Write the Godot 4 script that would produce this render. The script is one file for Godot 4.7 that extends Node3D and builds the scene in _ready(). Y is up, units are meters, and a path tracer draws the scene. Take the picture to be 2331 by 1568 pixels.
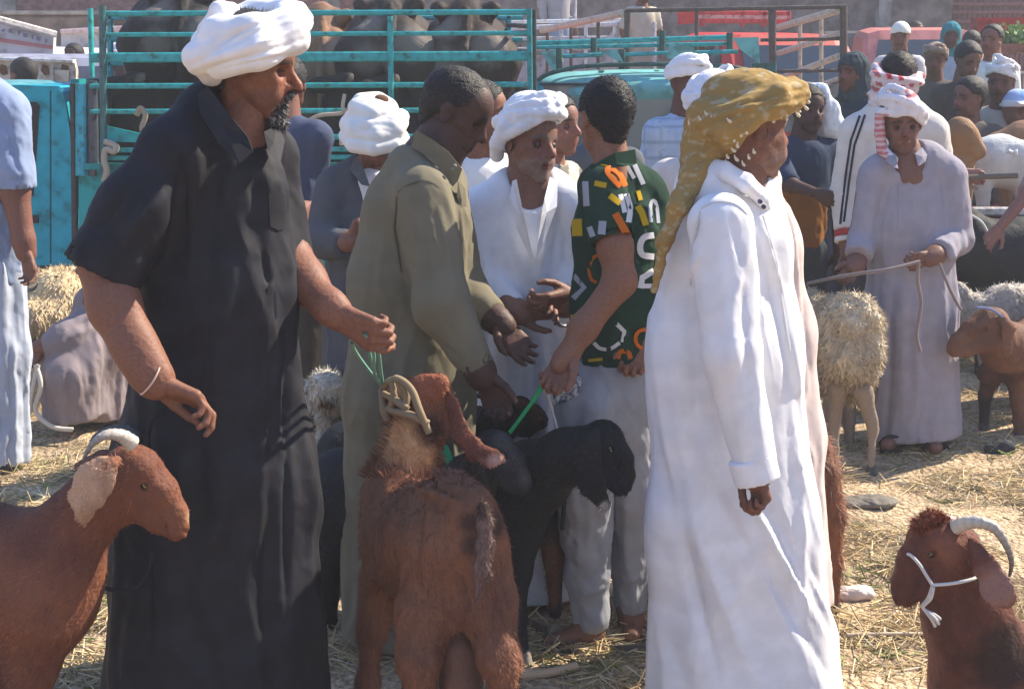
extends Node3D
# A livestock market: every thing is laid out in metres from points measured on the photograph (2331 x 1568 grid) and a distance.

const F := 3144.0
const TILT := 0.2021
const EYE := Vector3(0, 1.8, 0)
var D0 := 5.0
var O := Vector3.ZERO
var jobs: Array = []
var names := {}
var rng := RandomNumberGenerator.new()
var nz := FastNoiseLite.new()
var nz2 := FastNoiseLite.new()
var M := {}
var nofn: Callable

# ---- distance fields: tapered capsules in stretched spaces, joined smoothly ----
class Field:
	var mats: Array[Basis] = []
	var plain := PackedByteArray()
	var a := PackedVector3Array()
	var ba := PackedVector3Array()
	var il := PackedFloat32Array()
	var ra := PackedFloat32Array()
	var dr := PackedFloat32Array()
	var ms := PackedFloat32Array()
	var kk := PackedFloat32Array()
	var fl := PackedByteArray()
	var lo := Vector3(1e9, 1e9, 1e9)
	var hi := Vector3(-1e9, -1e9, -1e9)
	# flags: 1 flat end at b, 2 carves, 4 flat end at a
	func add(p: Vector3, q: Vector3, r1: float, r2: float, k := 0.02, m := Basis.IDENTITY, scale_ := 1.0, flags := 0) -> void:
		var is_plain := m == Basis.IDENTITY
		mats.append(m)
		plain.append(1 if is_plain else 0)
		var p2 := m * p
		var d := m * q - p2
		a.append(p2)
		ba.append(d)
		il.append(1.0 / maxf(d.length_squared(), 1e-12))
		ra.append(r1)
		dr.append(r2 - r1)
		ms.append(scale_)
		kk.append(maxf(k, 1e-5))
		fl.append(flags)
		if flags & 2 == 0:
			var inv := m.inverse()
			for e in [[p, r1], [q, r2]]:
				for ax in 3:
					var w: float = Vector3(inv.x[ax], inv.y[ax], inv.z[ax]).length() * e[1]
					lo[ax] = minf(lo[ax], e[0][ax] - w)
					hi[ax] = maxf(hi[ax], e[0][ax] + w)
	func one(i: int, p: Vector3) -> float:
		var q := p - a[i] if plain[i] else mats[i] * p - a[i]
		var b := ba[i]
		var t := q.dot(b) * il[i]
		var h := clampf(t, 0.0, 1.0)
		var e := (q - b * h).length() - ra[i] - dr[i] * h
		var g := fl[i]
		if g & 5:
			if g & 1:
				e = maxf(e, (t - 1.0) / sqrt(il[i]))
			if g & 4:
				e = maxf(e, -t / sqrt(il[i]))
		return e * ms[i]
	func ev(p: Vector3, list: PackedInt32Array) -> float:
		var d := 1e9
		for i in list:
			var q := p - a[i] if plain[i] else mats[i] * p - a[i]
			var b := ba[i]
			var t := q.dot(b) * il[i]
			var h0 := clampf(t, 0.0, 1.0)
			var e := (q - b * h0).length() - ra[i] - dr[i] * h0
			if fl[i] & 5:
				if fl[i] & 1:
					e = maxf(e, (t - 1.0) / sqrt(il[i]))
				if fl[i] & 4:
					e = maxf(e, -t / sqrt(il[i]))
			e *= ms[i]
			var k := kk[i]
			if fl[i] & 2 == 0 and absf(d - e) >= k:
				d = minf(d, e)
				continue
			if fl[i] & 2:
				e = -e
				var h2 := maxf(k - absf(d - e), 0.0)
				d = maxf(d, e) + h2 * h2 / (4.0 * k)
			else:
				var h := maxf(k - absf(d - e), 0.0)
				d = minf(d, e) - h * h / (4.0 * k)
		return d
	func order() -> PackedInt32Array:
		var l := PackedInt32Array()
		for i in a.size():
			if fl[i] & 2 == 0:
				l.append(i)
		for i in a.size():
			if fl[i] & 2:
				l.append(i)
		return l
	func ray(from: Vector3, dir: Vector3, t0: float, t1: float) -> float:
		var l := order()
		var t := t0
		for n in 90:
			var d := ev(from + dir * t, l)
			if d < 0.0006:
				return t
			t += d * 0.8
			if t > t1:
				break
		return -1.0

# one piece of skin: meshes a field by surface nets; results stay in local units until placed by xf
class Unit:
	var f: Field
	var cell := 0.01
	var xf := Transform3D.IDENTITY
	var disp: Callable
	var paint: Callable
	var color := Color(0.5, 0.5, 0.5)
	var pos := PackedVector3Array()
	var nrm := PackedVector3Array()
	var col := PackedColorArray()
	var idx := PackedInt32Array()
	func run() -> void:
		var pad := Vector3.ONE * cell * 2.5
		var lo := f.lo - pad
		var size := f.hi - f.lo + pad * 2.0
		const B := 4
		var bx := int(ceil(size.x / cell / B)) + 1
		var by := int(ceil(size.y / cell / B)) + 1
		var bz := int(ceil(size.z / cell / B)) + 1
		var nx := bx * B + 1
		var ny := by * B + 1
		var nzz := bz * B + 1
		var sy := nx
		var sz := nx * ny
		var val := PackedFloat32Array()
		val.resize(nx * ny * nzz)
		val.fill(9e8)
		var vid := PackedInt32Array()
		vid.resize(nx * ny * nzz)
		vid.fill(-1)
		var all := f.order()
		var half := cell * B * 0.5
		var rad := half * 1.7321
		var active := PackedInt32Array()
		var dl := PackedFloat32Array()
		dl.resize(all.size())
		const S := 4
		var srad := rad * S
		for sup in ((bx + S - 1) / S) * ((by + S - 1) / S) * ((bz + S - 1) / S):
			var sxn := (bx + S - 1) / S
			var syn := (by + S - 1) / S
			var x0s := (sup % sxn) * S
			var y0s := ((sup / sxn) % syn) * S
			var z0s := (sup / (sxn * syn)) * S
			var cs := lo + (Vector3(x0s, y0s, z0s) + Vector3.ONE * S * 0.5) * B * cell
			var smin := 1e9
			for j in all.size():
				var i := all[j]
				dl[j] = f.one(i, cs)
				if f.fl[i] & 2 == 0:
					smin = minf(smin, dl[j])
			if smin > srad * 1.25 + 0.012:
				continue
			var near := PackedInt32Array()
			for j in all.size():
				var i := all[j]
				if f.fl[i] & 2:
					if dl[j] < srad * 1.3 + f.kk[i]:
						near.append(i)
				elif dl[j] < smin + 2.3 * srad + f.kk[i]:
					near.append(i)
			var nn := near.size()
			for blk in S * S * S:
				var x := x0s + blk % S
				var y := y0s + (blk / S) % S
				var z := z0s + blk / (S * S)
				if x < bx and y < by and z < bz:
					var c := lo + Vector3(x * B * cell + half, y * B * cell + half, z * B * cell + half)
					var dmin := 1e9
					var carved := false
					for j in nn:
						var i := near[j]
						var e := f.one(i, c)
						dl[j] = e
						if f.fl[i] & 2 == 0:
							dmin = minf(dmin, e)
						elif e < rad * 1.3 + f.kk[i]:
							carved = true
					if dmin > rad * 1.25 + 0.012 or dmin < -rad * 1.3 - 0.06 and not carved:
						continue
					var list := PackedInt32Array()
					for j in nn:
						var i := near[j]
						if f.fl[i] & 2:
							if dl[j] < rad * 1.3 + f.kk[i]:
								list.append(i)
						elif dl[j] < dmin + 2.3 * rad + f.kk[i]:
							list.append(i)
					active.append(x + bx * (y + by * z))
					for zz in B + 1:
						for yy in B + 1:
							var at := (x * B) + sy * (y * B + yy) + sz * (z * B + zz)
							var p := lo + Vector3(x * B, y * B + yy, z * B + zz) * cell
							for xx in B + 1:
								if val[at] > 8e8:
									val[at] = f.ev(p, list)
								at += 1
								p.x += cell
		# vertices
		var offs := PackedInt32Array([0, 1, sy, sy + 1, sz, sz + 1, sz + sy, sz + sy + 1])
		var e0 := PackedInt32Array([0, 2, 4, 6, 0, 1, 4, 5, 0, 1, 2, 3])
		var e1 := PackedInt32Array([1, 3, 5, 7, 2, 3, 6, 7, 4, 5, 6, 7])
		var cv := PackedVector3Array()
		for i in 8:
			cv.append(Vector3(i & 1, (i >> 1) & 1, (i >> 2) & 1))
		var cells := PackedInt32Array()
		var g := PackedFloat32Array()
		g.resize(8)
		for bk in active:
			var x0 := (bk % bx) * B
			var y0 := ((bk / bx) % by) * B
			var z0 := (bk / (bx * by)) * B
			for z in range(z0, z0 + B):
				for y in range(y0, y0 + B):
					var at := x0 + sy * y + sz * z
					for x in range(x0, x0 + B):
						var m := 0
						for i in 8:
							var w := val[at + offs[i]]
							g[i] = w
							if w < 0.0:
								m |= 1 << i
						if m != 0 and m != 255:
							var s := Vector3.ZERO
							var n := 0
							for e in 12:
								var p0 := e0[e]
								var p1 := e1[e]
								var v0 := g[p0]
								var v1 := g[p1]
								if (v0 < 0.0) != (v1 < 0.0):
									s += cv[p0].lerp(cv[p1], clampf(v0 / (v0 - v1), 0.0, 1.0))
									n += 1
							vid[at] = pos.size()
							pos.append(lo + (Vector3(x, y, z) + s / n) * cell)
							cells.append(at)
						at += 1
		# faces
		var st := PackedInt32Array([1, sy, sz])
		for at in cells:
			var v0 := val[at]
			for ax in 3:
				var v1 := val[at + st[ax]]
				if (v0 < 0.0) == (v1 < 0.0):
					continue
				var u := st[(ax + 1) % 3]
				var w := st[(ax + 2) % 3]
				if at - u - w < 0:
					continue
				var q0 := vid[at - u - w]
				var q1 := vid[at - w]
				var q2 := vid[at]
				var q3 := vid[at - u]
				if q0 < 0 or q1 < 0 or q3 < 0:
					continue
				if v0 < 0.0:
					idx.append_array(PackedInt32Array([q0, q2, q1, q0, q3, q2]))
				else:
					idx.append_array(PackedInt32Array([q0, q1, q2, q0, q2, q3]))
		normals()
		if disp.is_valid():
			for i in pos.size():
				pos[i] += nrm[i] * float(disp.call(pos[i], nrm[i]))
			normals()
		col.resize(pos.size())
		if paint.is_valid():
			for i in pos.size():
				col[i] = paint.call(pos[i], nrm[i])
		else:
			col.fill(color)
		var nb := xf.basis.orthonormalized()
		if xf.basis.determinant() < 0.0:
			for t in range(0, idx.size(), 3):
				var w2 := idx[t]
				idx[t] = idx[t + 1]
				idx[t + 1] = w2
		for i in pos.size():
			pos[i] = xf * pos[i]
			nrm[i] = nb * nrm[i]
	func normals() -> void:
		nrm.resize(pos.size())
		nrm.fill(Vector3.ZERO)
		for t in range(0, idx.size(), 3):
			var i := idx[t]
			var j := idx[t + 1]
			var k := idx[t + 2]
			var n := (pos[k] - pos[i]).cross(pos[j] - pos[i])
			nrm[i] += n
			nrm[j] += n
			nrm[k] += n
		for i in nrm.size():
			nrm[i] = nrm[i].normalized()

# ---- a plain triangle collector (flat or given normals) ----
class Surf:
	var pos := PackedVector3Array()
	var nrm := PackedVector3Array()
	var col := PackedColorArray()
	var idx := PackedInt32Array()
	var c := Color(1, 1, 1)
	func tri(p: Vector3, q: Vector3, r: Vector3, n: Vector3) -> void:
		var g := (r - p).cross(q - p)
		var b := pos.size()
		for v in ([p, q, r] if g.dot(n) > 0.0 else [p, r, q]):
			pos.append(v)
			nrm.append(n)
			col.append(c)
		idx.append_array(PackedInt32Array([b, b + 1, b + 2]))
	func quad(p: Vector3, q: Vector3, r: Vector3, s: Vector3, away: Vector3) -> void:
		var n := (q - p).cross(s - p)
		if n.length_squared() < 1e-16:
			n = (r - q).cross(s - r)
		n = n.normalized()
		if n.dot((p + q + r + s) * 0.25 - away) < 0.0:
			n = -n
		tri(p, q, r, n)
		tri(p, r, s, n)
	# a bar with a rectangular section and small chamfers
	func bar(p: Vector3, q: Vector3, w: float, h: float, up := Vector3.UP, bev := 0.15) -> void:
		var d := (q - p).normalized()
		if absf(d.dot(up)) > 0.95:
			up = Vector3.BACK
		var sx := d.cross(up).normalized()
		var uy := sx.cross(d).normalized()
		var b := minf(w, h) * bev
		var o: Array[Vector2] = [Vector2(w / 2 - b, h / 2), Vector2(-w / 2 + b, h / 2), Vector2(-w / 2, h / 2 - b), Vector2(-w / 2, -h / 2 + b), Vector2(-w / 2 + b, -h / 2), Vector2(w / 2 - b, -h / 2), Vector2(w / 2, -h / 2 + b), Vector2(w / 2, h / 2 - b)]
		var mid := (p + q) * 0.5
		for i in 8:
			var e := o[i]
			var f := o[(i + 1) % 8]
			var e3 := sx * e.x + uy * e.y
			var f3 := sx * f.x + uy * f.y
			quad(p + e3, q + e3, q + f3, p + f3, mid)
			tri(p, p + e3, p + f3, -d)
			tri(q, q + e3, q + f3, d)
	func box(center: Vector3, size: Vector3) -> void:
		bar(center - Vector3(size.x / 2, 0, 0), center + Vector3(size.x / 2, 0, 0), size.z, size.y, Vector3.UP, 0.06)
	# a tube through points, with a radius per point or one for all
	func tube(pts: PackedVector3Array, radii: Array, sides := 8, flat_ := 1.0) -> void:
		var base := pos.size()
		var up := Vector3.UP
		for i in pts.size():
			var d := (pts[mini(i + 1, pts.size() - 1)] - pts[maxi(i - 1, 0)]).normalized()
			if absf(d.dot(up)) > 0.98:
				up = Vector3(0.7, 0.1, 0.7).normalized()
			var sx := d.cross(up).normalized()
			var uy := sx.cross(d)
			up = uy
			var r: float = radii[mini(i, radii.size() - 1)]
			for j in sides:
				var an := TAU * j / sides
				var n := sx * cos(an) + uy * sin(an) * flat_
				pos.append(pts[i] + n * r)
				nrm.append((sx * cos(an) * flat_ + uy * sin(an)).normalized())
				col.append(c)
		for i in pts.size() - 1:
			for j in sides:
				var q0 := base + i * sides + j
				var q1 := base + i * sides + (j + 1) % sides
				idx.append_array(PackedInt32Array([q0, q1, q1 + sides, q0, q1 + sides, q0 + sides]))
		for e in [0, pts.size() - 1]:
			var b: int = base + e * sides
			for j in range(1, sides - 1):
				idx.append_array(PackedInt32Array([b, b + j, b + j + 1] if e else [b, b + j + 1, b + j]))
	# an outline in a plane with thickness
	func plate(pts: Array, back: Vector3) -> void:
		var n := -back.normalized()
		var ux := Vector3(n.z, 0, -n.x).normalized() if absf(n.y) < 0.95 else Vector3.RIGHT
		var uy := n.cross(ux)
		var flat2 := PackedVector2Array()
		for p in pts:
			flat2.append(Vector2(ux.dot(p), uy.dot(p)))
		var ids := Geometry2D.triangulate_polygon(flat2)
		var mid := Vector3.ZERO
		for p in pts:
			mid += p
		mid = mid / pts.size() + back * 0.5
		for t in range(0, ids.size(), 3):
			tri(pts[ids[t]], pts[ids[t + 1]], pts[ids[t + 2]], n)
			tri(pts[ids[t]] + back, pts[ids[t + 1]] + back, pts[ids[t + 2]] + back, -n)
		var turn := 1.0 if Geometry2D.is_polygon_clockwise(flat2) else -1.0
		for i in pts.size():
			var p: Vector3 = pts[i]
			var q: Vector3 = pts[(i + 1) % pts.size()]
			var side := (q - p).cross(n).normalized() * -turn
			tri(p, q, q + back, -side)
			tri(p, q + back, p + back, -side)

# ---- places ----
func pt(px: float, py: float, d: float) -> Vector3:
	var dy := (784.0 - py) / F
	return EYE + Vector3((px - 1165.5) / F, dy * cos(TILT) - sin(TILT), -dy * sin(TILT) - cos(TILT)) * (d / (dy * sin(TILT) + cos(TILT)))

func v(px: float, py: float, dz := 0.0) -> Vector3:
	return pt(px, py, D0 + dz) - O

func ppm() -> float:
	return F / D0

func ground_y(d: float) -> float:
	return maxf(0.0, d - 9.0) * 0.06

func ground_at(px: float, d: float) -> Vector3:
	var p := pt(px, 784, d)
	return Vector3(p.x, ground_y(d), -d)

func pix(p: Vector3, o: Vector3) -> Vector2:
	var q := p + o - EYE
	var z := -(q.z * cos(TILT) + q.y * sin(TILT))
	var y := q.y * cos(TILT) - q.z * sin(TILT)
	return Vector2(1165.5 + q.x / z * F, 784.0 - y / z * F)

# ---- nodes ----
func numbered(n: String) -> String:
	names[n] = names.get(n, -1) + 1
	return n if names[n] == 0 else "%s_%03d" % [n, names[n]]

func thing(called: String, label: String, category: String, px: float, d: float, group := "", at_y := INF) -> Node3D:
	var o := Node3D.new()
	o.name = numbered(called)
	add_child(o)
	D0 = d
	O = ground_at(px, d)
	if at_y != INF:
		O.y = at_y
	o.position = O
	tag(o, label, category, group)
	return o

func tag(o: Node, label: String, category: String, group := "", kind := "") -> void:
	if label:
		o.set_meta("label", label)
	if category:
		o.set_meta("category", category)
	if group:
		o.set_meta("group", group)
	if kind:
		o.set_meta("kind", kind)

func hang(called: String, s, mat: Material, parent: Node, label := "") -> MeshInstance3D:
	var o := MeshInstance3D.new()
	o.name = numbered(called) if parent == self else called
	var arr := []
	arr.resize(Mesh.ARRAY_MAX)
	arr[Mesh.ARRAY_VERTEX] = s.pos
	arr[Mesh.ARRAY_NORMAL] = s.nrm
	arr[Mesh.ARRAY_COLOR] = s.col
	arr[Mesh.ARRAY_INDEX] = s.idx
	var m := ArrayMesh.new()
	m.add_surface_from_arrays(Mesh.PRIMITIVE_TRIANGLES, arr)
	o.mesh = m
	o.material_override = mat
	if label:
		o.set_meta("label", label)
	parent.add_child(o, true)
	return o

# skins are meshed together at the end, in parallel
func skin(called: String, units: Array, mat: Material, parent: Node, fur := {}, label := "") -> MeshInstance3D:
	var o := MeshInstance3D.new()
	o.name = called
	o.material_override = mat
	if label:
		o.set_meta("label", label)
	parent.add_child(o, true)
	jobs.append({"node": o, "units": units, "fur": fur})
	return o

func unit(f: Field, cell: float, color := Color(0.5, 0.5, 0.5), disp : Callable = nofn, paint : Callable = nofn, xf := Transform3D.IDENTITY) -> Unit:
	var u := Unit.new()
	u.f = f
	u.cell = cell
	u.color = color
	u.disp = disp
	u.paint = paint
	u.xf = xf
	return u

func run_jobs() -> void:
	var us: Array = []
	for j in jobs:
		us.append_array(j.units)
	var t := Time.get_ticks_msec()
	var id := WorkerThreadPool.add_group_task(func(i: int): us[i].run(), us.size())
	WorkerThreadPool.wait_for_group_task_completion(id)
	var tris := 0
	for j in jobs:
		var pos := PackedVector3Array()
		var nrm := PackedVector3Array()
		var col := PackedColorArray()
		var idx := PackedInt32Array()
		for u in j.units:
			var b := pos.size()
			pos.append_array(u.pos)
			nrm.append_array(u.nrm)
			col.append_array(u.col)
			var k: PackedInt32Array = u.idx
			if b:
				for i in k.size():
					k[i] += b
			idx.append_array(k)
		tris += idx.size() / 3
		if idx.size() > 150000: print(j.node.name, " ", j.node.get_parent().name, " ", idx.size() / 3)
		if idx.is_empty():
			print("EMPTY ", j.node.name, " ", j.node.get_parent().name)
			continue
		var arr := []
		arr.resize(Mesh.ARRAY_MAX)
		arr[Mesh.ARRAY_VERTEX] = pos
		arr[Mesh.ARRAY_NORMAL] = nrm
		arr[Mesh.ARRAY_COLOR] = col
		arr[Mesh.ARRAY_INDEX] = idx
		var m := ArrayMesh.new()
		m.add_surface_from_arrays(Mesh.PRIMITIVE_TRIANGLES, arr)
		j.node.mesh = m
		if j.fur:
			grow(j.node, pos, nrm, col, idx, j.fur)
	print("skins %d, %d triangles, %d ms" % [us.size(), tris, Time.get_ticks_msec() - t])

var blade: ArrayMesh
func make_blade() -> ArrayMesh:
	var s := Surf.new()
	var w := [0.5, 0.42, 0.25, 0.0]
	for i in 3:
		var y0 := i / 3.0
		var y1 := (i + 1) / 3.0
		var b0 := Vector3(0, y0, y0 * y0 * 0.18)
		var b1 := Vector3(0, y1, y1 * y1 * 0.18)
		var l0 := b0 - Vector3(w[i], 0, 0)
		var r0 := b0 + Vector3(w[i], 0, 0)
		s.tri(l0, r0, b1 + Vector3(w[i + 1], 0, 0), Vector3.BACK)
		if i < 2:
			s.tri(l0, b1 + Vector3(w[i + 1], 0, 0), b1 - Vector3(w[i + 1], 0, 0), Vector3.BACK)
	var arr := []
	arr.resize(Mesh.ARRAY_MAX)
	arr[Mesh.ARRAY_VERTEX] = s.pos
	arr[Mesh.ARRAY_NORMAL] = s.nrm
	arr[Mesh.ARRAY_INDEX] = s.idx
	var m := ArrayMesh.new()
	m.add_surface_from_arrays(Mesh.PRIMITIVE_TRIANGLES, arr)
	return m

# hair: many small blades on the skin of an animal, lying along flow
func grow(skin_node: MeshInstance3D, pos: PackedVector3Array, nrm: PackedVector3Array, col: PackedColorArray, idx: PackedInt32Array, how: Dictionary) -> void:
	var g := RandomNumberGenerator.new()
	g.seed = hash(skin_node.get_parent().name) + hash(how.get("part", "fur"))
	var mm := MultiMesh.new()
	mm.transform_format = MultiMesh.TRANSFORM_3D
	mm.use_colors = true
	mm.mesh = blade
	var xs: Array[Transform3D] = []
	var cs := PackedColorArray()
	var flow: Callable = how.flow
	var ntri := idx.size() / 3
	var tries := 0
	var want: int = how.n
	while xs.size() < want and tries < want * 3:
		tries += 1
		var t := g.randi() % ntri
		var i := idx[t * 3]
		var p := pos[i].lerp(pos[idx[t * 3 + 1]], g.randf()).lerp(pos[idx[t * 3 + 2]], g.randf() * 0.6)
		var n := nrm[i]
		var d: Vector4 = flow.call(p, n)   # direction and length
		if d.w <= 0.0:
			continue
		var dir := (Vector3(d.x, d.y, d.z) + Vector3(g.randfn(), g.randfn(), g.randfn()) * float(how.get("mess", 0.18))).normalized()
		dir = (dir - n * minf(dir.dot(n), 0.0) + n * float(how.get("lift", 0.35))).normalized()
		var side := dir.cross(n)
		if side.length_squared() < 1e-4:
			side = dir.cross(Vector3(0.3, 0.9, 0.2))
		side = side.normalized()
		var l := d.w * g.randf_range(0.65, 1.25)
		var w: float = how.get("width", 0.002) * g.randf_range(0.7, 1.3)
		xs.append(Transform3D(Basis(side * w, dir * l, side.cross(dir) * l), p - n * 0.001))
		var k := g.randf_range(how.get("dark", 0.75), how.get("light", 1.3))
		cs.append(Color(col[i].r * k, col[i].g * k, col[i].b * k))
	mm.instance_count = xs.size()
	for i in xs.size():
		mm.set_instance_transform(i, xs[i])
		mm.set_instance_color(i, cs[i])
	var o := MultiMeshInstance3D.new()
	o.name = how.get("part", "fur")
	o.multimesh = mm
	o.material_override = M.fur
	o.set_meta("kind", "stuff")
	skin_node.get_parent().add_child(o, true)

# ---- drawing with photograph points ----
const FLAT := 1
const CARVE := 2
const FLAT0 := 4

# a chain of tapered capsules: x, y, depth offset, radius in grid points, repeated; kz stretches depth
func ch(f: Field, l: Array, kz := 1.0, k := 0.03, flags := 0) -> void:
	var m := Basis.from_scale(Vector3(1, 1, 1.0 / kz)) if kz != 1.0 else Basis.IDENTITY
	var s := ppm()
	if l.size() == 4:
		var c := v(l[0], l[1], l[2])
		f.add(c, c, l[3] / s, l[3] / s, k, m, minf(1.0, kz), flags & CARVE)
		return
	for i in range(0, l.size() - 4, 4):
		var g := flags & CARVE
		if flags & FLAT and i == l.size() - 8:
			g |= FLAT
		if flags & FLAT0 and i == 0:
			g |= FLAT0
		f.add(v(l[i], l[i + 1], l[i + 2]), v(l[i + 4], l[i + 5], l[i + 6]), l[i + 3] / s, l[i + 7] / s, k, m, minf(1.0, kz), g)

# an ellipsoid with its own axes
func el(f: Field, c: Vector3, r: Vector3, b := Basis.IDENTITY, k := 0.03, flags := 0) -> void:
	var m := Basis.from_scale(Vector3(1.0 / r.x, 1.0 / r.y, 1.0 / r.z)) * b.transposed()
	f.add(c, c, 1.0, 1.0, k, m, minf(r.x, minf(r.y, r.z)), flags)

func px_path(l: Array) -> PackedVector3Array:
	var p := PackedVector3Array()
	for i in range(0, l.size(), 3):
		p.append(v(l[i], l[i + 1], l[i + 2]))
	return p

func smooth(p: PackedVector3Array, n := 5) -> PackedVector3Array:
	var q := PackedVector3Array()
	for i in p.size() - 1:
		for j in n:
			q.append(p[i].cubic_interpolate(p[i + 1], p[maxi(i - 1, 0)], p[mini(i + 2, p.size() - 1)], float(j) / n))
	q.append(p[p.size() - 1])
	return q

# cloth laid over a field: an outline in grid points becomes a curved sheet standing proud of the surface below it
func overlay(f: Field, outline: Array, lift := 0.004, c := Color(1, 1, 1), step := 7.0, thick := 0.004) -> Surf:
	var s := Surf.new()
	s.c = c
	var poly := PackedVector2Array()
	for i in range(0, outline.size(), 2):
		poly.append(Vector2(outline[i], outline[i + 1]))
	var dense := PackedVector2Array()
	for i in poly.size():
		var p := poly[i]
		var q := poly[(i + 1) % poly.size()]
		var n := maxi(1, int(p.distance_to(q) / step))
		for j in n:
			dense.append(p.lerp(q, float(j) / n))
	var pts := dense.duplicate()
	var r := Rect2(poly[0], Vector2.ZERO)
	for p in poly:
		r = r.expand(p)
	var y := r.position.y + step * 0.5
	while y < r.end.y:
		var x := r.position.x + step * 0.5
		while x < r.end.x:
			var p := Vector2(x, y)
			if Geometry2D.is_point_in_polygon(p, poly):
				var ok := true
				for q in dense:
					if q.distance_squared_to(p) < step * step * 0.3:
						ok = false
						break
				if ok:
					pts.append(p)
			x += step
		y += step
	var ids := Geometry2D.triangulate_delaunay(pts)
	var top := PackedVector3Array()
	var good := PackedByteArray()
	for p in pts:
		var w := pt(p.x, p.y, D0)
		var dir := (w - EYE).normalized()
		var t := f.ray(EYE - O, dir, w.distance_to(EYE) - 0.7, w.distance_to(EYE) + 0.7)
		good.append(1 if t > 0.0 else 0)
		top.append(EYE - O + dir * (t if t > 0.0 else w.distance_to(EYE)))
	var l := f.order()
	var nn := PackedVector3Array()
	for p in top:
		var e := 0.004
		var d0 := f.ev(p, l)
		nn.append(Vector3(f.ev(p + Vector3(e, 0, 0), l) - d0, f.ev(p + Vector3(0, e, 0), l) - d0, f.ev(p + Vector3(0, 0, e), l) - d0).normalized())
	var used := {}
	for t in range(0, ids.size(), 3):
		var a := ids[t]
		var b := ids[t + 1]
		var d := ids[t + 2]
		if not (good[a] and good[b] and good[d]) or not Geometry2D.is_point_in_polygon((pts[a] + pts[b] + pts[d]) / 3.0, poly):
			continue
		var base := s.pos.size()
		for i in [a, b, d]:
			s.pos.append(top[i] + nn[i] * lift)
			s.nrm.append(nn[i])
			s.col.append(c)
		var g := (s.pos[base + 2] - s.pos[base]).cross(s.pos[base + 1] - s.pos[base])
		s.idx.append_array(PackedInt32Array([base, base + 1, base + 2] if g.dot(nn[a]) > 0 else [base, base + 2, base + 1]))
	for i in dense.size():
		var j := (i + 1) % dense.size()
		if good[i] and good[j]:
			var p := top[i] + nn[i] * lift
			var q := top[j] + nn[j] * lift
			s.quad(p, q, q - nn[j] * thick * 2.0, p - nn[i] * thick * 2.0, (p + q) * 0.5 - Vector3(0, 0, 0.01) - nn[i] * 0.001)
	return s

# a drawn stroke (lettering, stripe) as a thin raised strip on a field
func stroke_outline(l: Array, w: float) -> Array:
	var left := []
	var right := []
	var n := l.size() / 2
	for i in n:
		var p := Vector2(l[i * 2], l[i * 2 + 1])
		var a := Vector2(l[maxi(i - 1, 0) * 2], l[maxi(i - 1, 0) * 2 + 1])
		var b := Vector2(l[mini(i + 1, n - 1) * 2], l[mini(i + 1, n - 1) * 2 + 1])
		var d := (b - a).normalized().orthogonal() * w * 0.5
		left.append_array([p.x + d.x, p.y + d.y])
		right = [p.x - d.x, p.y - d.y] + right
	return left + right

func merge(a: Surf, b: Surf) -> void:
	var base := a.pos.size()
	a.pos.append_array(b.pos)
	a.nrm.append_array(b.nrm)
	a.col.append_array(b.col)
	for i in b.idx:
		a.idx.append(i + base)

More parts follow.
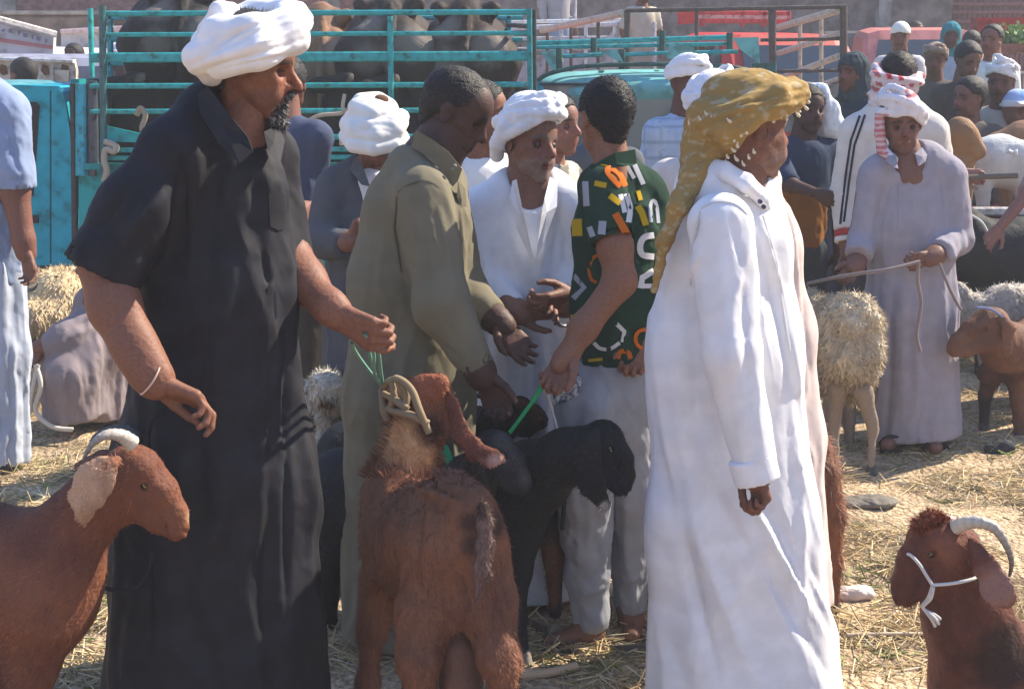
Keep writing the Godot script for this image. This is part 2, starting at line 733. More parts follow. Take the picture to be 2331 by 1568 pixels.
# ---- people: heads, hands, headwear ----
# a head in units of its own height: chin at y 0, crown at y 1, face towards +z
func head_field(o: Dictionary) -> Field:
	var f := Field.new()
	var fat: float = o.get("fat", 0.0)
	var nose: float = o.get("nose", 1.0)
	el(f, Vector3(0, 0.63, -0.07), Vector3(0.325, 0.37, 0.425), Basis.IDENTITY, 0.05)
	f.add(Vector3(0, 0.66, 0.1), Vector3(0, 0.34, 0.15), 0.262, 0.215 + fat * 0.5, 0.1)
	for s: float in [-1.0, 1.0]:
		f.add(Vector3(s * 0.215, 0.33, 0.0), Vector3(s * 0.06, 0.075, 0.25), 0.085 + fat, 0.075 + fat * 0.5, 0.1)
		f.add(Vector3(s * 0.165, 0.40, 0.235), Vector3(s * 0.24, 0.42, 0.1), 0.078, 0.06, 0.08)
		f.add(Vector3(s * 0.12, 0.25, 0.25), Vector3(s * 0.16, 0.18, 0.15), 0.1 + fat, 0.08 + fat, 0.08)
	f.add(Vector3(0, 0.07, 0.275), Vector3(0, 0.09, 0.27), 0.075, 0.075, 0.07)
	f.add(Vector3(0, 0.2, 0.27), Vector3(0, 0.3, 0.29), 0.095, 0.09, 0.08)
	for s: float in [-1.0, 1.0]:
		f.add(Vector3(s * 0.05, 0.575, 0.325), Vector3(s * 0.2, 0.575, 0.245), 0.047, 0.04, 0.05)
	f.add(Vector3(0, 0.545, 0.34), Vector3(0, 0.4, 0.34 + 0.1 * nose), 0.034, 0.047, 0.04)
	f.add(Vector3(0, 0.375, 0.345 + 0.1 * nose), Vector3(0, 0.37, 0.35 + 0.1 * nose), 0.053, 0.05, 0.025)
	for s: float in [-1.0, 1.0]:
		f.add(Vector3(s * 0.05, 0.36, 0.385), Vector3(s * 0.055, 0.365, 0.36), 0.038, 0.03, 0.03)
		f.add(Vector3(s * 0.135, 0.493, 0.36), Vector3(s * 0.15, 0.495, 0.33), 0.06, 0.06, 0.05, Basis.IDENTITY, 1.0, CARVE)
	f.add(Vector3(-0.075, 0.245, 0.33), Vector3(0, 0.252, 0.362), 0.02, 0.03, 0.02)
	f.add(Vector3(0.075, 0.245, 0.33), Vector3(0, 0.252, 0.362), 0.02, 0.03, 0.02)
	f.add(Vector3(-0.06, 0.198, 0.33), Vector3(0, 0.193, 0.355), 0.022, 0.034, 0.02)
	f.add(Vector3(0.06, 0.198, 0.33), Vector3(0, 0.193, 0.355), 0.022, 0.034, 0.02)
	var slit: float = o.get("mouth", 0.006)
	f.add(Vector3(-0.1, 0.224 + o.get("smile", 0.0), 0.36), Vector3(0, 0.222, 0.41), slit, slit * 1.4, 0.012, Basis.IDENTITY, 1.0, CARVE)
	f.add(Vector3(0.1, 0.224 + o.get("smile", 0.0), 0.36), Vector3(0, 0.222, 0.41), slit, slit * 1.4, 0.012, Basis.IDENTITY, 1.0, CARVE)
	# ears
	for s: float in [-1.0, 1.0]:
		var b := Basis.from_euler(Vector3(-0.15, s * 0.35, -s * 0.12))
		el(f, Vector3(s * 0.335, 0.475, -0.06), Vector3(0.035, 0.125, 0.085), b, 0.02)
		el(f, Vector3(s * 0.372, 0.485, -0.035), Vector3(0.03, 0.075, 0.045), b, 0.02, CARVE)
	f.add(Vector3(0, 0.32, -0.1), Vector3(0, -0.28, -0.12), 0.2 + fat, 0.205 + fat, 0.12)
	return f

func blend(c: Color, d: Color, t: float) -> Color:
	return c.lerp(d, clampf(t, 0.0, 1.0))

func head_color(p: Vector3, n: Vector3, o: Dictionary) -> Color:
	var c: Color = o.skin
	var hair: Color = o.get("hair", Color(0.012, 0.01, 0.01))
	var w := nz.get_noise_3d(p.x * 9.0, p.y * 9.0, p.z * 9.0)
	c = c * (1.0 + 0.16 * w + 0.05 * nz.get_noise_3d(p.x * 40.0, p.y * 40.0, p.z * 40.0))
	var front := smoothstep(0.12, 0.25, p.z)
	var ax := absf(p.x)
	c = blend(c, Color(c.r * 1.25, c.g * 0.95, c.b * 0.9), 0.5 * front * smoothstep(0.16, 0.05, absf(p.y - 0.4)) * smoothstep(0.3, 0.1, ax))
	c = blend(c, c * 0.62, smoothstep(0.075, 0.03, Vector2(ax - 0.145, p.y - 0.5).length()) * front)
	if o.has("squint"):
		c = blend(c, c * 0.12, smoothstep(0.016, 0.006, absf(p.y - 0.497 + (ax - 0.15) * 0.15)) * smoothstep(0.075, 0.09, ax) * smoothstep(0.235, 0.21, ax) * smoothstep(0.15, 0.2, p.z))
		c = blend(c, c * 0.7, smoothstep(0.05, 0.03, absf(p.y - 0.497)) * smoothstep(0.07, 0.09, ax) * smoothstep(0.24, 0.21, ax) * front * 0.6)
	if p.z > 0.25:
		var lip := smoothstep(0.1, 0.085, ax) * smoothstep(0.155, 0.175, p.y) * smoothstep(0.285, 0.262, p.y)
		c = blend(c, Color(c.r * 0.85, c.g * 0.55, c.b * 0.55), lip * 0.8)
		if o.has("teeth"):
			c = blend(c, Color(0.5, 0.46, 0.4), smoothstep(0.013, 0.008, absf(p.y - 0.216 - 2.0 * ax * ax)) * smoothstep(0.09, 0.075, ax))
		else:
			c = blend(c, c * 0.25, smoothstep(0.012, 0.004, absf(p.y - 0.223)) * smoothstep(0.1, 0.08, ax))
		c = blend(c, c * 0.2, smoothstep(0.022, 0.01, Vector2(ax - 0.03, (p.y - 0.335)).length()))
	var brow := smoothstep(0.035, 0.018, absf(p.y - 0.585 - 0.035 * sin(ax * 13.0) + ax * 0.1)) * smoothstep(0.02, 0.05, ax) * smoothstep(0.26, 0.2, ax) * front
	c = blend(c, hair, brow * o.get("brow", 0.8))
	var beard: float = o.get("beard", 0.25)
	var bz := smoothstep(0.36, 0.22, p.y + 0.25 * (0.25 - p.z)) * smoothstep(-0.04, 0.06, p.z) * smoothstep(-0.05, 0.0, p.y)
	bz *= 1.0 - smoothstep(0.105, 0.08, ax) * smoothstep(0.155, 0.175, p.y) * smoothstep(0.285, 0.265, p.y) * front
	bz = maxf(bz, smoothstep(0.15, 0.1, ax) * smoothstep(0.335, 0.315, p.y) * smoothstep(0.25, 0.27, p.y) * front)
	c = blend(c, o.get("beard_color", hair), bz * beard * (0.85 + 0.5 * w))
	return c

func eye_units(o: Dictionary, xf: Transform3D, cell: float) -> Array:
	var us := []
	var gaze: Vector2 = o.get("gaze", Vector2.ZERO)
	for s: float in [-1.0, 1.0]:
		var f := Field.new()
		var c := Vector3(s * 0.142, 0.495, 0.268)
		el(f, c, Vector3(0.066, 0.057, 0.066))
		var ctr := c + Vector3(gaze.x * 0.05, gaze.y * 0.05 - 0.004, 0.06)
		var open: float = o.get("open", 0.016)
		var skin_: Color = o.skin
		us.append(unit(f, cell, Color.WHITE, nofn, func(p: Vector3, _n: Vector3) -> Color:
			var dy := p.y - 0.495
			if dy > open * (1.0 - pow(absf(p.x - c.x) / 0.06, 2.0)) or dy < -open * 0.8 * (1.0 - pow(absf(p.x - c.x) / 0.06, 2.0)):
				return skin_ * (0.3 if absf(dy) < open + 0.012 else 0.55)
			return Color(0.012, 0.008, 0.006) if p.distance_to(ctr) < 0.033 else Color(0.17, 0.135, 0.12), xf))
	return us

func head_units(o: Dictionary, xf: Transform3D) -> Array:
	var h := xf.basis.y.length()
	var cell: float = maxf(o.get("cell", 0.0036), D0 * 0.00125) / h
	var us := [unit(head_field(o), cell, o.skin, nofn, head_color.bind(o), xf)]
	if D0 < 7.5 and not o.has("squint"):
		us.append_array(eye_units(o, xf, cell))
	return us

# a head of height hpx (chin to crown) whose middle is at a grid point
func head_at(px: float, py: float, dz: float, hpx: float, yaw: float, pitch := 0.0, roll := 0.0) -> Transform3D:
	var b := Basis.from_euler(Vector3(deg_to_rad(pitch), deg_to_rad(yaw), deg_to_rad(roll)))
	var h := hpx / ppm()
	return Transform3D(b.scaled(Vector3.ONE * h), v(px, py, dz) - b * Vector3(0, 0.5, 0.0) * h)

# short hair: a shell over the skull, cut back from the face
func hair_cap(o: Dictionary, xf: Transform3D, parent: Node, thick := 0.035, color := Color(0.012, 0.011, 0.011), hairline := 0.74, fur_n := 2500, fur_len := 0.012) -> void:
	var f := Field.new()
	el(f, Vector3(0, 0.64, -0.075), Vector3(0.325 + thick, 0.37 + thick, 0.425 + thick), Basis.IDENTITY, 0.03)
	f.add(Vector3(0, 0.4, -0.22), Vector3(0, 0.3, -0.2), 0.24, 0.2, 0.06)
	f.add(Vector3(0, hairline - 0.52, 0.62), Vector3(0, hairline - 0.5, 0.5), 0.52, 0.5, 0.03, Basis.IDENTITY, 1.0, CARVE)
	f.add(Vector3(-0.6, 0.4, 0.08), Vector3(0.6, 0.4, 0.08), 0.19, 0.19, 0.03, Basis.IDENTITY, 1.0, CARVE)
	f.add(Vector3(-0.6, 0.2, -0.02), Vector3(0.6, 0.2, -0.02), 0.2, 0.2, 0.05, Basis.IDENTITY, 1.0, CARVE)
	var h := xf.basis.y.length()
	var fur := {}
	if fur_n > 0 and D0 < 9.0:
		var bb := xf.basis.orthonormalized()
		fur = {"n": fur_n, "width": 0.0016, "lift": 0.9, "mess": 0.35, "part": "hair_strands", "light": 1.8, "flow": func(_p: Vector3, n: Vector3) -> Vector4:
			var d := (bb * Vector3(0, -0.25, 0.1) + n * 0.6)
			return Vector4(d.x, d.y, d.z, fur_len)}
	skin("hair", [unit(f, maxf(0.0045, D0 * 0.0014) / h, color, func(p: Vector3, _n: Vector3) -> float: return 0.012 * nz.get_noise_3d(p.x * 60.0, p.y * 60.0, p.z * 60.0) + 0.008 * nz2.get_noise_3d(p.x * 9.0, p.y * 9.0, p.z * 9.0), func(p: Vector3, _n: Vector3) -> Color: return color * (1.0 + 0.5 * nz.get_noise_3d(p.x * 30.0, p.y * 30.0, p.z * 30.0)), xf)], M.hair, parent, fur)

# a wound turban in head units; ring radii, height, number of turns
func turban(xf: Transform3D, parent: Node, color: Color, o := {}) -> void:
	var f := Field.new()
	var turns: int = o.get("turns", 4)
	var big: float = o.get("big", 1.0)
	var y0: float = o.get("y", 0.76)
	var g := RandomNumberGenerator.new()
	g.seed = hash(parent.name)
	# flat bands of cloth, each loop tilted its own way and lying over the one before
	var tall: float = o.get("tall", 0.23)
	var loops := turns * 2 + 1 if D0 < 8.0 else turns + 2
	for i in loops:
		var t := float(i) / (loops - 1)
		var ti: float = (g.randf_range(0.1, 0.3) * (1.0 if i % 2 else -1.0)) + o.get("tilt", 0.0)
		var tz: float = g.randf_range(-0.12, 0.12) + o.get("nod", 0.1)
		var rx: float = (0.385 - 0.17 * t * t + 0.022 * (i % 3)) * big
		var rz: float = (0.46 - 0.18 * t * t + 0.022 * (i % 3)) * big
		var wide := (0.075 - 0.012 * t) * big
		var ph := g.randf() * TAU
		var prev := Vector3.ZERO
		for j in 15:
			var an := TAU * j / 14.0
			var wob := 1.0 + 0.03 * sin(an * 2.0 + ph)
			var p := Vector3(cos(an) * rx * wob, y0 + tall * t * big + cos(an) * ti * 0.5 + sin(an) * tz, sin(an) * rz * wob - 0.06)
			if j:
				var m2 := (p + prev) * 0.5
				var nrm_ := Vector3(m2.x / rx, (m2.y - y0 - 0.05) * (1.2 + t), (m2.z + 0.06) / rz).normalized()
				var ax := (p - prev).normalized()
				var bb := Basis(ax, nrm_.cross(ax).normalized(), nrm_)
				f.add(prev, p, wide, wide, 0.004, Basis.from_scale(Vector3(1, 1, 2.4)) * bb.transposed(), 0.42)
			prev = p
	el(f, Vector3(0, y0 + 0.08, -0.07), Vector3(0.33, 0.33, 0.4) * big, Basis.IDENTITY, 0.01)
	f.add(Vector3(0, 0.32, 0.62), Vector3(0, 0.4, 0.46), 0.36, 0.31, 0.04, Basis.IDENTITY, 1.0, CARVE)
	if o.has("tail"):
		var tl: Array = o.tail
		for i in tl.size() - 1:
			f.add(tl[i], tl[i + 1], 0.09, 0.1, 0.05)
	var h := xf.basis.y.length()
	var twist: float = o.get("twist", 0.5)
	skin(o.get("called", "turban"), [unit(f, maxf(0.0048, D0 * 0.0012) / h, color, func(p: Vector3, _n: Vector3) -> float:
		var an := atan2(p.x, p.z + 0.06)
		return 0.012 * (0.4 - absf(nz2.get_noise_2d(an * 1.2, p.y * 9.0 + an * 3.0 * twist))) + 0.005 * nz.get_noise_2d(an * 1.5, p.y * 16.0 - an * 2.0 * twist), o.get("paint", nofn), xf)], o.get("mat", M.cloth), parent)

# a hand in units of its own length: wrist at 0, fingers along +y, thumb on +x, palm on +z
func hand_field(o: Dictionary) -> Field:
	var f := Field.new()
	var curl: Array = o.get("curl", [0.5, 0.6, 0.7, 0.8])
	var xs := [0.165, 0.055, -0.055, -0.155]
	var ys := [0.5, 0.52, 0.5, 0.455]
	var ln := [0.4, 0.45, 0.41, 0.32]
	f.add(Vector3(0, -0.12, 0), Vector3(0, 0.1, 0), 0.13, 0.145, 0.08, Basis.from_scale(Vector3(1, 1, 1.45)), 0.95)
	for i in 4:
		var base := Vector3(xs[i], ys[i], -0.01)
		f.add(Vector3(xs[i] * 0.5, 0.05, 0), base, 0.085, 0.066, 0.07)
		var c: float = curl[i]
		var p := base
		var an := c * 0.55
		var seg := [0.46, 0.31, 0.23]
		var r := [0.056, 0.048, 0.042, 0.034]
		var lat: float = xs[i] * o.get("spread", 0.25)
		for j in 3:
			var q: Vector3 = p + Vector3(lat * 0.3, cos(an), sin(an)) * ln[i] * seg[j]
			f.add(p, q, r[j] * (1.0 if i < 3 else 0.86), r[j + 1] * (1.0 if i < 3 else 0.86), 0.012 if j else 0.03)
			p = q
			an += c * (1.05 if j == 0 else 0.75)
	var th: Array = o.get("thumb", [Vector3(0.14, 0.1, 0.06), Vector3(0.27, 0.27, 0.12), Vector3(0.33, 0.43, 0.16), Vector3(0.33, 0.54, 0.19)])
	var tr := [0.085, 0.062, 0.054, 0.04]
	for j in 3:
		f.add(th[j], th[j + 1], tr[j], tr[j + 1], 0.05 if j == 0 else 0.015)
	return f

# wrist and knuckle points on the grid, turned about that line by roll degrees
func hand_unit(o: Dictionary, skin_: Color, wx: float, wy: float, wdz: float, kx: float, ky: float, kdz: float, roll: float, left := false) -> Unit:
	var a := v(wx, wy, wdz)
	var b := v(kx, ky, kdz)
	var y := (b - a).normalized()
	var z := (Vector3.BACK - y * y.z).normalized()
	z = z.rotated(y, deg_to_rad(roll))
	var x := y.cross(z) * (-1.0 if left else 1.0)
	var l: float = o.get("len", 0.19)
	var bs := Basis(x * l, y * l, z * l)
	var u := unit(hand_field(o), maxf(0.0042, D0 * 0.0012) / l, skin_, nofn, func(p: Vector3, _n: Vector3) -> Color:
		var c := skin_ * (1.0 + 0.15 * nz.get_noise_3d(p.x * 14.0, p.y * 14.0, p.z * 14.0))
		return blend(c, Color(c.r * 0.8, c.g * 0.7, c.b * 0.7), smoothstep(0.04, 0.0, absf(p.y - 0.52)) * 0.5), Transform3D(bs, a))
	return u

# cloth wrinkles: long hanging folds plus crumples; scale in metres
func drape(amp: float, fx := 6.0, fy := 0.6, seed_ := 0.0, crumple := 0.002) -> Callable:
	return func(p: Vector3, n: Vector3) -> float:
		var w := nz2.get_noise_3d(p.x * 1.5, p.y * 1.5 + seed_, p.z * 1.5) * 0.6
		var q := nz.get_noise_3d(p.x * fx + seed_ + w, p.y * fy + seed_ * 0.37, p.z * fx)
		var r := nz2.get_noise_3d(p.x * 9.0 + 31.0, p.y * 7.0 + p.x * 8.0, p.z * 9.0 + seed_)
		var low := clampf(1.25 - p.y * 0.6, 0.3, 1.0)
		return (amp * (0.8 - 3.0 * absf(q)) * low + crumple * 1.5 * (0.5 - 2.0 * absf(r))) * clampf(1.15 - absf(n.y), 0.0, 1.0)

# folds drawn on the photograph grid: x1, y1, x2, y2, width, height in millimetres; carved into the side seen
func creases(l: Array, then: Callable) -> Callable:
	var segs := []
	for i in range(0, l.size(), 6):
		segs.append([Vector2(l[i], l[i + 1]), Vector2(l[i + 2], l[i + 3]), float(l[i + 4]), l[i + 5] * 0.001])
	var o := O
	return func(p: Vector3, n: Vector3) -> float:
		var d := float(then.call(p, n))
		if n.z < -0.35:
			return d
		var q := p + o - EYE
		var z := -(q.z * cos(TILT) + q.y * sin(TILT))
		var g := Vector2(1165.5 + q.x / z * F, 784.0 - (q.y * cos(TILT) - q.z * sin(TILT)) / z * F)
		for s in segs:
			var ab: Vector2 = s[1] - s[0]
			var t := clampf((g - s[0]).dot(ab) / ab.length_squared(), 0.0, 1.0)
			var e: float = g.distance_to(s[0] + ab * t) / s[2]
			if e < 2.2:
				d += 1.1 * s[3] * exp(-pow(e, 1.5) * 1.2) * sin(PI * clampf(t * 0.9 + 0.07, 0.0, 1.0))
		return d

# ---- the ground ----
func bump(x: float, z: float) -> float:
	return 0.012 * nz2.get_noise_2d(x * 2.2, z * 2.2) + 0.02 * maxf(0.0, nz.get_noise_2d(x * 0.9 + 7.0, z * 1.6))

func build_ground() -> void:
	var s := Surf.new()
	var zs := PackedFloat32Array()
	var z := 4.0
	while z > -120.0:
		zs.append(z)
		z -= 0.07 if z < -2.5 and z > -9.5 else (0.4 if z > -24.0 else 6.0)
	var xs := PackedFloat32Array()
	for i in range(-72, 73):
		var a := absf(i)
		xs.append(signf(i) * (a * 0.07 if a < 46 else 3.22 + pow(a - 46, 2.0) * 0.14))
	var grid := PackedVector3Array()
	for zz in zs:
		for xx in xs:
			grid.append(Vector3(xx, ground_y(-zz) + bump(xx, zz), zz))
	var w := xs.size()
	s.pos = grid
	s.nrm.resize(grid.size())
	s.col.resize(grid.size())
	for i in grid.size():
		var p := grid[i]
		var e := 0.05
		s.nrm[i] = Vector3(-(bump(p.x + e, p.z) - bump(p.x - e, p.z)) / e * 0.5, 1, -(bump(p.x, p.z + e) - bump(p.x, p.z - e)) / e * 0.5).normalized()
		var k := nz2.get_noise_2d(p.x * 1.3, p.z * 1.9)
		var c := Color(0.62, 0.475, 0.315).lerp(Color(0.44, 0.34, 0.23), clampf(0.4 + k * 1.3, 0.0, 1.0))
		s.col[i] = c.lerp(Color(0.13, 0.11, 0.07), smoothstep(0.3, 0.55, nz.get_noise_2d(p.x * 2.1 + 20.0, p.z * 3.0)) * 0.7)
	for j in zs.size() - 1:
		for i in w - 1:
			var b := j * w + i
			s.idx.append_array(PackedInt32Array([b, b + w, b + 1, b + 1, b + w, b + w + 1]))
	var g := hang("ground", s, M.earth, self)
	tag(g, "sandy trampled market ground strewn with straw and dung", "ground", "", "structure")
	straw("straw", "loose golden straw scattered over the market ground", "straw", 27000, 1)
	straw("green_fodder_scraps", "scraps of green fodder trodden into the straw", "fodder", 3500, 2)

func straw(called: String, label: String, cat: String, n: int, kind: int) -> void:
	var g := RandomNumberGenerator.new()
	g.seed = 99 + kind
	var b := Surf.new()
	for i in 3:
		var a0 := TAU * i / 3.0
		var a1 := TAU * (i + 1) / 3.0
		var e0 := Vector3(cos(a0), sin(a0), 0) * 0.5
		var e1 := Vector3(cos(a1), sin(a1), 0) * 0.5
		var mid := Vector3(0, 0.12, 0)
		b.quad(e0 + Vector3(0, 0, -0.5), e1 + Vector3(0, 0, -0.5), e1 + mid, e0 + mid, Vector3(0, 0, 0))
		b.quad(e0 + mid, e1 + mid, e1 * 0.5 + Vector3(0, 0, 0.5), e0 * 0.5 + Vector3(0, 0, 0.5), Vector3(0, 0, 0))
	var arr := []
	arr.resize(Mesh.ARRAY_MAX)
	arr[Mesh.ARRAY_VERTEX] = b.pos
	arr[Mesh.ARRAY_NORMAL] = b.nrm
	arr[Mesh.ARRAY_INDEX] = b.idx
	var m := ArrayMesh.new()
	m.add_surface_from_arrays(Mesh.PRIMITIVE_TRIANGLES, arr)
	var xf: Array[Transform3D] = []
	var cs := PackedColorArray()
	var tries := 0
	while xf.size() < n and tries < n * 8:
		tries += 1
		var d := 3.3 + 6.2 * pow(g.randf(), 1.3)
		var x := g.randf_range(-0.42, 0.42) * d
		var den := nz.get_noise_2d(x * 1.1 + 3.0, d * 1.9) + 0.5 * nz2.get_noise_2d(x * 3.0, d * 4.0)
		if kind == 2:
			den = nz.get_noise_2d(x * 1.4 + 53.0, d * 2.0) - 0.1
		if den < g.randf_range(-0.15, 0.5):
			continue
		var l := g.randf_range(0.03, 0.15) if kind == 1 else g.randf_range(0.03, 0.1)
		var w := g.randf_range(0.0025, 0.0055) if kind == 1 else g.randf_range(0.004, 0.009)
		var tilt := g.randfn() * 0.16
		if g.randf() < 0.05:
			tilt = g.randf_range(0.3, 1.0)
		var bs := Basis.from_euler(Vector3(tilt, g.randf() * TAU, g.randf() * TAU))
		xf.append(Transform3D(bs * Basis.from_scale(Vector3(w, w * (1.0 if kind == 1 else 0.4), l)), Vector3(x, ground_y(d) + bump(x, -d) + 0.004 + absf(sin(tilt)) * l * 0.4 + g.randf() * 0.02 * maxf(0.0, den), -d)))
		var k := g.randf_range(0.6, 1.15)
		var c := Color(0.7, 0.54, 0.28).lerp(Color(0.45, 0.35, 0.21), g.randf()) if g.randf() < 0.9 else Color(0.62, 0.56, 0.42)
		if kind == 2:
			c = Color(0.13, 0.19, 0.05).lerp(Color(0.3, 0.29, 0.1), g.randf())
		cs.append(c * k)
	var mm := MultiMesh.new()
	mm.transform_format = MultiMesh.TRANSFORM_3D
	mm.use_colors = true
	mm.mesh = m
	mm.instance_count = xf.size()
	for i in xf.size():
		mm.set_instance_transform(i, xf[i])
		mm.set_instance_color(i, cs[i])
	var o := MultiMeshInstance3D.new()
	o.name = called
	o.multimesh = mm
	o.material_override = M.straw
	tag(o, label, cat, "", "stuff")
	add_child(o)

# ---- helpers for vehicles ----
func rod(called: String, l: Array, w: float, h: float, c: Color, parent: Node, m: Material = null) -> void:
	var s := Surf.new()
	s.c = c
	s.bar(v(l[0], l[1], l[2]), v(l[3], l[4], l[5]), w, h, Vector3.UP, 0.22)
	hang(called, s, m if m else M.rail, parent)

func sheet(called: String, l: Array, thick: float, c: Color, parent: Node, m: Material = null) -> MeshInstance3D:
	var s := Surf.new()
	s.c = c
	var p := []
	for i in range(0, l.size(), 3):
		p.append(v(l[i], l[i + 1], l[i + 2]))
	s.plate(p, Vector3(0, 0, -thick))
	return hang(called, s, m if m else M.paint, parent)

func pipe(called: String, l: Array, r: float, c: Color, parent: Node, m: Material = null) -> void:
	var s := Surf.new()
	s.c = c
	s.tube(smooth(px_path(l)), [r], 8)
	hang(called, s, m if m else M.rope, parent)

func wheel(x: float, d: float, r: float, parent: Node) -> void:
	var p := pt(x, 784, d)
	var c := Vector3(p.x, ground_y(d) + r, -d) - O
	var hub := Node3D.new()
	hub.name = "wheel"
	hub.position = c
	parent.add_child(hub, true)
	var s := Surf.new()
	s.c = Color(0.02, 0.02, 0.02)
	s.tube(PackedVector3Array([Vector3(0, 0, -0.1), Vector3(0, 0, -0.07), Vector3(0, 0, 0.07), Vector3(0, 0, 0.1)]), [r * 0.9, r, r, r * 0.9], 22)
	hang("tyre", s, M.rubber, hub)
	var q := Surf.new()
	q.c = Color(0.35, 0.36, 0.36)
	q.tube(PackedVector3Array([Vector3(0, 0, -0.112), Vector3(0, 0, 0.112)]), [r * 0.58], 18)
	hang("rim", q, M.paint, hub)

# a cab or car body: the side outline (z, y in metres) swept across a width, with rounded roof edges
func hull(called: String, outline: Array, width: float, at: Vector3, turn: float, c: Color, parent: Node, tuck := 0.12) -> Transform3D:
	var s := Surf.new()
	s.c = c
	var xf := Transform3D(Basis(Vector3.UP, turn), at)
	var rows := [[-0.5, 0.86], [-0.46, 0.95], [-0.36, 1.0], [0.36, 1.0], [0.46, 0.95], [0.5, 0.86]]
	var top := 0.0
	for p in outline:
		top = maxf(top, p[1])
	var ring := func(i: int) -> Array:
		var l := []
		for p in outline:
			var k: float = p[1] / top
			var x: float = rows[i][0] * width * (1.0 - tuck * maxf(0.0, k - 0.5) * 2.0)
			l.append(xf * Vector3(x, p[1] * lerpf(1.0, rows[i][1], 0.5 * k), p[0] * lerpf(1.0, rows[i][1], 0.35)))
		return l
	var prev: Array = ring.call(0)
	s.plate(prev, xf.basis * Vector3(0.012, 0, 0))
	var mid := xf * Vector3(0, top * 0.5, 0)
	for i in range(1, rows.size()):
		var cur: Array = ring.call(i)
		for j in outline.size():
			var k := (j + 1) % outline.size()
			s.quad(prev[j], prev[k], cur[k], cur[j], mid)
		prev = cur
	s.plate(prev, xf.basis * Vector3(-0.012, 0, 0))
	hang(called, s, M.paint, parent)
	return xf

func pane(called: String, xf: Transform3D, pts: Array, parent: Node, c := Color(0.05, 0.065, 0.075), m: Material = null) -> void:
	var s := Surf.new()
	s.c = c
	var l := []
	for p in pts:
		l.append(xf * p)
	var n: Vector3 = (l[1] - l[0]).cross(l[2] - l[0]).normalized()
	if n.dot(l[0] + O - EYE) > 0.0:
		n = -n
	s.plate(l, -n * 0.012)
	hang(called, s, m if m else M.glass, parent)

const TEAL := Color(0.012, 0.33, 0.34)
const CAB := Color(0.01, 0.34, 0.44)

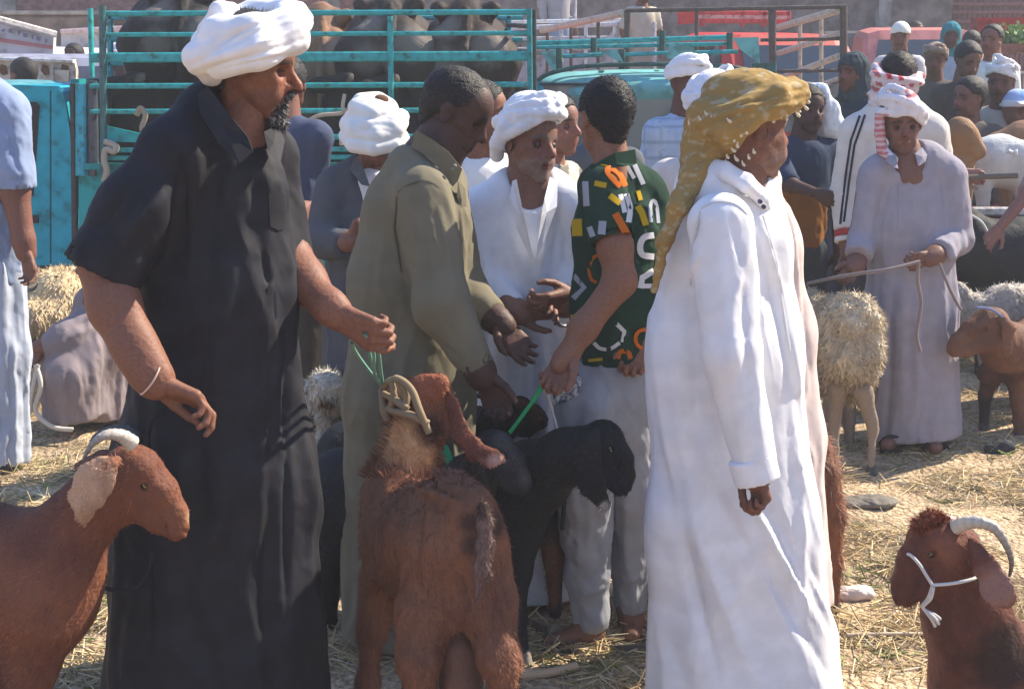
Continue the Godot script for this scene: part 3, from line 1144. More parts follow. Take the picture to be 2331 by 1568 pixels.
func build_vehicles() -> void:
	cattle_truck()
	teal_pickup()
	var t := thing("pickup_truck", "pickup with tall rusty frame and slanting beige rails, beyond the teal windscreen", "pickup truck", 1700, 12.0)
	var rust := Color(0.09, 0.055, 0.045)
	var beige := Color(0.56, 0.46, 0.37)
	var far := 2.6
	rod("top_rail", [1425, 24, 0, 1925, 15, 0], 0.05, 0.035, rust, t)
	rod("post", [1428, 24, 0, 1428, 190, 0], 0.05, 0.05, rust, t)
	rod("post", [1586, 22, 0, 1586, 190, 0], 0.03, 0.03, rust, t)
	rod("post", [1758, 20, 0, 1760, 190, 0], 0.06, 0.06, rust, t)
	rod("post", [1921, 15, 0, 1921, 190, 0], 0.06, 0.06, rust, t)
	for e in [[1422, 29, 1234, 69, 0.06], [1913, 22, 1770, 63, 0.06], [1913, 76, 1772, 121, 0.05], [1913, 127, 1776, 178, 0.05], [1919, 178, 1810, 214, 0.05], [1420, 150, 1310, 178, 0.05]]:
		rod("slanting_rail", [e[0], e[1], 0.0, e[2], e[3], far], e[4], e[4], beige, t)
	for e in [[1246, 68, 190, far], [1300, 60, 170, 2.0], [1362, 45, 170, 1.0], [1822, 55, 205, 1.6], [1870, 40, 205, 0.8]]:
		rod("stanchion", [e[0], e[1], e[3], e[0], e[2], e[3]], 0.035, 0.035, rust if e[0] < 1500 else beige * 0.8, t)
	rod("cross_rail", [1732, 91, 0.05, 1921, 88, 0.05], 0.03, 0.03, rust, t)
	rod("cross_rail", [1764, 162, 0.05, 1921, 160, 0.05], 0.03, 0.03, rust, t)
	sheet("bed_side", [1425, 192, 0, 1925, 192, 0, 1925, 300, 0, 1425, 300, 0], 1.6, Color(0.25, 0.22, 0.2), t)
	wheel(1520, 12.0, 0.34, t)
	wheel(1830, 12.0, 0.34, t)
	# white pickup cage behind
	t = thing("pickup_truck", "white pickup with white tube cage behind the rusty framed pickup", "pickup truck", 1330, 15.0)
	var wh := Color(0.62, 0.62, 0.63)
	rod("top_rail", [1161, 64, 0, 1489, 51, 0], 0.05, 0.05, wh, t)
	rod("rail", [1161, 50, 1.4, 1489, 43, 1.4], 0.05, 0.04, wh, t)
	rod("rail", [1161, 88, 0, 1489, 84, 0], 0.04, 0.04, wh * 0.8, t)
	rod("rail", [1161, 112, 0, 1489, 108, 0], 0.04, 0.04, wh * 0.8, t)
	for x in [1165, 1214, 1278, 1334, 1400, 1490]:
		rod("post", [x, 62 - (x - 1161) * 0.035, 0, x, 185, 0], 0.04, 0.04, wh, t)
	sheet("bed_side", [1165, 126, 0.02, 1490, 124, 0.02, 1490, 220, 0.02, 1165, 220, 0.02], 1.5, Color(0.45, 0.46, 0.48), t)
	sheet("tail_panel", [1385, 85, 0.1, 1400, 62, 0.1, 1415, 62, 0.1, 1432, 85, 0.1], 0.04, Color(0.4, 0.42, 0.45), t)
	wheel(1240, 15.0, 0.33, t)
	wheel(1440, 15.0, 0.33, t)
	t = thing("car", "red and pink car tail showing between the teal rails and the windscreen", "car", 1215, 13.0)
	var xf := hull("body", [[-1.0, 0.3], [1.0, 0.3], [1.0, 0.85], [0.7, 0.95], [0.3, 1.35], [-0.8, 1.35], [-1.0, 0.95]], 1.5, Vector3.ZERO, 0.3, Color(0.42, 0.09, 0.09), t)
	pane("window", xf, [Vector3(-0.6, 0.98, 0.71), Vector3(0.6, 0.98, 0.71), Vector3(0.5, 1.3, 0.38), Vector3(-0.5, 1.3, 0.38)], t)
	# red pickup with red rack
	t = thing("pickup_truck", "bright red pickup with red roof rack facing the market", "pickup truck", 1700, 15.5)
	var red := Color(0.5, 0.045, 0.04)
	xf = hull("cab", [[-2.2, 0.4], [1.5, 0.4], [1.5, 0.95], [0.75, 1.1], [0.25, 1.7], [-0.9, 1.74], [-1.0, 1.1], [-2.2, 1.05]], 1.7, Vector3(0.2, 0, 0), 0.28, red, t)
	pane("windscreen", xf, [Vector3(-0.68, 1.14, 0.75), Vector3(0.68, 1.14, 0.75), Vector3(0.58, 1.58, 0.375), Vector3(-0.58, 1.58, 0.375)], t, Color(0.16, 0.22, 0.3))
	pane("side_window", xf, [Vector3(-0.83, 1.15, 0.45), Vector3(-0.83, 1.15, -0.7), Vector3(-0.755, 1.6, -0.7), Vector3(-0.755, 1.6, 0.2)], t)
	pane("headlight", xf, [Vector3(0.45, 0.75, 1.505), Vector3(0.75, 0.75, 1.505), Vector3(0.75, 0.9, 1.505), Vector3(0.45, 0.9, 1.505)], t, Color(0.5, 0.5, 0.5), M.glossy)
	pane("headlight", xf, [Vector3(-0.75, 0.75, 1.505), Vector3(-0.45, 0.75, 1.505), Vector3(-0.45, 0.9, 1.505), Vector3(-0.75, 0.9, 1.505)], t, Color(0.5, 0.5, 0.5), M.glossy)
	sheet("rack_panel", [1544, 26, 0.9, 1592, 27, 0.9, 1588, 52, 0.9, 1544, 56, 0.9], 0.05, red, t)
	for y in [29, 38, 46]:
		rod("rack_rail", [1590, y, 0.9, 1797, y + 2, 0.9], 0.05, 0.06, red if y != 38 else Color(0.55, 0.36, 0.3), t)
	for x in [1600, 1690, 1740, 1795]:
		rod("rack_post", [x, 26, 0.9, x, 60, 0.9], 0.06, 0.05, red * 0.8, t)
	wheel(1620, 15.6, 0.34, t)
	wheel(1790, 15.2, 0.34, t)
	# faded red pickup facing us
	t = thing("pickup_truck", "faded pinkish red pickup facing the camera behind the skull cap", "pickup truck", 2052, 18.6)
	var pink := Color(0.5, 0.19, 0.17)
	xf = hull("cab", [[-2.4, 0.4], [1.4, 0.4], [1.42, 0.92], [0.8, 1.05], [0.3, 1.62], [-0.8, 1.68], [-0.9, 1.1], [-2.4, 1.05]], 1.62, Vector3(0, 0, 0), -0.12, pink, t, 0.08)
	pane("windscreen", xf, [Vector3(-0.66, 1.09, 0.79), Vector3(0.66, 1.09, 0.79), Vector3(0.57, 1.5, 0.42), Vector3(-0.57, 1.5, 0.42)], t, Color(0.1, 0.14, 0.16))
	pane("side_window", xf, [Vector3(0.815, 1.12, 0.5), Vector3(0.815, 1.12, -0.6), Vector3(0.752, 1.52, -0.6), Vector3(0.752, 1.52, 0.25)], t, Color(0.03, 0.03, 0.035))
	pane("headlight", xf, [Vector3(0.45, 0.7, 1.43), Vector3(0.72, 0.7, 1.43), Vector3(0.72, 0.85, 1.43), Vector3(0.45, 0.85, 1.43)], t, Color(0.5, 0.5, 0.5), M.glossy)
	wheel(1975, 17.7, 0.33, t)
	wheel(2120, 17.7, 0.33, t)
	t = thing("car", "dark grey car roof just behind the faded pinkish pickup", "car", 1990, 21.5)
	xf = hull("body", [[-2.0, 0.35], [2.0, 0.35], [2.0, 0.9], [1.0, 1.0], [0.4, 1.5], [-0.9, 1.5], [-1.6, 1.0], [-2.0, 0.95]], 1.65, Vector3.ZERO, 1.2, Color(0.1, 0.1, 0.105), t)
	pane("side_window", xf, [Vector3(0.83, 1.02, 0.85), Vector3(0.83, 1.02, -1.2), Vector3(0.73, 1.42, -0.8), Vector3(0.73, 1.42, 0.35)], t, Color(0.2, 0.23, 0.22))
	# maroon pickup bed with cattle at right
	t = thing("pickup_truck", "maroon pickup bed with white top rail carrying the white cow", "pickup truck", 2280, 8.05)
	rod("top_rail", [2170, 481, 0, 2520, 481, 0], 0.04, 0.05, Color(0.5, 0.5, 0.48), t)
	sheet("bed_side", [2170, 489, 0, 2520, 489, 0, 2520, 640, 0, 2170, 640, 0], 0.05, Color(0.16, 0.035, 0.035), t)
	sheet("bed_floor", [2170, 560, 0.1, 2520, 560, 0.1, 2520, 570, 0.1, 2170, 570, 0.1], 1.4, Color(0.1, 0.05, 0.05), t)
	sheet("far_side", [2170, 470, 1.35, 2520, 470, 1.35, 2520, 560, 1.35, 2170, 560, 1.35], 0.04, Color(0.16, 0.035, 0.035), t)
	rod("rib", [2300, 489, -0.02, 2300, 640, -0.02], 0.05, 0.04, Color(0.2, 0.05, 0.05), t)
	wheel(2250, 8.7, 0.33, t)
	wheel(2470, 8.7, 0.33, t)
	# left background: lorry board, white pickup, grey car, rusty tailgate
	t = thing("lorry", "white lorry body with faded red stripe and small printed letters, top left", "lorry", 40, 13.0)
	sheet("side_board", [-160, 5, -0.6, 121, 79, 0.3, 118, 150, 0.3, -160, 150, -0.6], 0.08, Color(0.5, 0.49, 0.52), t)
	sheet("stripe", [-160, 62, -0.61, 119, 104, 0.28, 119, 112, 0.28, -160, 74, -0.61], 0.015, Color(0.42, 0.17, 0.17), t)
	rod("top_edge", [-160, 3, -0.6, 122, 78, 0.3], 0.1, 0.06, Color(0.45, 0.42, 0.4), t)
	for e in [[4, 66, 9], [22, 69, 8], [42, 74, 3], [56, 79, 10], [73, 84, 3], [86, 87, 9], [104, 92, 3]]:
		var k: float = -0.09 + (e[0] as float) * 0.0032
		var mk := Surf.new()
		mk.c = Color(0.16, 0.15, 0.2)
		mk.bar(v(e[0] - e[2] * 0.5, e[1], k - 0.02), v(e[0] + e[2] * 0.5, e[1] + e[2] * 0.2, k - 0.02 + e[2] * 0.003), 0.01, 0.035)
		hang("printed_letter", mk, M.rubber, t)
	wheel(20, 13.1, 0.42, t)
	t = thing("car", "grey blue car bonnet behind the rusty white tailgate", "car", 110, 12.6)
	xf = hull("body", [[-1.8, 0.35], [1.8, 0.35], [1.85, 0.85], [0.9, 1.0], [0.3, 1.5], [-1.0, 1.5], [-1.7, 1.0]], 1.6, Vector3(-0.2, 0.15, 0), -1.2, Color(0.27, 0.28, 0.36), t)
	pane("windscreen", xf, [Vector3(-0.65, 1.03, 0.91), Vector3(0.65, 1.03, 0.91), Vector3(0.55, 1.44, 0.4), Vector3(-0.55, 1.44, 0.4)], t)
	t = thing("pickup_truck", "white cream pickup with box body seen through the left truck rails", "pickup truck", 240, 14.0)
	xf = hull("cab", [[-0.9, 0.4], [1.6, 0.4], [1.6, 0.95], [0.9, 1.1], [0.4, 1.62], [-0.9, 1.66]], 1.7, Vector3(-0.15, 0, 0), 0.9, Color(0.6, 0.57, 0.52), t)
	pane("windscreen", xf, [Vector3(-0.7, 1.13, 0.89), Vector3(0.7, 1.13, 0.89), Vector3(0.6, 1.57, 0.44), Vector3(-0.6, 1.57, 0.44)], t)
	sheet("box_side", [138, 74, 0.6, 370, 60, 0.6, 370, 140, 0.6, 138, 140, 0.6], 1.4, Color(0.6, 0.57, 0.57), t)
	rod("box_rail", [138, 72, 0.55, 370, 58, 0.55], 0.06, 0.05, Color(0.62, 0.45, 0.43), t)
	sheet("tarpaulin", [212, 40, 1.0, 300, 38, 1.0, 365, 52, 1.0, 360, 62, 1.0, 212, 70, 1.0], 0.5, Color(0.09, 0.06, 0.05), t)
	wheel(190, 13.8, 0.33, t)
	t = thing("pickup_truck", "rusty white pickup tailgate above the teal cab roof", "pickup truck", 60, 11.3)
	sheet("tailgate", [-120, 132, 0, 168, 141, 0, 172, 160, 0, 168, 330, 0, -120, 330, 0], 0.06, Color(0.56, 0.52, 0.46), t, M.rail)
	rod("top_edge", [-120, 130, -0.01, 168, 139, -0.01], 0.09, 0.03, Color(0.62, 0.63, 0.62), t)
	rod("rib", [118, 150, -0.03, 118, 330, -0.03], 0.03, 0.03, Color(0.45, 0.42, 0.38), t)
	sheet("corner_bracket", [122, 158, -0.03, 154, 160, -0.03, 154, 192, -0.03, 122, 190, -0.03], 0.02, Color(0.6, 0.55, 0.48), t)
	for x in [0, 40, 95, 140]:
		var q := Surf.new()
		q.c = Color(0.13, 0.06, 0.035)
		q.plate([v(x, 146, -0.012), v(x + 13, 150, -0.012), v(x + 16, 168, -0.012), v(x + 5, 172, -0.012), v(x - 4, 160, -0.012)], Vector3(0, 0, -0.006))
		hang("rust_patch", q, M.rubber, t)
	wheel(-60, 11.5, 0.33, t)
	wheel(140, 11.5, 0.33, t)
	t = thing("trailer", "red trailer tailboard with worn pale lettering, top right", "trailer", 2290, 15.0)
	sheet("tailboard", [2218, 40, 0, 2500, 38, 0, 2500, 72, 0, 2218, 70, 0], 0.06, Color(0.46, 0.05, 0.04), t)
	sheet("bed_side", [2205, 99, -0.6, 2500, 99, -0.6, 2500, 120, -0.6, 2205, 120, -0.6], 1.0, Color(0.2, 0.09, 0.07), t)
	for e in [[2279, 4], [2302, 5], [2309, 3], [2316, 4], [2323, 3], [2330, 5]]:
		var q := Surf.new()
		q.c = Color(0.6, 0.45, 0.36)
		q.bar(v(e[0] - e[1] * 0.5, 58, -0.005), v(e[0] + e[1] * 0.5, 58, -0.005), 0.01, 0.022)
		hang("worn_letter", q, M.rubber, t)
	rod("post", [2219, 40, 0.03, 2219, 230, 0.03], 0.07, 0.07, Color(0.2, 0.05, 0.04), t)
	wheel(2280, 15.0, 0.3, t)

func cattle_truck() -> void:
	var t := thing("cattle_truck", "teal stake-sided cattle truck loaded with cows and buffalo", "truck", 700, 8.6)
	for e in [[31, 12, 232, 1208], [79, 10, 232, 1208], [131, 22, 205, 1200], [196, 12, 205, 1200], [254, 11, 205, 1200], [314, 12, 236, 1200], [342, 10, 236, 1200], [360, 10, 236, 1200]]:
		rod("rail", [e[2], e[0], 0, e[3], e[0] - 4, 0], 0.04, e[1] / ppm(), TEAL, t)
	for e in [[204.5, 19, 175, 9, 0.12, TEAL], [232, 13, 400, 14, -0.03, Color(0.03, 0.12, 0.12)], [888, 37, 400, 12, -0.03, TEAL], [1205, 20, 400, 12, -0.03, TEAL * 0.8], [1216, 22, 400, 9, 0.05, Color(0.05, 0.06, 0.055)], [560, 37, 400, 12, -0.03, TEAL]]:
		rod("post", [e[0], e[1], e[4], e[0] + 4, e[2], e[4]], e[3] / ppm(), 0.045, e[5], t)
	for y in [40, 90, 145, 205, 260]:
		rod("far_rail", [232, y, 1.75, 1190, y, 1.75], 0.04, 0.035, TEAL, t)
	for x in [250, 560, 880, 1158]:
		rod("far_post", [x, 36, 1.75, x, 400, 1.75], 0.04, 0.04, TEAL, t)
	for e in [[1205, 60], [1205, 118], [1205, 205]]:
		rod("end_rail", [e[0], e[1], 0, e[0] - 48, e[1] - 4, 1.75], 0.03, 0.03, Color(0.05, 0.06, 0.06), t)
	sheet("side_panel", [178, 376, 0, 1222, 374, 0, 1222, 600, 0, 178, 602, 0], 0.05, TEAL, t)
	sheet("panel_rim", [176, 372, -0.02, 1224, 370, -0.02, 1224, 384, -0.02, 176, 386, -0.02], 0.05, TEAL * 0.85, t)
	sheet("panel_rim", [178, 585, -0.02, 1222, 583, -0.02, 1222, 602, -0.02, 178, 604, -0.02], 0.05, TEAL * 0.9, t)
	for x in [300, 480, 660, 745, 1000, 1120]:
		rod("panel_rib", [x, 386, -0.015, x, 584, -0.015], 0.05, 0.04, TEAL * 0.92, t)
	var fl := Surf.new()
	fl.c = Color(0.12, 0.1, 0.08)
	fl.box(v(700, 560, 0.9), Vector3(2.85, 0.06, 1.7))
	hang("bed_floor", fl, M.paint, t)
	sheet("far_panel", [178, 372, 1.78, 1222, 374, 1.78, 1222, 560, 1.78, 178, 560, 1.78], 0.04, TEAL, t)
	sheet("gusset_plate", [236, 285, -0.03, 328, 306, -0.03, 318, 324, -0.03, 236, 322, -0.03], 0.02, TEAL, t)
	# headboard posts between bed and cab
	rod("headboard_post", [166, 190, 0.02, 170, 600, 0.02], 0.035, 0.05, Color(0.025, 0.025, 0.028), t)
	rod("headboard_post", [184, 190, 0.0, 184, 400, 0.0], 0.065, 0.05, CAB, t)
	rod("headboard_post", [208, 184, 0.02, 212, 400, 0.02], 0.06, 0.06, Color(0.05, 0.055, 0.075), t)
	rod("headboard_post", [150, 240, 0.06, 156, 560, 0.06], 0.03, 0.04, Color(0.5, 0.43, 0.36), t)
	sheet("headboard", [160, 180, 0.1, 178, 180, 0.1, 178, 600, 0.1, 160, 600, 0.1], 1.5, TEAL * 0.7, t)
	pipe("tie_rope", [238, 322, -0.06, 262, 332, -0.08, 258, 345, -0.09, 240, 340, -0.08, 236, 365, -0.08, 242, 388, -0.08, 236, 412, -0.07], 0.02, Color(0.36, 0.31, 0.25), t)
	pipe("tie_rope", [784, 215, -0.04, 780, 245, -0.07, 792, 262, -0.05, 778, 300, -0.06, 776, 330, -0.05], 0.012, Color(0.42, 0.36, 0.28), t)
	pipe("tie_rope", [705, 272, -0.04, 730, 262, -0.05, 775, 258, -0.05, 790, 248, -0.05], 0.012, Color(0.4, 0.34, 0.26), t)
	pipe("tie_rope", [310, 262, -0.05, 318, 245, -0.06, 330, 262, -0.06, 322, 290, -0.06, 326, 305, -0.05], 0.016, Color(0.3, 0.25, 0.19), t)
	wheel(420, 8.7, 0.36, t)
	wheel(1090, 8.7, 0.36, t)
	# cab
	sheet("cab_shell", [168, 604, 0, 167, 480, 0, 158, 300, 0, 148, 235, 0, 140, 208, 0, 126, 196, 0, 40, 193, 0, -70, 196, 0, -150, 330, 0, -330, 352, 0, -350, 604, 0], 1.55, CAB, t)
	var roof := Field.new()
	el(roof, v(35, 200, 0.78), Vector3(0.31, 0.055, 0.78), Basis.IDENTITY, 0.02)
	skin("cab_roof", [unit(roof, 0.02, Color(0.1, 0.3, 0.34))], M.paint, t)
	sheet("door_seal", [112, 206, -0.004, 115, 206, -0.004, 115, 604, -0.004, 112, 604, -0.004], 0.01, Color(0.01, 0.08, 0.1), t)
	sheet("window_seal", [-90, 232, -0.008, 80, 232, -0.008, 88, 240, -0.008, 74, 446, -0.008, -116, 446, -0.008], 0.015, Color(0.02, 0.02, 0.022), t, M.rubber)
	sheet("window", [-80, 244, -0.012, 70, 244, -0.012, 60, 436, -0.012, -104, 436, -0.012], 0.01, Color.WHITE, t, M.glass)
	sheet("door_handle", [70, 490, -0.03, 84, 490, -0.03, 84, 508, -0.03, 70, 508, -0.03], 0.03, Color(0.02, 0.02, 0.02), t, M.rubber)
	wheel(-200, 8.7, 0.36, t)

func teal_pickup() -> void:
	var t := thing("pickup_truck", "teal pickup facing the camera with pipe rack over its pale striped roof", "pickup truck", 1480, 10.0)
	var light := Color(0.16, 0.42, 0.4)
	var rf := Field.new()
	var rc := v(1486, 205, 0.55)
	rf.add(rc + Vector3(-0.62, -0.05, 0), rc + Vector3(0.62, -0.05, 0), 0.26, 0.26, 0.05, Basis.from_scale(Vector3(1, 1.75, 0.44)), 0.44)
	el(rf, rc + Vector3(0, 0.06, 0), Vector3(0.8, 0.09, 0.52), Basis.IDENTITY, 0.08)
	skin("cab_roof", [unit(rf, 0.02, light)], M.paint, t)
	for x: float in [-0.4, 0.0, 0.4]:
		var s := Surf.new()
		s.c = light * 0.8
		s.bar(rc + Vector3(x, 0.142, 0.3), rc + Vector3(x * 1.02, 0.142, -0.4), 0.03, 0.012)
		hang("roof_rib", s, M.paint, t)
	var body := Surf.new()
	body.c = CAB
	body.plate([v(1198, 480, -0.42), v(1778, 480, -0.42), v(1790, 640, -0.5), v(1780, 840, -0.5), v(1196, 840, -0.5), v(1186, 640, -0.5)], Vector3(0, 0, -1.6))
	hang("body", body, M.paint, t)
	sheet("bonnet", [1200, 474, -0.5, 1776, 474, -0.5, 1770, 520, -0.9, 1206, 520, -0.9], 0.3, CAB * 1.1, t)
	sheet("windscreen", [1230, 194, 0.0, 1744, 194, 0.0, 1772, 472, -0.4, 1204, 472, -0.4], 0.02, Color.WHITE, t, M.windscreen)
	for e in [[1228, 190, 1200, 476], [1746, 190, 1776, 476]]:
		rod("pillar", [e[0], e[1], 0.02, e[2], e[3], -0.4], 0.07, 0.06, CAB, t, M.paint)
	rod("windscreen_seal", [1228, 191, -0.01, 1746, 191, -0.01], 0.03, 0.02, Color(0.02, 0.05, 0.07), t, M.rubber)
	rod("wiper", [1400, 466, -0.42, 1520, 430, -0.37], 0.012, 0.012, Color(0.02, 0.02, 0.02), t, M.rubber)
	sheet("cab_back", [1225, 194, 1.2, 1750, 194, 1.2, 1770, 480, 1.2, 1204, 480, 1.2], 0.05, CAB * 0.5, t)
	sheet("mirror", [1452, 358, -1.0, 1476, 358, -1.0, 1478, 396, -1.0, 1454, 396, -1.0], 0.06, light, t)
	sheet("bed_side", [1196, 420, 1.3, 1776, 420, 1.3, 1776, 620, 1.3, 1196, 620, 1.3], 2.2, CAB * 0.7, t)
	wheel(1260, 9.8, 0.33, t)
	wheel(1710, 9.8, 0.33, t)
	# the pipe rack
	rod("rack_pipe", [1216, 98, 0.3, 1664, 84, 0.3], 0.035, 0.035, TEAL, t)
	rod("rack_pipe", [1216, 108, 0.2, 1664, 99, 0.2], 0.035, 0.03, TEAL, t)
	rod("rack_pipe", [1281, 128, 0.1, 1372, 124, 0.1], 0.03, 0.03, TEAL, t)
	rod("rack_pipe", [1424, 124, 0.1, 1532, 120, 0.1], 0.03, 0.03, TEAL, t)
	rod("rack_pipe", [1578, 120, 0.1, 1680, 117, 0.1], 0.03, 0.03, TEAL, t)
	var dk := Color(0.02, 0.1, 0.085)
	for e in [[1273, 110, 163, 15], [1416, 112, 158, 15], [1352, 86, 120, 14], [1508, 70, 120, 14], [1662, 74, 116, 14], [1740, 143, 178, 56]]:
		rod("rack_post", [e[0], e[1], 0.15, e[0], e[2], 0.15], e[3] / ppm(), 0.05, dk, t)
	for e in [[1230, 118, 1266, 112, 1266, 160, 1256, 158], [1362, 116, 1404, 112, 1420, 142, 1398, 134], [1518, 132, 1526, 98, 1582, 108, 1574, 140], [1670, 86, 1728, 84, 1730, 144, 1686, 112]]:
		sheet("bracket_plate", [e[0], e[1], 0.05, e[2], e[3], 0.05, e[4], e[5], 0.05, e[6], e[7], 0.05], 0.02, Color(0.18, 0.5, 0.46), t)
	pipe("roof_rail", [1218, 190, 0.1, 1240, 172, 0.1, 1278, 160, 0.1, 1340, 150, 0.1, 1480, 146, 0.1, 1640, 150, 0.1, 1716, 162, 0.1], 0.016, dk, t, M.rail)

func build_background() -> void:
	# market boundary walls
	var d := 24.0
	var t := thing("brick_wall", "long dusty pink brick wall at the back of the market with grey concrete piers", "wall", 300, d)
	var s := Surf.new()
	s.c = Color(0.27, 0.115, 0.1)
	s.box(v(-100, 37, 0) + Vector3(0, 2.2, 0.1), Vector3(14.0, 4.4, 0.3))
	hang("brickwork", s, M.brick, t)
	for x in [30, 760]:
		var p := Surf.new()
		p.c = Color(0.33, 0.31, 0.27)
		p.box(v(x, 37, 0) + Vector3(0, 2.25, 0.12), Vector3(0.28, 4.5, 0.4))
		hang("pier", p, M.plaster, t)
	t = thing("low_wall", "brown mud wall with pale coping in front of the pink bricks", "wall", 200, 22.0)
	s = Surf.new()
	s.c = Color(0.22, 0.165, 0.13)
	var yy := v(195, 34, 0).y
	s.bar(Vector3(-12, yy * 0.5, 0), Vector3(1.8, yy * 0.5, 0), 0.3, yy)
	hang("wall_body", s, M.plaster, t)
	s = Surf.new()
	s.c = Color(0.42, 0.37, 0.32)
	s.bar(Vector3(-12, yy + 0.03, 0), Vector3(1.8, yy + 0.03, 0), 0.4, 0.06)
	hang("coping", s, M.plaster, t)
	t = thing("shed_wall", "grey brown rendered wall behind the white pickup", "wall", 1500, 23.0)
	s = Surf.new()
	s.c = Color(0.2, 0.165, 0.15)
	s.box(Vector3(0, 2.2, 0), Vector3(9.2, 4.4, 0.3))
	hang("wall_body", s, M.plaster, t)
	s = Surf.new()
	s.c = Color(0.3, 0.3, 0.29)
	s.box(v(2010, 30, -0.2) + Vector3(0, 0.5, 0), Vector3(0.2, 6.0, 0.3))
	hang("pier", s, M.plaster, t)
	t = thing("gate", "tall reddish brown slatted gate beside the rendered wall", "gate", 2180, 23.5)
	for i in 34:
		var x := 2022.0 + i * 11.5
		var q := Surf.new()
		q.c = Color(0.2, 0.075, 0.07) * (1.0 + 0.12 * sin(i * 2.3))
		q.bar(Vector3(v(x, 50, 0).x, 0.05, 0), Vector3(v(x, 50, 0).x, 4.2, 0), 0.055, 0.03)
		hang("slat", q, M.paint, t)
	for y in [10.0, 28.0, 50.0]:
		rod("cross_bar", [2018, y, -0.04, 2420, y - 2, -0.04], 0.05, 0.06, Color(0.19, 0.07, 0.065), t)
	s = Surf.new()
	s.c = Color(0.16, 0.1, 0.09)
	s.box(Vector3(0, 2.2, -1.2), Vector3(8, 4.4, 0.1))
	hang("back_panel", s, M.plaster, t)
	# green fodder heaps
	for e in [[2218, 97, 15.2, 20.0, "small heap of green clover beside the balding man"], [2310, 88, 14.6, 42.0, "larger heap of green clover on the trailer at the right edge"]]:
		D0 = e[2]
		O = pt(e[0], e[1] + 14, e[2])
		var g := RandomNumberGenerator.new()
		g.seed = int(e[0])
		var lf := Surf.new()
		for i in 700:
			var u := Vector3(g.randfn(), absf(g.randfn()) * 0.7, g.randfn()) * 0.4
			var r: float = e[3] / ppm()
			var p := u * r * 1.3
			lf.c = Color(0.09, 0.16, 0.035).lerp(Color(0.2, 0.3, 0.1), g.randf())
			var a := Vector3(g.randfn(), g.randfn() + 0.6, g.randfn()).normalized() * 0.05
			var b := a.cross(Vector3(g.randfn(), g.randfn(), g.randfn())).normalized() * 0.025
			lf.tri(p, p + a * 0.6 + b, p + a, (a.cross(b)).normalized())
			lf.tri(p, p + a, p + a * 0.6 - b, (a.cross(b)).normalized())
		var core := Field.new()
		core.add(Vector3(0, 0, 0), Vector3(0, 0.02, 0), e[3] / ppm() * 0.45, e[3] / ppm() * 0.35)
		var o := Node3D.new()
		o.name = numbered("clover_heap")
		add_child(o)
		o.position = O
		tag(o, e[4], "fodder")
		skin("stalks", [unit(core, 0.03, Color(0.06, 0.1, 0.03), rough(0.03, 9.0))], M.leaf, o)
		hang("leaf", lf, M.leaf, o).set_meta("kind", "stuff")

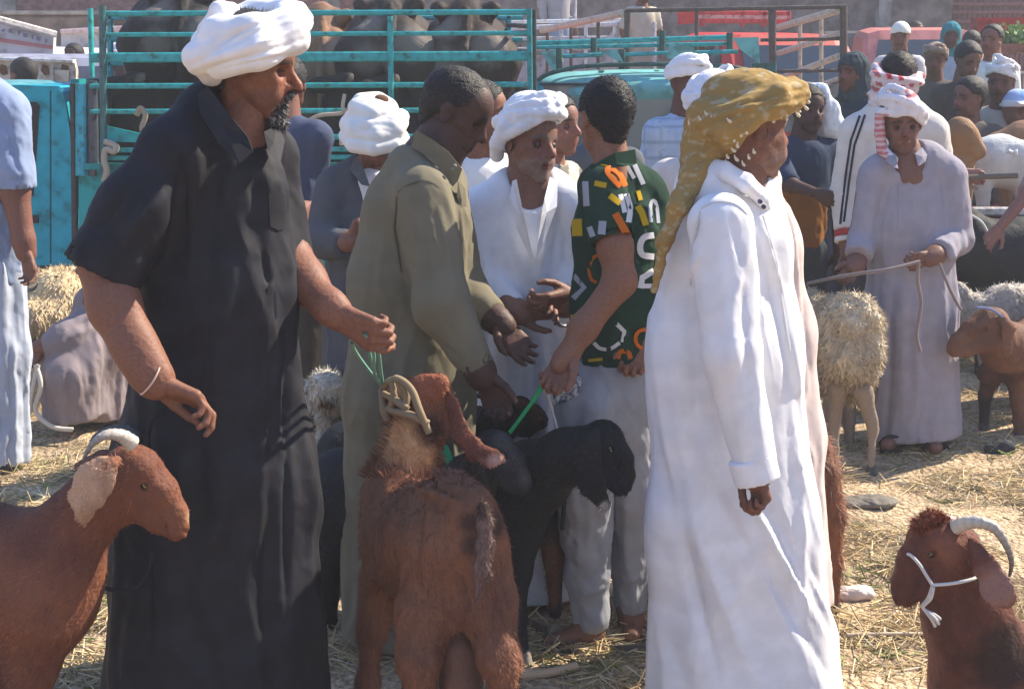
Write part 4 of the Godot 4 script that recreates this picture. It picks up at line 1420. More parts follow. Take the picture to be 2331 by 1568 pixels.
func build_small_things() -> void:
	var s := Surf.new()
	# green rope from the man's hand to the goat's halter
	D0 = 3.3
	O = Vector3.ZERO
	s.c = Color(0.17, 0.34, 0.27)
	for l in [[800, 782, -0.05, 815, 810, 0.1, 845, 850, 0.3, 866, 872, 0.42], [832, 762, -0.08, 850, 800, 0.0, 852, 850, 0.2, 868, 878, 0.42], [828, 760, -0.08, 858, 790, 0.02, 866, 840, 0.2, 872, 880, 0.42], [835, 765, -0.05, 842, 810, 0.1, 860, 868, 0.3, 880, 870, 0.44, 892, 862, 0.46]]:
		s.tube(smooth(px_path(l)), [0.0045], 7)
	tag(hang("lead_rope", s, M.rope, self), "thin green and white rope from the black robed man's hand to the goat halter", "rope")
	s = Surf.new()
	D0 = 4.0
	s.c = Color(0.03, 0.42, 0.16)
	s.tube(smooth(px_path([1240, 866, -0.1, 1222, 900, -0.08, 1190, 945, -0.08, 1160, 985, -0.1])), [0.006, 0.008, 0.012, 0.014, 0.012, 0.01, 0.015, 0.01], 8, 0.35)
	s.tube(smooth(px_path([1008, 1015, -0.1, 1018, 1040, -0.14, 1030, 1060, -0.15, 1045, 1085, -0.14])), [0.016], 8, 0.35)
	tag(hang("ribbon", s, M.straw, self), "bright green plastic ribbon tied round the black goat's neck, held by the boy", "ribbon")
	s = Surf.new()
	s.c = Color(0.5, 0.48, 0.45)
	s.tube(smooth(px_path([1240, 868, -0.1, 1252, 920, -0.06, 1266, 968, -0.06, 1275, 1010, -0.08, 1296, 1070, -0.09])), [0.005], 7)
	tag(hang("cord", s, M.rope, self), "thin white cord looped from the boy's hand round the long-eared goat's neck", "cord")
	s = Surf.new()
	s.c = Color(0.02, 0.025, 0.03)
	s.tube(smooth(px_path([1280, 1090, -0.04, 1284, 1140, -0.05, 1280, 1205, -0.04])), [0.007], 7)
	tag(hang("strap", s, M.rope, self), "short black strap hanging from the long-eared goat's neck", "strap")
	# patterned cloth bag in the boy's fist
	var f := Field.new()
	ch(f, [1262, 870, -0.02, 22, 1300, 880, 0.02, 30, 1335, 862, 0.05, 16], 1.0, 0.03)
	ch(f, [1275, 900, 0, 14, 1262, 915, -0.02, 8], 1.0, 0.02)
	var bag := skin("cloth_bag", [unit(f, 0.007, Color(0.3, 0.3, 0.35), rough(0.014, 22.0), func(p: Vector3, _n: Vector3) -> Color: return Color(0.05, 0.07, 0.13).lerp(Color(0.5, 0.5, 0.5), smoothstep(-0.05, 0.15, nz2.get_noise_3d(p.x * 60.0, p.y * 60.0, p.z * 60.0))))], M.cloth, self)
	tag(bag, "crumpled blue and white patterned cloth behind the boy's fist", "cloth")
	# black lead rope of the left goat
	D0 = 3.06
	s = Surf.new()
	s.c = Color(0.02, 0.02, 0.024)
	s.tube(smooth(px_path([372, 935, 0.0, 340, 975, 0, 342, 1060, 0.02, 345, 1180, 0.02, 342, 1270, -0.04, 322, 1325, -0.06, 280, 1345, -0.06, 225, 1335, -0.06, 205, 1328, -0.04])), [0.005], 7)
	tag(hang("lead_rope", s, M.rope, self), "dark lead rope looping below the left goat's chin", "rope")
	D0 = 6.2
	s = Surf.new()
	s.c = Color(0.2, 0.17, 0.17)
	s.tube(smooth(px_path([1840, 645, -0.05, 1900, 632, -0.18, 1960, 622, -0.26, 2020, 614, -0.3, 2095, 595, -0.26])), [0.008], 8)
	s.tube(smooth(px_path([2092, 600, -0.24, 2090, 640, -0.22, 2098, 690, -0.2, 2088, 760, -0.2, 2096, 800, -0.2])), [0.008], 7)
	s.tube(smooth(px_path([2140, 600, -0.2, 2160, 650, -0.2, 2180, 690, -0.15, 2190, 705, -0.15])), [0.007], 7)
	tag(hang("rope", s, M.rope, self), "thick twisted rope stretched between the smiling man's hands", "rope")
	s = Surf.new()
	D0 = 6.9
	s.c = Color(0.14, 0.12, 0.1)
	s.tube(px_path([2196, 404, -0.08, 2318, 400, -0.1]), [0.013], 8)
	tag(hang("stick", s, M.rope, self), "thin stick held out before the white cow", "stick")
	s = Surf.new()
	D0 = 6.6
	s.c = Color(0.5, 0.47, 0.42)
	for l in [[80, 830, -0.18, 92, 880, -0.2, 78, 930, -0.2, 100, 960, -0.2, 130, 975, -0.2, 165, 978, -0.2], [85, 830, -0.18, 70, 900, -0.2, 66, 940, -0.2]]:
		s.tube(smooth(px_path(l)), [0.012], 7)
	tag(hang("rope", s, M.rope, self), "frayed white rope hanging from the seated person's hands to the straw", "rope")
	# litter on the ground
	for e in [["stick", 1196, 1425, 1300, 1476, 0.016, Color(0.13, 0.1, 0.075), "dark crooked stick lying by the boy's sandals"], ["bent_branch", 1172, 1550, 1312, 1530, 0.02, Color(0.5, 0.36, 0.22), "pale bent branch lying in the straw at the bottom"], ["pole", 1930, 1452, 2110, 1448, 0.008, Color(0.5, 0.42, 0.32), "thin pale pole on the ground behind the man in white"]]:
		D0 = 4.2
		var a := on_ground(e[1], e[2])
		var b := on_ground(e[3], e[4 - 0] if e[4] is int else e[2])
		var q := Surf.new()
		q.c = e[6]
		var m := a.lerp(b, 0.5) + Vector3(0, 0.02, 0.02)
		q.tube(smooth(PackedVector3Array([a + Vector3(0, e[5], 0), m, b + Vector3(0, e[5], 0)]), 6), [e[5], e[5] * 0.9, e[5] * 1.1, e[5], e[5] * 0.7], 8)
		tag(hang(e[0], q, M.straw, self), e[7], "stick" if e[0] != "pole" else "pole")
	for e in [["plastic_bag", 1935, 1360, 0.085, 0.022, Color(0.6, 0.52, 0.46), "flattened pale plastic bag on the straw right of the white robe", "bag"], ["shoe", 2275, 1030, 0.075, 0.035, Color(0.03, 0.035, 0.045), "lost dark shoe lying on the straw behind the right goat", "shoe"], ["dung_pile", 1965, 1150, 0.14, 0.02, Color(0.16, 0.14, 0.11), "low grey dung pile by the shaggy red leg", "dung"], ["stone", 2240, 1455, 0.05, 0.03, Color(0.3, 0.25, 0.2), "small stone in the straw near the right goat's chest", "stone"]]:
		var p := on_ground(e[1], e[2])
		var q := Field.new()
		el(q, Vector3.ZERO, Vector3(e[3], e[4], e[3] * 0.45), Basis.IDENTITY)
		el(q, Vector3(e[3] * 0.4, e[4] * 0.5, 0.0), Vector3(e[3] * 0.4, e[4] * 0.8, e[3] * 0.35), Basis.IDENTITY, 0.02)
		var o := skin(numbered(e[0]), [unit(q, 0.007, e[5], rough(0.008, 20.0))], M.hide, self)
		o.position = p + Vector3(0, e[4] * 0.6, 0)
		tag(o, e[6], e[7])

# where the sight line through a grid point meets the ground near the camera
func on_ground(px: float, py: float) -> Vector3:
	var a := pt(px, py, 1.0) - EYE
	var t := -EYE.y / a.y
	return EYE + a * t

# ---- animals ----
# a goat's head in units of its length: poll at the origin, muzzle at z 1, brow towards +y
func goat_head(f: Field, xf: Transform3D, o := {}) -> void:
	var s := xf.basis.z.length()
	var P := func(x: float, y: float, z: float) -> Vector3: return xf * Vector3(x, y, z)
	var bo := xf.basis.orthonormalized()
	var roman: float = o.get("roman", 0.05)
	el(f, P.call(0, -0.17, 0.14), Vector3(0.185, 0.22, 0.25) * s, bo, 0.03)
	f.add(P.call(0, -0.11, 0.2), P.call(0, -0.06 + roman * 0.4, 0.52), 0.18 * s, 0.14 * s, 0.03)
	f.add(P.call(0, -0.06 + roman * 0.4, 0.52), P.call(0, -0.09 + roman * 0.3, 0.8), 0.14 * s, 0.115 * s, 0.03)
	f.add(P.call(0, -0.09 + roman * 0.3, 0.8), P.call(0, -0.13, 0.97), 0.115 * s, 0.085 * s, 0.02)
	f.add(P.call(0, -0.42, 0.34), P.call(0, -0.33, 0.74), 0.14 * s, 0.105 * s, 0.04)
	f.add(P.call(0, -0.33, 0.74), P.call(0, -0.24, 0.98), 0.105 * s, 0.06 * s, 0.03)
	el(f, P.call(0, -0.17, 0.94), Vector3(0.108, 0.115, 0.115) * s, bo, 0.02)
	for x: float in [-1.0, 1.0]:
		f.add(P.call(x * 0.09, -0.34, 0.28), P.call(x * 0.08, -0.34, 0.52), 0.12 * s, 0.09 * s, 0.03)
		f.add(P.call(x * 0.12, -0.02, 0.24), P.call(x * 0.145, -0.045, 0.4), 0.055 * s, 0.045 * s, 0.015)
		f.add(P.call(x * 0.17, -0.115, 0.34), P.call(x * 0.2, -0.115, 0.34), 0.045 * s, 0.035 * s, 0.01, Basis.IDENTITY, 1.0, CARVE)
		f.add(P.call(x * 0.03, -0.11, 1.06), P.call(x * 0.09, -0.08, 1.02), 0.02 * s, 0.036 * s, 0.006, Basis.IDENTITY, 1.0, CARVE)
		f.add(P.call(x * 0.13, -0.215, 0.8), P.call(x * 0.02, -0.2, 1.09), 0.014 * s, 0.018 * s, 0.006, Basis.IDENTITY, 1.0, CARVE)

func goat_eyes(xf: Transform3D, parent: Node, lid: Color) -> void:
	for x: float in [-1.0, 1.0]:
		var f := Field.new()
		var c := Vector3(x * 0.137, -0.115, 0.34)
		f.add(c, c, 0.055, 0.055)
		var s := xf.basis.z.length()
		skin("eye", [unit(f, 0.003 / s, lid, nofn, func(p: Vector3, _n: Vector3) -> Color:
			var q := p - c
			if q.y > 0.016 or q.y < -0.018:
				return lid * 0.6
			return Color(0.01, 0.01, 0.01) if absf(q.y) < 0.008 and absf(q.z) < 0.024 else Color(0.32, 0.24, 0.1), xf)], M.glossy, parent)

func head_frame(px: float, py: float, dz: float, mx: float, my: float, mdz: float, up := Vector3.UP) -> Transform3D:
	var a := v(px, py, dz)
	var z := v(mx, my, mdz) - a
	var s := z.length()
	z = z / s
	var y := (up - z * up.dot(z)).normalized()
	return Transform3D(Basis(y.cross(z) * s, y * s, z * s), a)

# a hanging ear: a flattened chain with its face towards n
func ear(f: Field, l: Array, n: Vector3, thin := 0.22, k := 0.003) -> void:
	n = n.normalized()
	var x := n.cross(Vector3(0.1, 1, 0.05)).normalized()
	var b := Basis(x, n.cross(x), n)
	var m := Basis.from_scale(Vector3(1, 1, 1.0 / thin)) * b.transposed()
	var s := ppm()
	for i in range(0, l.size() - 4, 4):
		f.add(v(l[i], l[i + 1], l[i + 2]), v(l[i + 4], l[i + 5], l[i + 6]), l[i + 3] / s, l[i + 7] / s, k, m, thin)

func horn(l: Array, r0: float, dark: Color, light: Color, parent: Node) -> void:
	var p := smooth(px_path(l), 9)
	var rr := []
	for i in p.size():
		var t := float(i) / (p.size() - 1)
		rr.append((r0 * (1.0 - t * 0.85) + 0.0012 * sin(i * 2.1) * (1.0 - t)))
	var s := Surf.new()
	s.tube(p, rr, 10)
	for i in s.col.size():
		var t := float(i / 10) / p.size()
		s.col[i] = light.lerp(dark, clampf(t * 1.1 + 0.1 * sin(i / 10 * 2.1), 0.0, 1.0))
	hang("horn", s, M.horn, parent)

func leg(f: Field, l: Array) -> void:
	ch(f, l, 1.0, 0.03)

func hoof(x: float, y: float, dz: float, parent: Node, c := Color(0.05, 0.04, 0.03), r := 0.02) -> void:
	var f := Field.new()
	var p := v(x, y, dz)
	p.y = ground_y(D0 + dz) - O.y
	f.add(p + Vector3(-0.008, 0.04, 0), p + Vector3(-0.011, 0.002, 0.014), r * 0.7, r, 0.003, Basis.IDENTITY, 1.0, FLAT)
	f.add(p + Vector3(0.008, 0.04, 0), p + Vector3(0.011, 0.002, 0.014), r * 0.7, r, 0.003, Basis.IDENTITY, 1.0, FLAT)
	skin("hoof", [unit(f, 0.006, c)], M.horn, parent)

func coat(base: Color, o := {}) -> Callable:
	var dark: Color = o.get("dark", base * 0.55)
	var spots: Array = []
	for e in o.get("spots", []):
		spots.append([v(e[0], e[1], e[2]), float(e[3]) / ppm(), e[4]])
	return func(p: Vector3, n: Vector3) -> Color:
		var c := base.lerp(dark, clampf(0.35 + 0.9 * nz2.get_noise_3d(p.x * 4.0, p.y * 3.0, p.z * 4.0) + 0.3 * nz.get_noise_3d(p.x * 40.0, p.y * 18.0, p.z * 40.0), 0.0, 1.0))
		for s in spots:
			var d: float = (p - s[0]).length() / s[1]
			if d < 1.6:
				c = c.lerp(s[2], smoothstep(1.5, 0.6, d + 0.25 * nz.get_noise_3d(p.x * 18.0, p.y * 18.0, p.z * 18.0)))
		return c

func lay(dx: float, dy: float, dz: float, l: float, n := 0.0) -> Callable:
	var d := Vector3(dx, dy, dz).normalized()
	return func(p: Vector3, _n: Vector3) -> Vector4:
		var k := 0.35 * nz.get_noise_3d(p.x * 7.0 + n, p.y * 7.0, p.z * 7.0)
		return Vector4(d.x + k, d.y, d.z + k, l)

func rough(a: float, f: float) -> Callable:
	return func(p: Vector3, _n: Vector3) -> float: return a * nz2.get_noise_3d(p.x * f, p.y * f * 0.6, p.z * f)

func build_animals() -> void:
	goat_left()
	goat_rear()
	goats_black()
	goat_right()
	sheep_and_others()
	cattle()

func goat_left() -> void:
	var t := thing("goat", "reddish brown goat with pale drooping ear and swept-back horns, facing right", "goat", 60, 2.95)
	var org := O
	var f := Field.new()
	var hx := head_frame(318, 1028, 0, 436, 1192, -0.02, Vector3(0.75, 0.75, 0))
	goat_head(f, hx, {"roman": 0.04})
	ch(f, [290, 1085, 0, 58, 212, 1150, 0, 66, 116, 1262, 0.0, 102, 50, 1330, 0, 140], 0.75, 0.05)
	ch(f, [90, 1340, 0, 140, -60, 1290, 0.02, 150, -420, 1320, 0.05, 165], 0.85, 0.06)
	ch(f, [100, 1400, -0.02, 88, 70, 1520, -0.02, 52, 62, 1620, -0.02, 30, 58, 1740, -0.02, 22], 0.9, 0.05)
	ch(f, [60, 1400, 0.15, 80, 20, 1540, 0.15, 46, 14, 1730, 0.15, 24], 0.9, 0.05)
	ch(f, [-430, 1360, -0.05, 110, -470, 1520, -0.05, 50, -450, 1700, -0.05, 26])
	ch(f, [-430, 1360, 0.18, 110, -500, 1520, 0.2, 50, -480, 1680, 0.2, 26])
	var eo := Field.new()
	ear(eo, [266, 1046, -0.085, 10, 238, 1066, -0.12, 24, 215, 1092, -0.13, 42, 196, 1130, -0.135, 37, 190, 1166, -0.13, 19, 190, 1198, -0.125, 4], Vector3(0.25, 0.1, 1), 0.14)
	ear(f, [270, 1030, 0.08, 16, 230, 1040, 0.1, 26, 190, 1062, 0.11, 26], Vector3(0, 1, 0.4), 0.25)
	var red := Color(0.17, 0.066, 0.036)
	var pale := Color(0.42, 0.27, 0.18)
	skin("body", [unit(eo, 0.0045, pale, rough(0.004, 26.0), coat(pale, {"dark": Color(0.2, 0.105, 0.065), "spots": [[262, 1050, -0.1, 22, red], [238, 1062, -0.12, 12, Color(0.22, 0.1, 0.06)]]})), unit(f, 0.0062, red, rough(0.004, 16.0), coat(red, {"dark": Color(0.1, 0.034, 0.022), "spots": [[428, 1178, -0.02, 14, Color(0.3, 0.17, 0.1)], [429, 1166, -0.05, 6, Color(0.02, 0.012, 0.01)], [352, 1075, -0.05, 9, Color(0.05, 0.02, 0.015)], [60, 1230, -0.1, 50, Color(0.12, 0.04, 0.026)]]}))], M.hide, t, {"n": 20000, "width": 0.0017, "lift": 0.2, "mess": 0.25, "light": 1.8, "dark": 0.45, "flow": func(p: Vector3, _n: Vector3) -> Vector4:
		var g := pix(p, org)
		return Vector4(-0.75, -0.7, 0.1, 0.006 if g.x > 300.0 else (0.008 if p.z > 0.1 and g.x > 150.0 and g.y < 1200.0 else 0.016))})
	goat_eyes(hx, t, red * 0.4)
	horn([300, 1010, -0.03, 275, 992, -0.05, 240, 990, -0.07, 208, 1012, -0.08, 188, 1048, -0.08], 0.019, Color(0.16, 0.14, 0.12), Color(0.5, 0.46, 0.4), t)
	horn([310, 1002, 0.05, 290, 984, 0.07, 250, 980, 0.09, 215, 996, 0.1, 200, 1030, 0.1], 0.019, Color(0.02, 0.02, 0.02), Color(0.05, 0.045, 0.04), t)
	hoof(58, 1740, -0.02, t)
	hoof(14, 1730, 0.15, t)

func goat_rear() -> void:
	var t := thing("goat", "shaggy brown goat seen from behind with tan mane and long hanging ear", "goat", 1000, 3.2)
	var org := O
	var f := Field.new()
	var hx := head_frame(985, 905, 0.5, 888, 895, 0.66, Vector3(0.3, 1, 0.1))
	goat_head(f, hx, {"roman": 0.06})
	el(f, v(984, 896, 0.5), Vector3(0.056, 0.052, 0.07), Basis.IDENTITY, 0.03)
	ch(f, [960, 872, 0.47, 20, 1005, 870, 0.45, 20], 1.0, 0.02)
	ch(f, [985, 920, 0.5, 46, 962, 985, 0.46, 42], 1.0, 0.03)
	ch(f, [955, 902, 0.48, 44, 912, 895, 0.5, 33, 890, 896, 0.5, 27], 1.0, 0.03)
	ch(f, [985, 955, 0.5, 54, 945, 1005, 0.45, 60, 908, 1100, 0.4, 82], 1.0, 0.05)
	ch(f, [916, 1150, 0.36, 98, 912, 1240, 0.34, 104], 0.9, 0.06)
	ch(f, [925, 1190, 0.3, 106, 985, 1235, 0.05, 120, 1040, 1235, -0.12, 100], 1.0, 0.06)
	ch(f, [960, 1140, 0.15, 52, 1030, 1138, -0.05, 56, 1078, 1165, -0.17, 56], 1.0, 0.06)
	ch(f, [912, 1260, 0.25, 92, 985, 1300, 0.05, 108], 1.0, 0.05)
	# thighs, hocks, shanks
	ch(f, [1005, 1260, -0.12, 96, 975, 1400, -0.16, 68, 953, 1500, -0.22, 42, 962, 1620, -0.22, 33, 958, 1720, -0.2, 24], 1.0, 0.05)
	ch(f, [1085, 1250, -0.16, 74, 1108, 1380, -0.2, 60, 1138, 1500, -0.26, 40, 1148, 1620, -0.26, 33, 1150, 1730, -0.24, 24], 1.0, 0.05)
	ch(f, [858, 1330, 0.3, 50, 848, 1420, 0.3, 36, 836, 1560, 0.3, 28, 836, 1640, 0.3, 24], 1.0, 0.05)
	ch(f, [925, 1330, 0.36, 45, 935, 1460, 0.36, 30, 935, 1610, 0.36, 24], 1.0, 0.05)
	var eo := Field.new()
	ear(eo, [1018, 893, 0.44, 10, 1032, 925, 0.41, 18, 1046, 980, 0.36, 25, 1078, 1022, 0.33, 26, 1120, 1043, 0.3, 23, 1142, 1046, 0.29, 14], Vector3(-0.55, 0.6, 0.6), 0.16)
	ear(f, [955, 955, 0.46, 14, 985, 985, 0.42, 13, 1006, 1000, 0.4, 6], Vector3(0, 0, 1), 0.3)
	var br := Color(0.19, 0.08, 0.042)
	var tan_ := Color(0.6, 0.34, 0.16)
	skin("body", [unit(eo, 0.0048, br, rough(0.004, 30.0), coat(Color(0.17, 0.058, 0.034), {"dark": Color(0.085, 0.03, 0.02), "spots": [[1126, 1056, 0.28, 26, Color(0.42, 0.24, 0.18)], [1060, 1034, 0.3, 12, Color(0.36, 0.18, 0.13)], [1090, 1048, 0.29, 12, Color(0.38, 0.2, 0.15)]]})), unit(f, 0.0072, br, creases([940, 1290, 962, 1130, 14, -16, 985, 1180, 960, 1330, 16, 10, 1010, 1420, 985, 1300, 14, 9, 1060, 1400, 1048, 1250, 10, -12, 940, 1110, 1060, 1150, 10, 12, 900, 1150, 890, 1300, 14, 9, 870, 1160, 860, 1300, 10, -8, 1140, 1330, 1120, 1420, 10, -8, 965, 1050, 1000, 1120, 12, -10, 985, 860, 1030, 940, 10, 8, 960, 900, 1000, 950, 9, -9], rough(0.008, 14.0)), coat(br, {"dark": Color(0.11, 0.044, 0.026), "spots": [[925, 1010, 0.38, 60, tan_], [905, 975, 0.4, 46, tan_], [962, 1050, 0.36, 46, tan_], [830, 1240, 0.3, 60, Color(0.2, 0.085, 0.042)], [900, 895, 0.46, 26, Color(0.36, 0.24, 0.15)], [985, 870, 0.45, 46, Color(0.24, 0.08, 0.042)], [975, 985, 0.42, 40, Color(0.07, 0.028, 0.018)], [1036, 960, 0.38, 34, Color(0.15, 0.05, 0.03)], [1075, 1012, 0.33, 26, Color(0.12, 0.045, 0.03)], [1120, 1050, 0.29, 34, Color(0.42, 0.22, 0.16)], [1060, 1030, 0.32, 16, Color(0.4, 0.2, 0.14)], [990, 1180, -0.05, 60, Color(0.19, 0.11, 0.075)], [1150, 1250, -0.1, 50, Color(0.24, 0.1, 0.05)], [1128, 1190, -0.2, 30, Color(0.05, 0.025, 0.018)], [1072, 1190, -0.22, 26, Color(0.06, 0.03, 0.02)], [1075, 1240, -0.24, 24, Color(0.07, 0.032, 0.022)], [945, 1112, 0.2, 30, Color(0.3, 0.19, 0.12)]]}))], M.hide, t, {"n": 34000, "light": 1.6, "dark": 0.6, "width": 0.0019, "lift": 0.28, "mess": 0.22, "flow": func(p: Vector3, n: Vector3) -> Vector4:
		var g := pix(p, org)
		if g.x > 1020.0 and g.y < 1075.0 and g.y < 900.0 + (g.x - 1020.0) * 1.9:
			return Vector4(0.4, -0.6, 0.1, 0.006)
		if g.y < 1090.0 and g.x < 1000.0 and g.y > 945.0:
			return Vector4(n.x * 0.9 + 0.1, n.y * 0.9 + 0.35, n.z + 0.2, 0.034)
		if g.y < 1000.0 or g.x > 1010.0 and g.y < 1075.0:
			return Vector4(0.2, -0.6, 0.1, 0.013)
		return Vector4(0.25, -0.8, 0.35, 0.015 if g.x > 850.0 else 0.022)})
	# tail: dark hair along the back, bare pale underside towards us
	var tf := Field.new()
	ch(tf, [1099, 1150, -0.25, 12, 1105, 1185, -0.275, 16, 1103, 1240, -0.285, 17, 1097, 1300, -0.29, 17, 1084, 1362, -0.285, 4], 0.5, 0.006)
	skin("tail", [unit(tf, 0.005, Color(0.3, 0.2, 0.165), rough(0.004, 30.0), coat(Color(0.2, 0.125, 0.105), {"dark": Color(0.1, 0.05, 0.038), "spots": [[1098, 1150, -0.27, 26, Color(0.05, 0.025, 0.018)]]}))], M.hide, t, {"n": 1400, "width": 0.0018, "lift": 0.4, "mess": 0.3, "part": "tail_hair", "dark": 0.4, "light": 1.0, "flow": lay(0.1, -0.9, 0.05, 0.014)})
	var sf := Field.new()
	ch(sf, [1050, 1400, -0.12, 40, 1048, 1480, -0.17, 47, 1050, 1550, -0.19, 52], 1.0, 0.03)
	skin("scrotum", [unit(sf, 0.006, Color(0.12, 0.06, 0.042), rough(0.003, 30.0))], M.hide, t)
	hoof(958, 1720, -0.2, t)
	hoof(1150, 1730, -0.24, t)
	hoof(836, 1640, 0.3, t)
	hoof(935, 1610, 0.36, t)
	var s := Surf.new()
	s.c = Color(0.27, 0.2, 0.125)
	for e in [[868, 880, 0.47, 900, 862, 0.44, 935, 885, 0.41, 955, 935, 0.38, 976, 985, 0.38], [878, 930, 0.46, 905, 938, 0.42, 935, 945, 0.39, 975, 965, 0.38], [868, 885, 0.5, 872, 930, 0.46, 882, 955, 0.46], [872, 895, 0.47, 902, 912, 0.43, 928, 932, 0.4], [890, 866, 0.45, 896, 900, 0.44, 888, 935, 0.45], [905, 864, 0.44, 925, 900, 0.42, 918, 945, 0.41]]:
		s.tube(smooth(px_path(e)), [0.008, 0.0095, 0.0085, 0.01, 0.008, 0.011], 7)
	hang("rope_halter", s, M.rope, t)

func goats_black() -> void:
	var blk := Color(0.017, 0.0175, 0.019)
	var t := thing("goat", "black goat with grey muzzle under a green ribbon, behind the brown rear-view goat", "goat", 960, 3.8)
	var f := Field.new()
	var hx := head_frame(1138, 986, -0.05, 1214, 1102, -0.1, Vector3(0.8, 0.55, 0.1))
	goat_head(f, hx, {"roman": 0.03})
	ch(f, [1110, 1035, -0.02, 42, 1060, 1110, 0.06, 62, 980, 1160, 0.3, 92, 860, 1150, 0.36, 110, 760, 1140, 0.36, 106], 0.9, 0.06)
	ch(f, [780, 1090, 0.36, 80, 900, 1080, 0.36, 70], 0.9, 0.06)
	ch(f, [960, 1220, 0.25, 56, 905, 1370, 0.22, 36, 900, 1480, 0.22, 20])
	ch(f, [1010, 1220, 0.4, 50, 1000, 1370, 0.4, 30, 1000, 1450, 0.4, 20])
	ch(f, [760, 1220, 0.36, 62, 740, 1350, 0.4, 34, 752, 1450, 0.4, 20])
	ear(f, [1090, 1010, -0.1, 12, 1084, 1060, -0.13, 22, 1098, 1108, -0.13, 18], Vector3(-0.3, 0, 1), 0.25)
	skin("body", [unit(f, 0.0085, blk, rough(0.003, 16.0), coat(blk * 1.5, {"dark": blk, "spots": [[1205, 1085, -0.14, 30, Color(0.075, 0.07, 0.066)], [1150, 1000, -0.1, 30, Color(0.05, 0.048, 0.046)], [1170, 1050, -0.12, 26, Color(0.045, 0.043, 0.04)]]}))], M.hide, t, {"n": 8000, "width": 0.0018, "lift": 0.18, "light": 3.2, "flow": lay(-0.8, -0.6, 0.1, 0.012)})
	goat_eyes(hx, t, blk)
	hoof(900, 1480, 0.22, t)
	t = thing("goat", "black goat with long ears and white ear tip beside the boy's grey trousers", "goat", 1200, 3.98)
	f = Field.new()
	hx = head_frame(1392, 970, -0.2, 1443, 1108, -0.26, Vector3(0.9, 0.4, 0.1))
	goat_head(f, hx, {"roman": 0.14})
	ch(f, [1362, 1015, -0.17, 44, 1290, 1040, -0.14, 56, 1210, 1090, -0.02, 82, 1150, 1125, 0.05, 92, 1020, 1110, 0.25, 92], 0.9, 0.06)
	ch(f, [1195, 1170, 0, 60, 1180, 1300, -0.03, 30, 1178, 1400, -0.04, 20, 1192, 1510, -0.06, 16])
	ch(f, [1240, 1170, 0.1, 42, 1262, 1270, 0.12, 24, 1264, 1395, 0.14, 16])
	ear(f, [1352, 985, -0.25, 15, 1340, 1040, -0.29, 28, 1350, 1105, -0.29, 30, 1376, 1150, -0.28, 16], Vector3(0.1, 0, 1), 0.22)
	skin("body", [unit(f, 0.0075, blk, rough(0.003, 16.0), coat(blk, {"dark": blk * 0.7, "spots": [[1378, 1156, -0.29, 14, Color(0.3, 0.29, 0.28)], [1404, 1020, -0.28, 12, Color(0.09, 0.05, 0.03)], [1430, 1105, -0.3, 16, Color(0.04, 0.035, 0.033)], [1262, 1300, 0.1, 90, Color(0.09, 0.04, 0.022)], [1240, 1150, 0.02, 26, Color(0.08, 0.04, 0.025)]]}))], M.hide, t, {"n": 9000, "width": 0.0018, "lift": 0.2, "light": 3.2, "flow": lay(-0.7, -0.7, 0.1, 0.013)})
	goat_eyes(hx, t, blk)
	hoof(1192, 1510, -0.06, t, Color(0.2, 0.17, 0.13))
	hoof(1264, 1395, 0.14, t, Color(0.2, 0.15, 0.1))
	t = thing("goat", "black and brown horned goat held by the head under the olive robed man's hand", "goat", 1160, 4.4)
	f = Field.new()
	hx = head_frame(1130, 905, -0.05, 1240, 935, -0.15, Vector3(0, 1, 0))
	goat_head(f, hx, {"roman": 0.05})
	ch(f, [1120, 960, 0, 48, 1100, 1010, 0.05, 70, 1000, 1040, 0.1, 84, 800, 1040, 0.15, 90], 0.9, 0.06)
	ch(f, [1200, 985, -0.02, 48, 1080, 990, 0.0, 56], 1.0, 0.05)
	ch(f, [1080, 1100, 0.05, 46, 1080, 1380, 0.05, 18])
	ch(f, [800, 1090, 0.1, 50, 790, 1370, 0.1, 18])
	ear(f, [1110, 925, -0.12, 12, 1100, 970, -0.16, 20], Vector3(0, 0, 1), 0.25)
	skin("body", [unit(f, 0.009, blk, rough(0.004, 16.0), coat(blk, {"dark": blk * 0.7, "spots": [[1190, 910, -0.16, 26, Color(0.2, 0.085, 0.04)], [1225, 945, -0.18, 24, Color(0.1, 0.04, 0.022)], [1160, 890, -0.12, 16, Color(0.05, 0.024, 0.016)]]}))], M.hide, t, {"n": 5000, "width": 0.002, "lift": 0.3, "light": 3.2, "flow": lay(-0.7, -0.7, 0.1, 0.015)})
	goat_eyes(hx, t, blk)
	horn([1120, 895, -0.08, 1095, 900, -0.1, 1060, 902, -0.12], 0.018, Color(0.02, 0.02, 0.02), Color(0.09, 0.08, 0.07), t)
	t = thing("goat", "pale tan shaggy goat face between the olive robe and the brown goat", "goat", 1070, 4.7)
	f = Field.new()
	hx = head_frame(1066, 850, -0.05, 1074, 922, -0.14, Vector3(0, 0.3, 1))
	goat_head(f, hx)
	ch(f, [1066, 880, 0.05, 30, 1040, 980, 0.2, 56, 960, 1010, 0.5, 80], 1.0, 0.06)
	ch(f, [1030, 1040, 0.25, 40, 1030, 1290, 0.25, 16])
	ch(f, [960, 1060, 0.5, 40, 960, 1240, 0.5, 16])
	var tan2 := Color(0.4, 0.27, 0.17)
	skin("body", [unit(f, 0.01, tan2, rough(0.008, 24.0), coat(tan2, {"dark": Color(0.16, 0.09, 0.055)}))], M.hide, t, {"n": 1500, "width": 0.0025, "lift": 0.6, "mess": 0.4, "flow": lay(0.1, -0.9, 0.3, 0.035)})

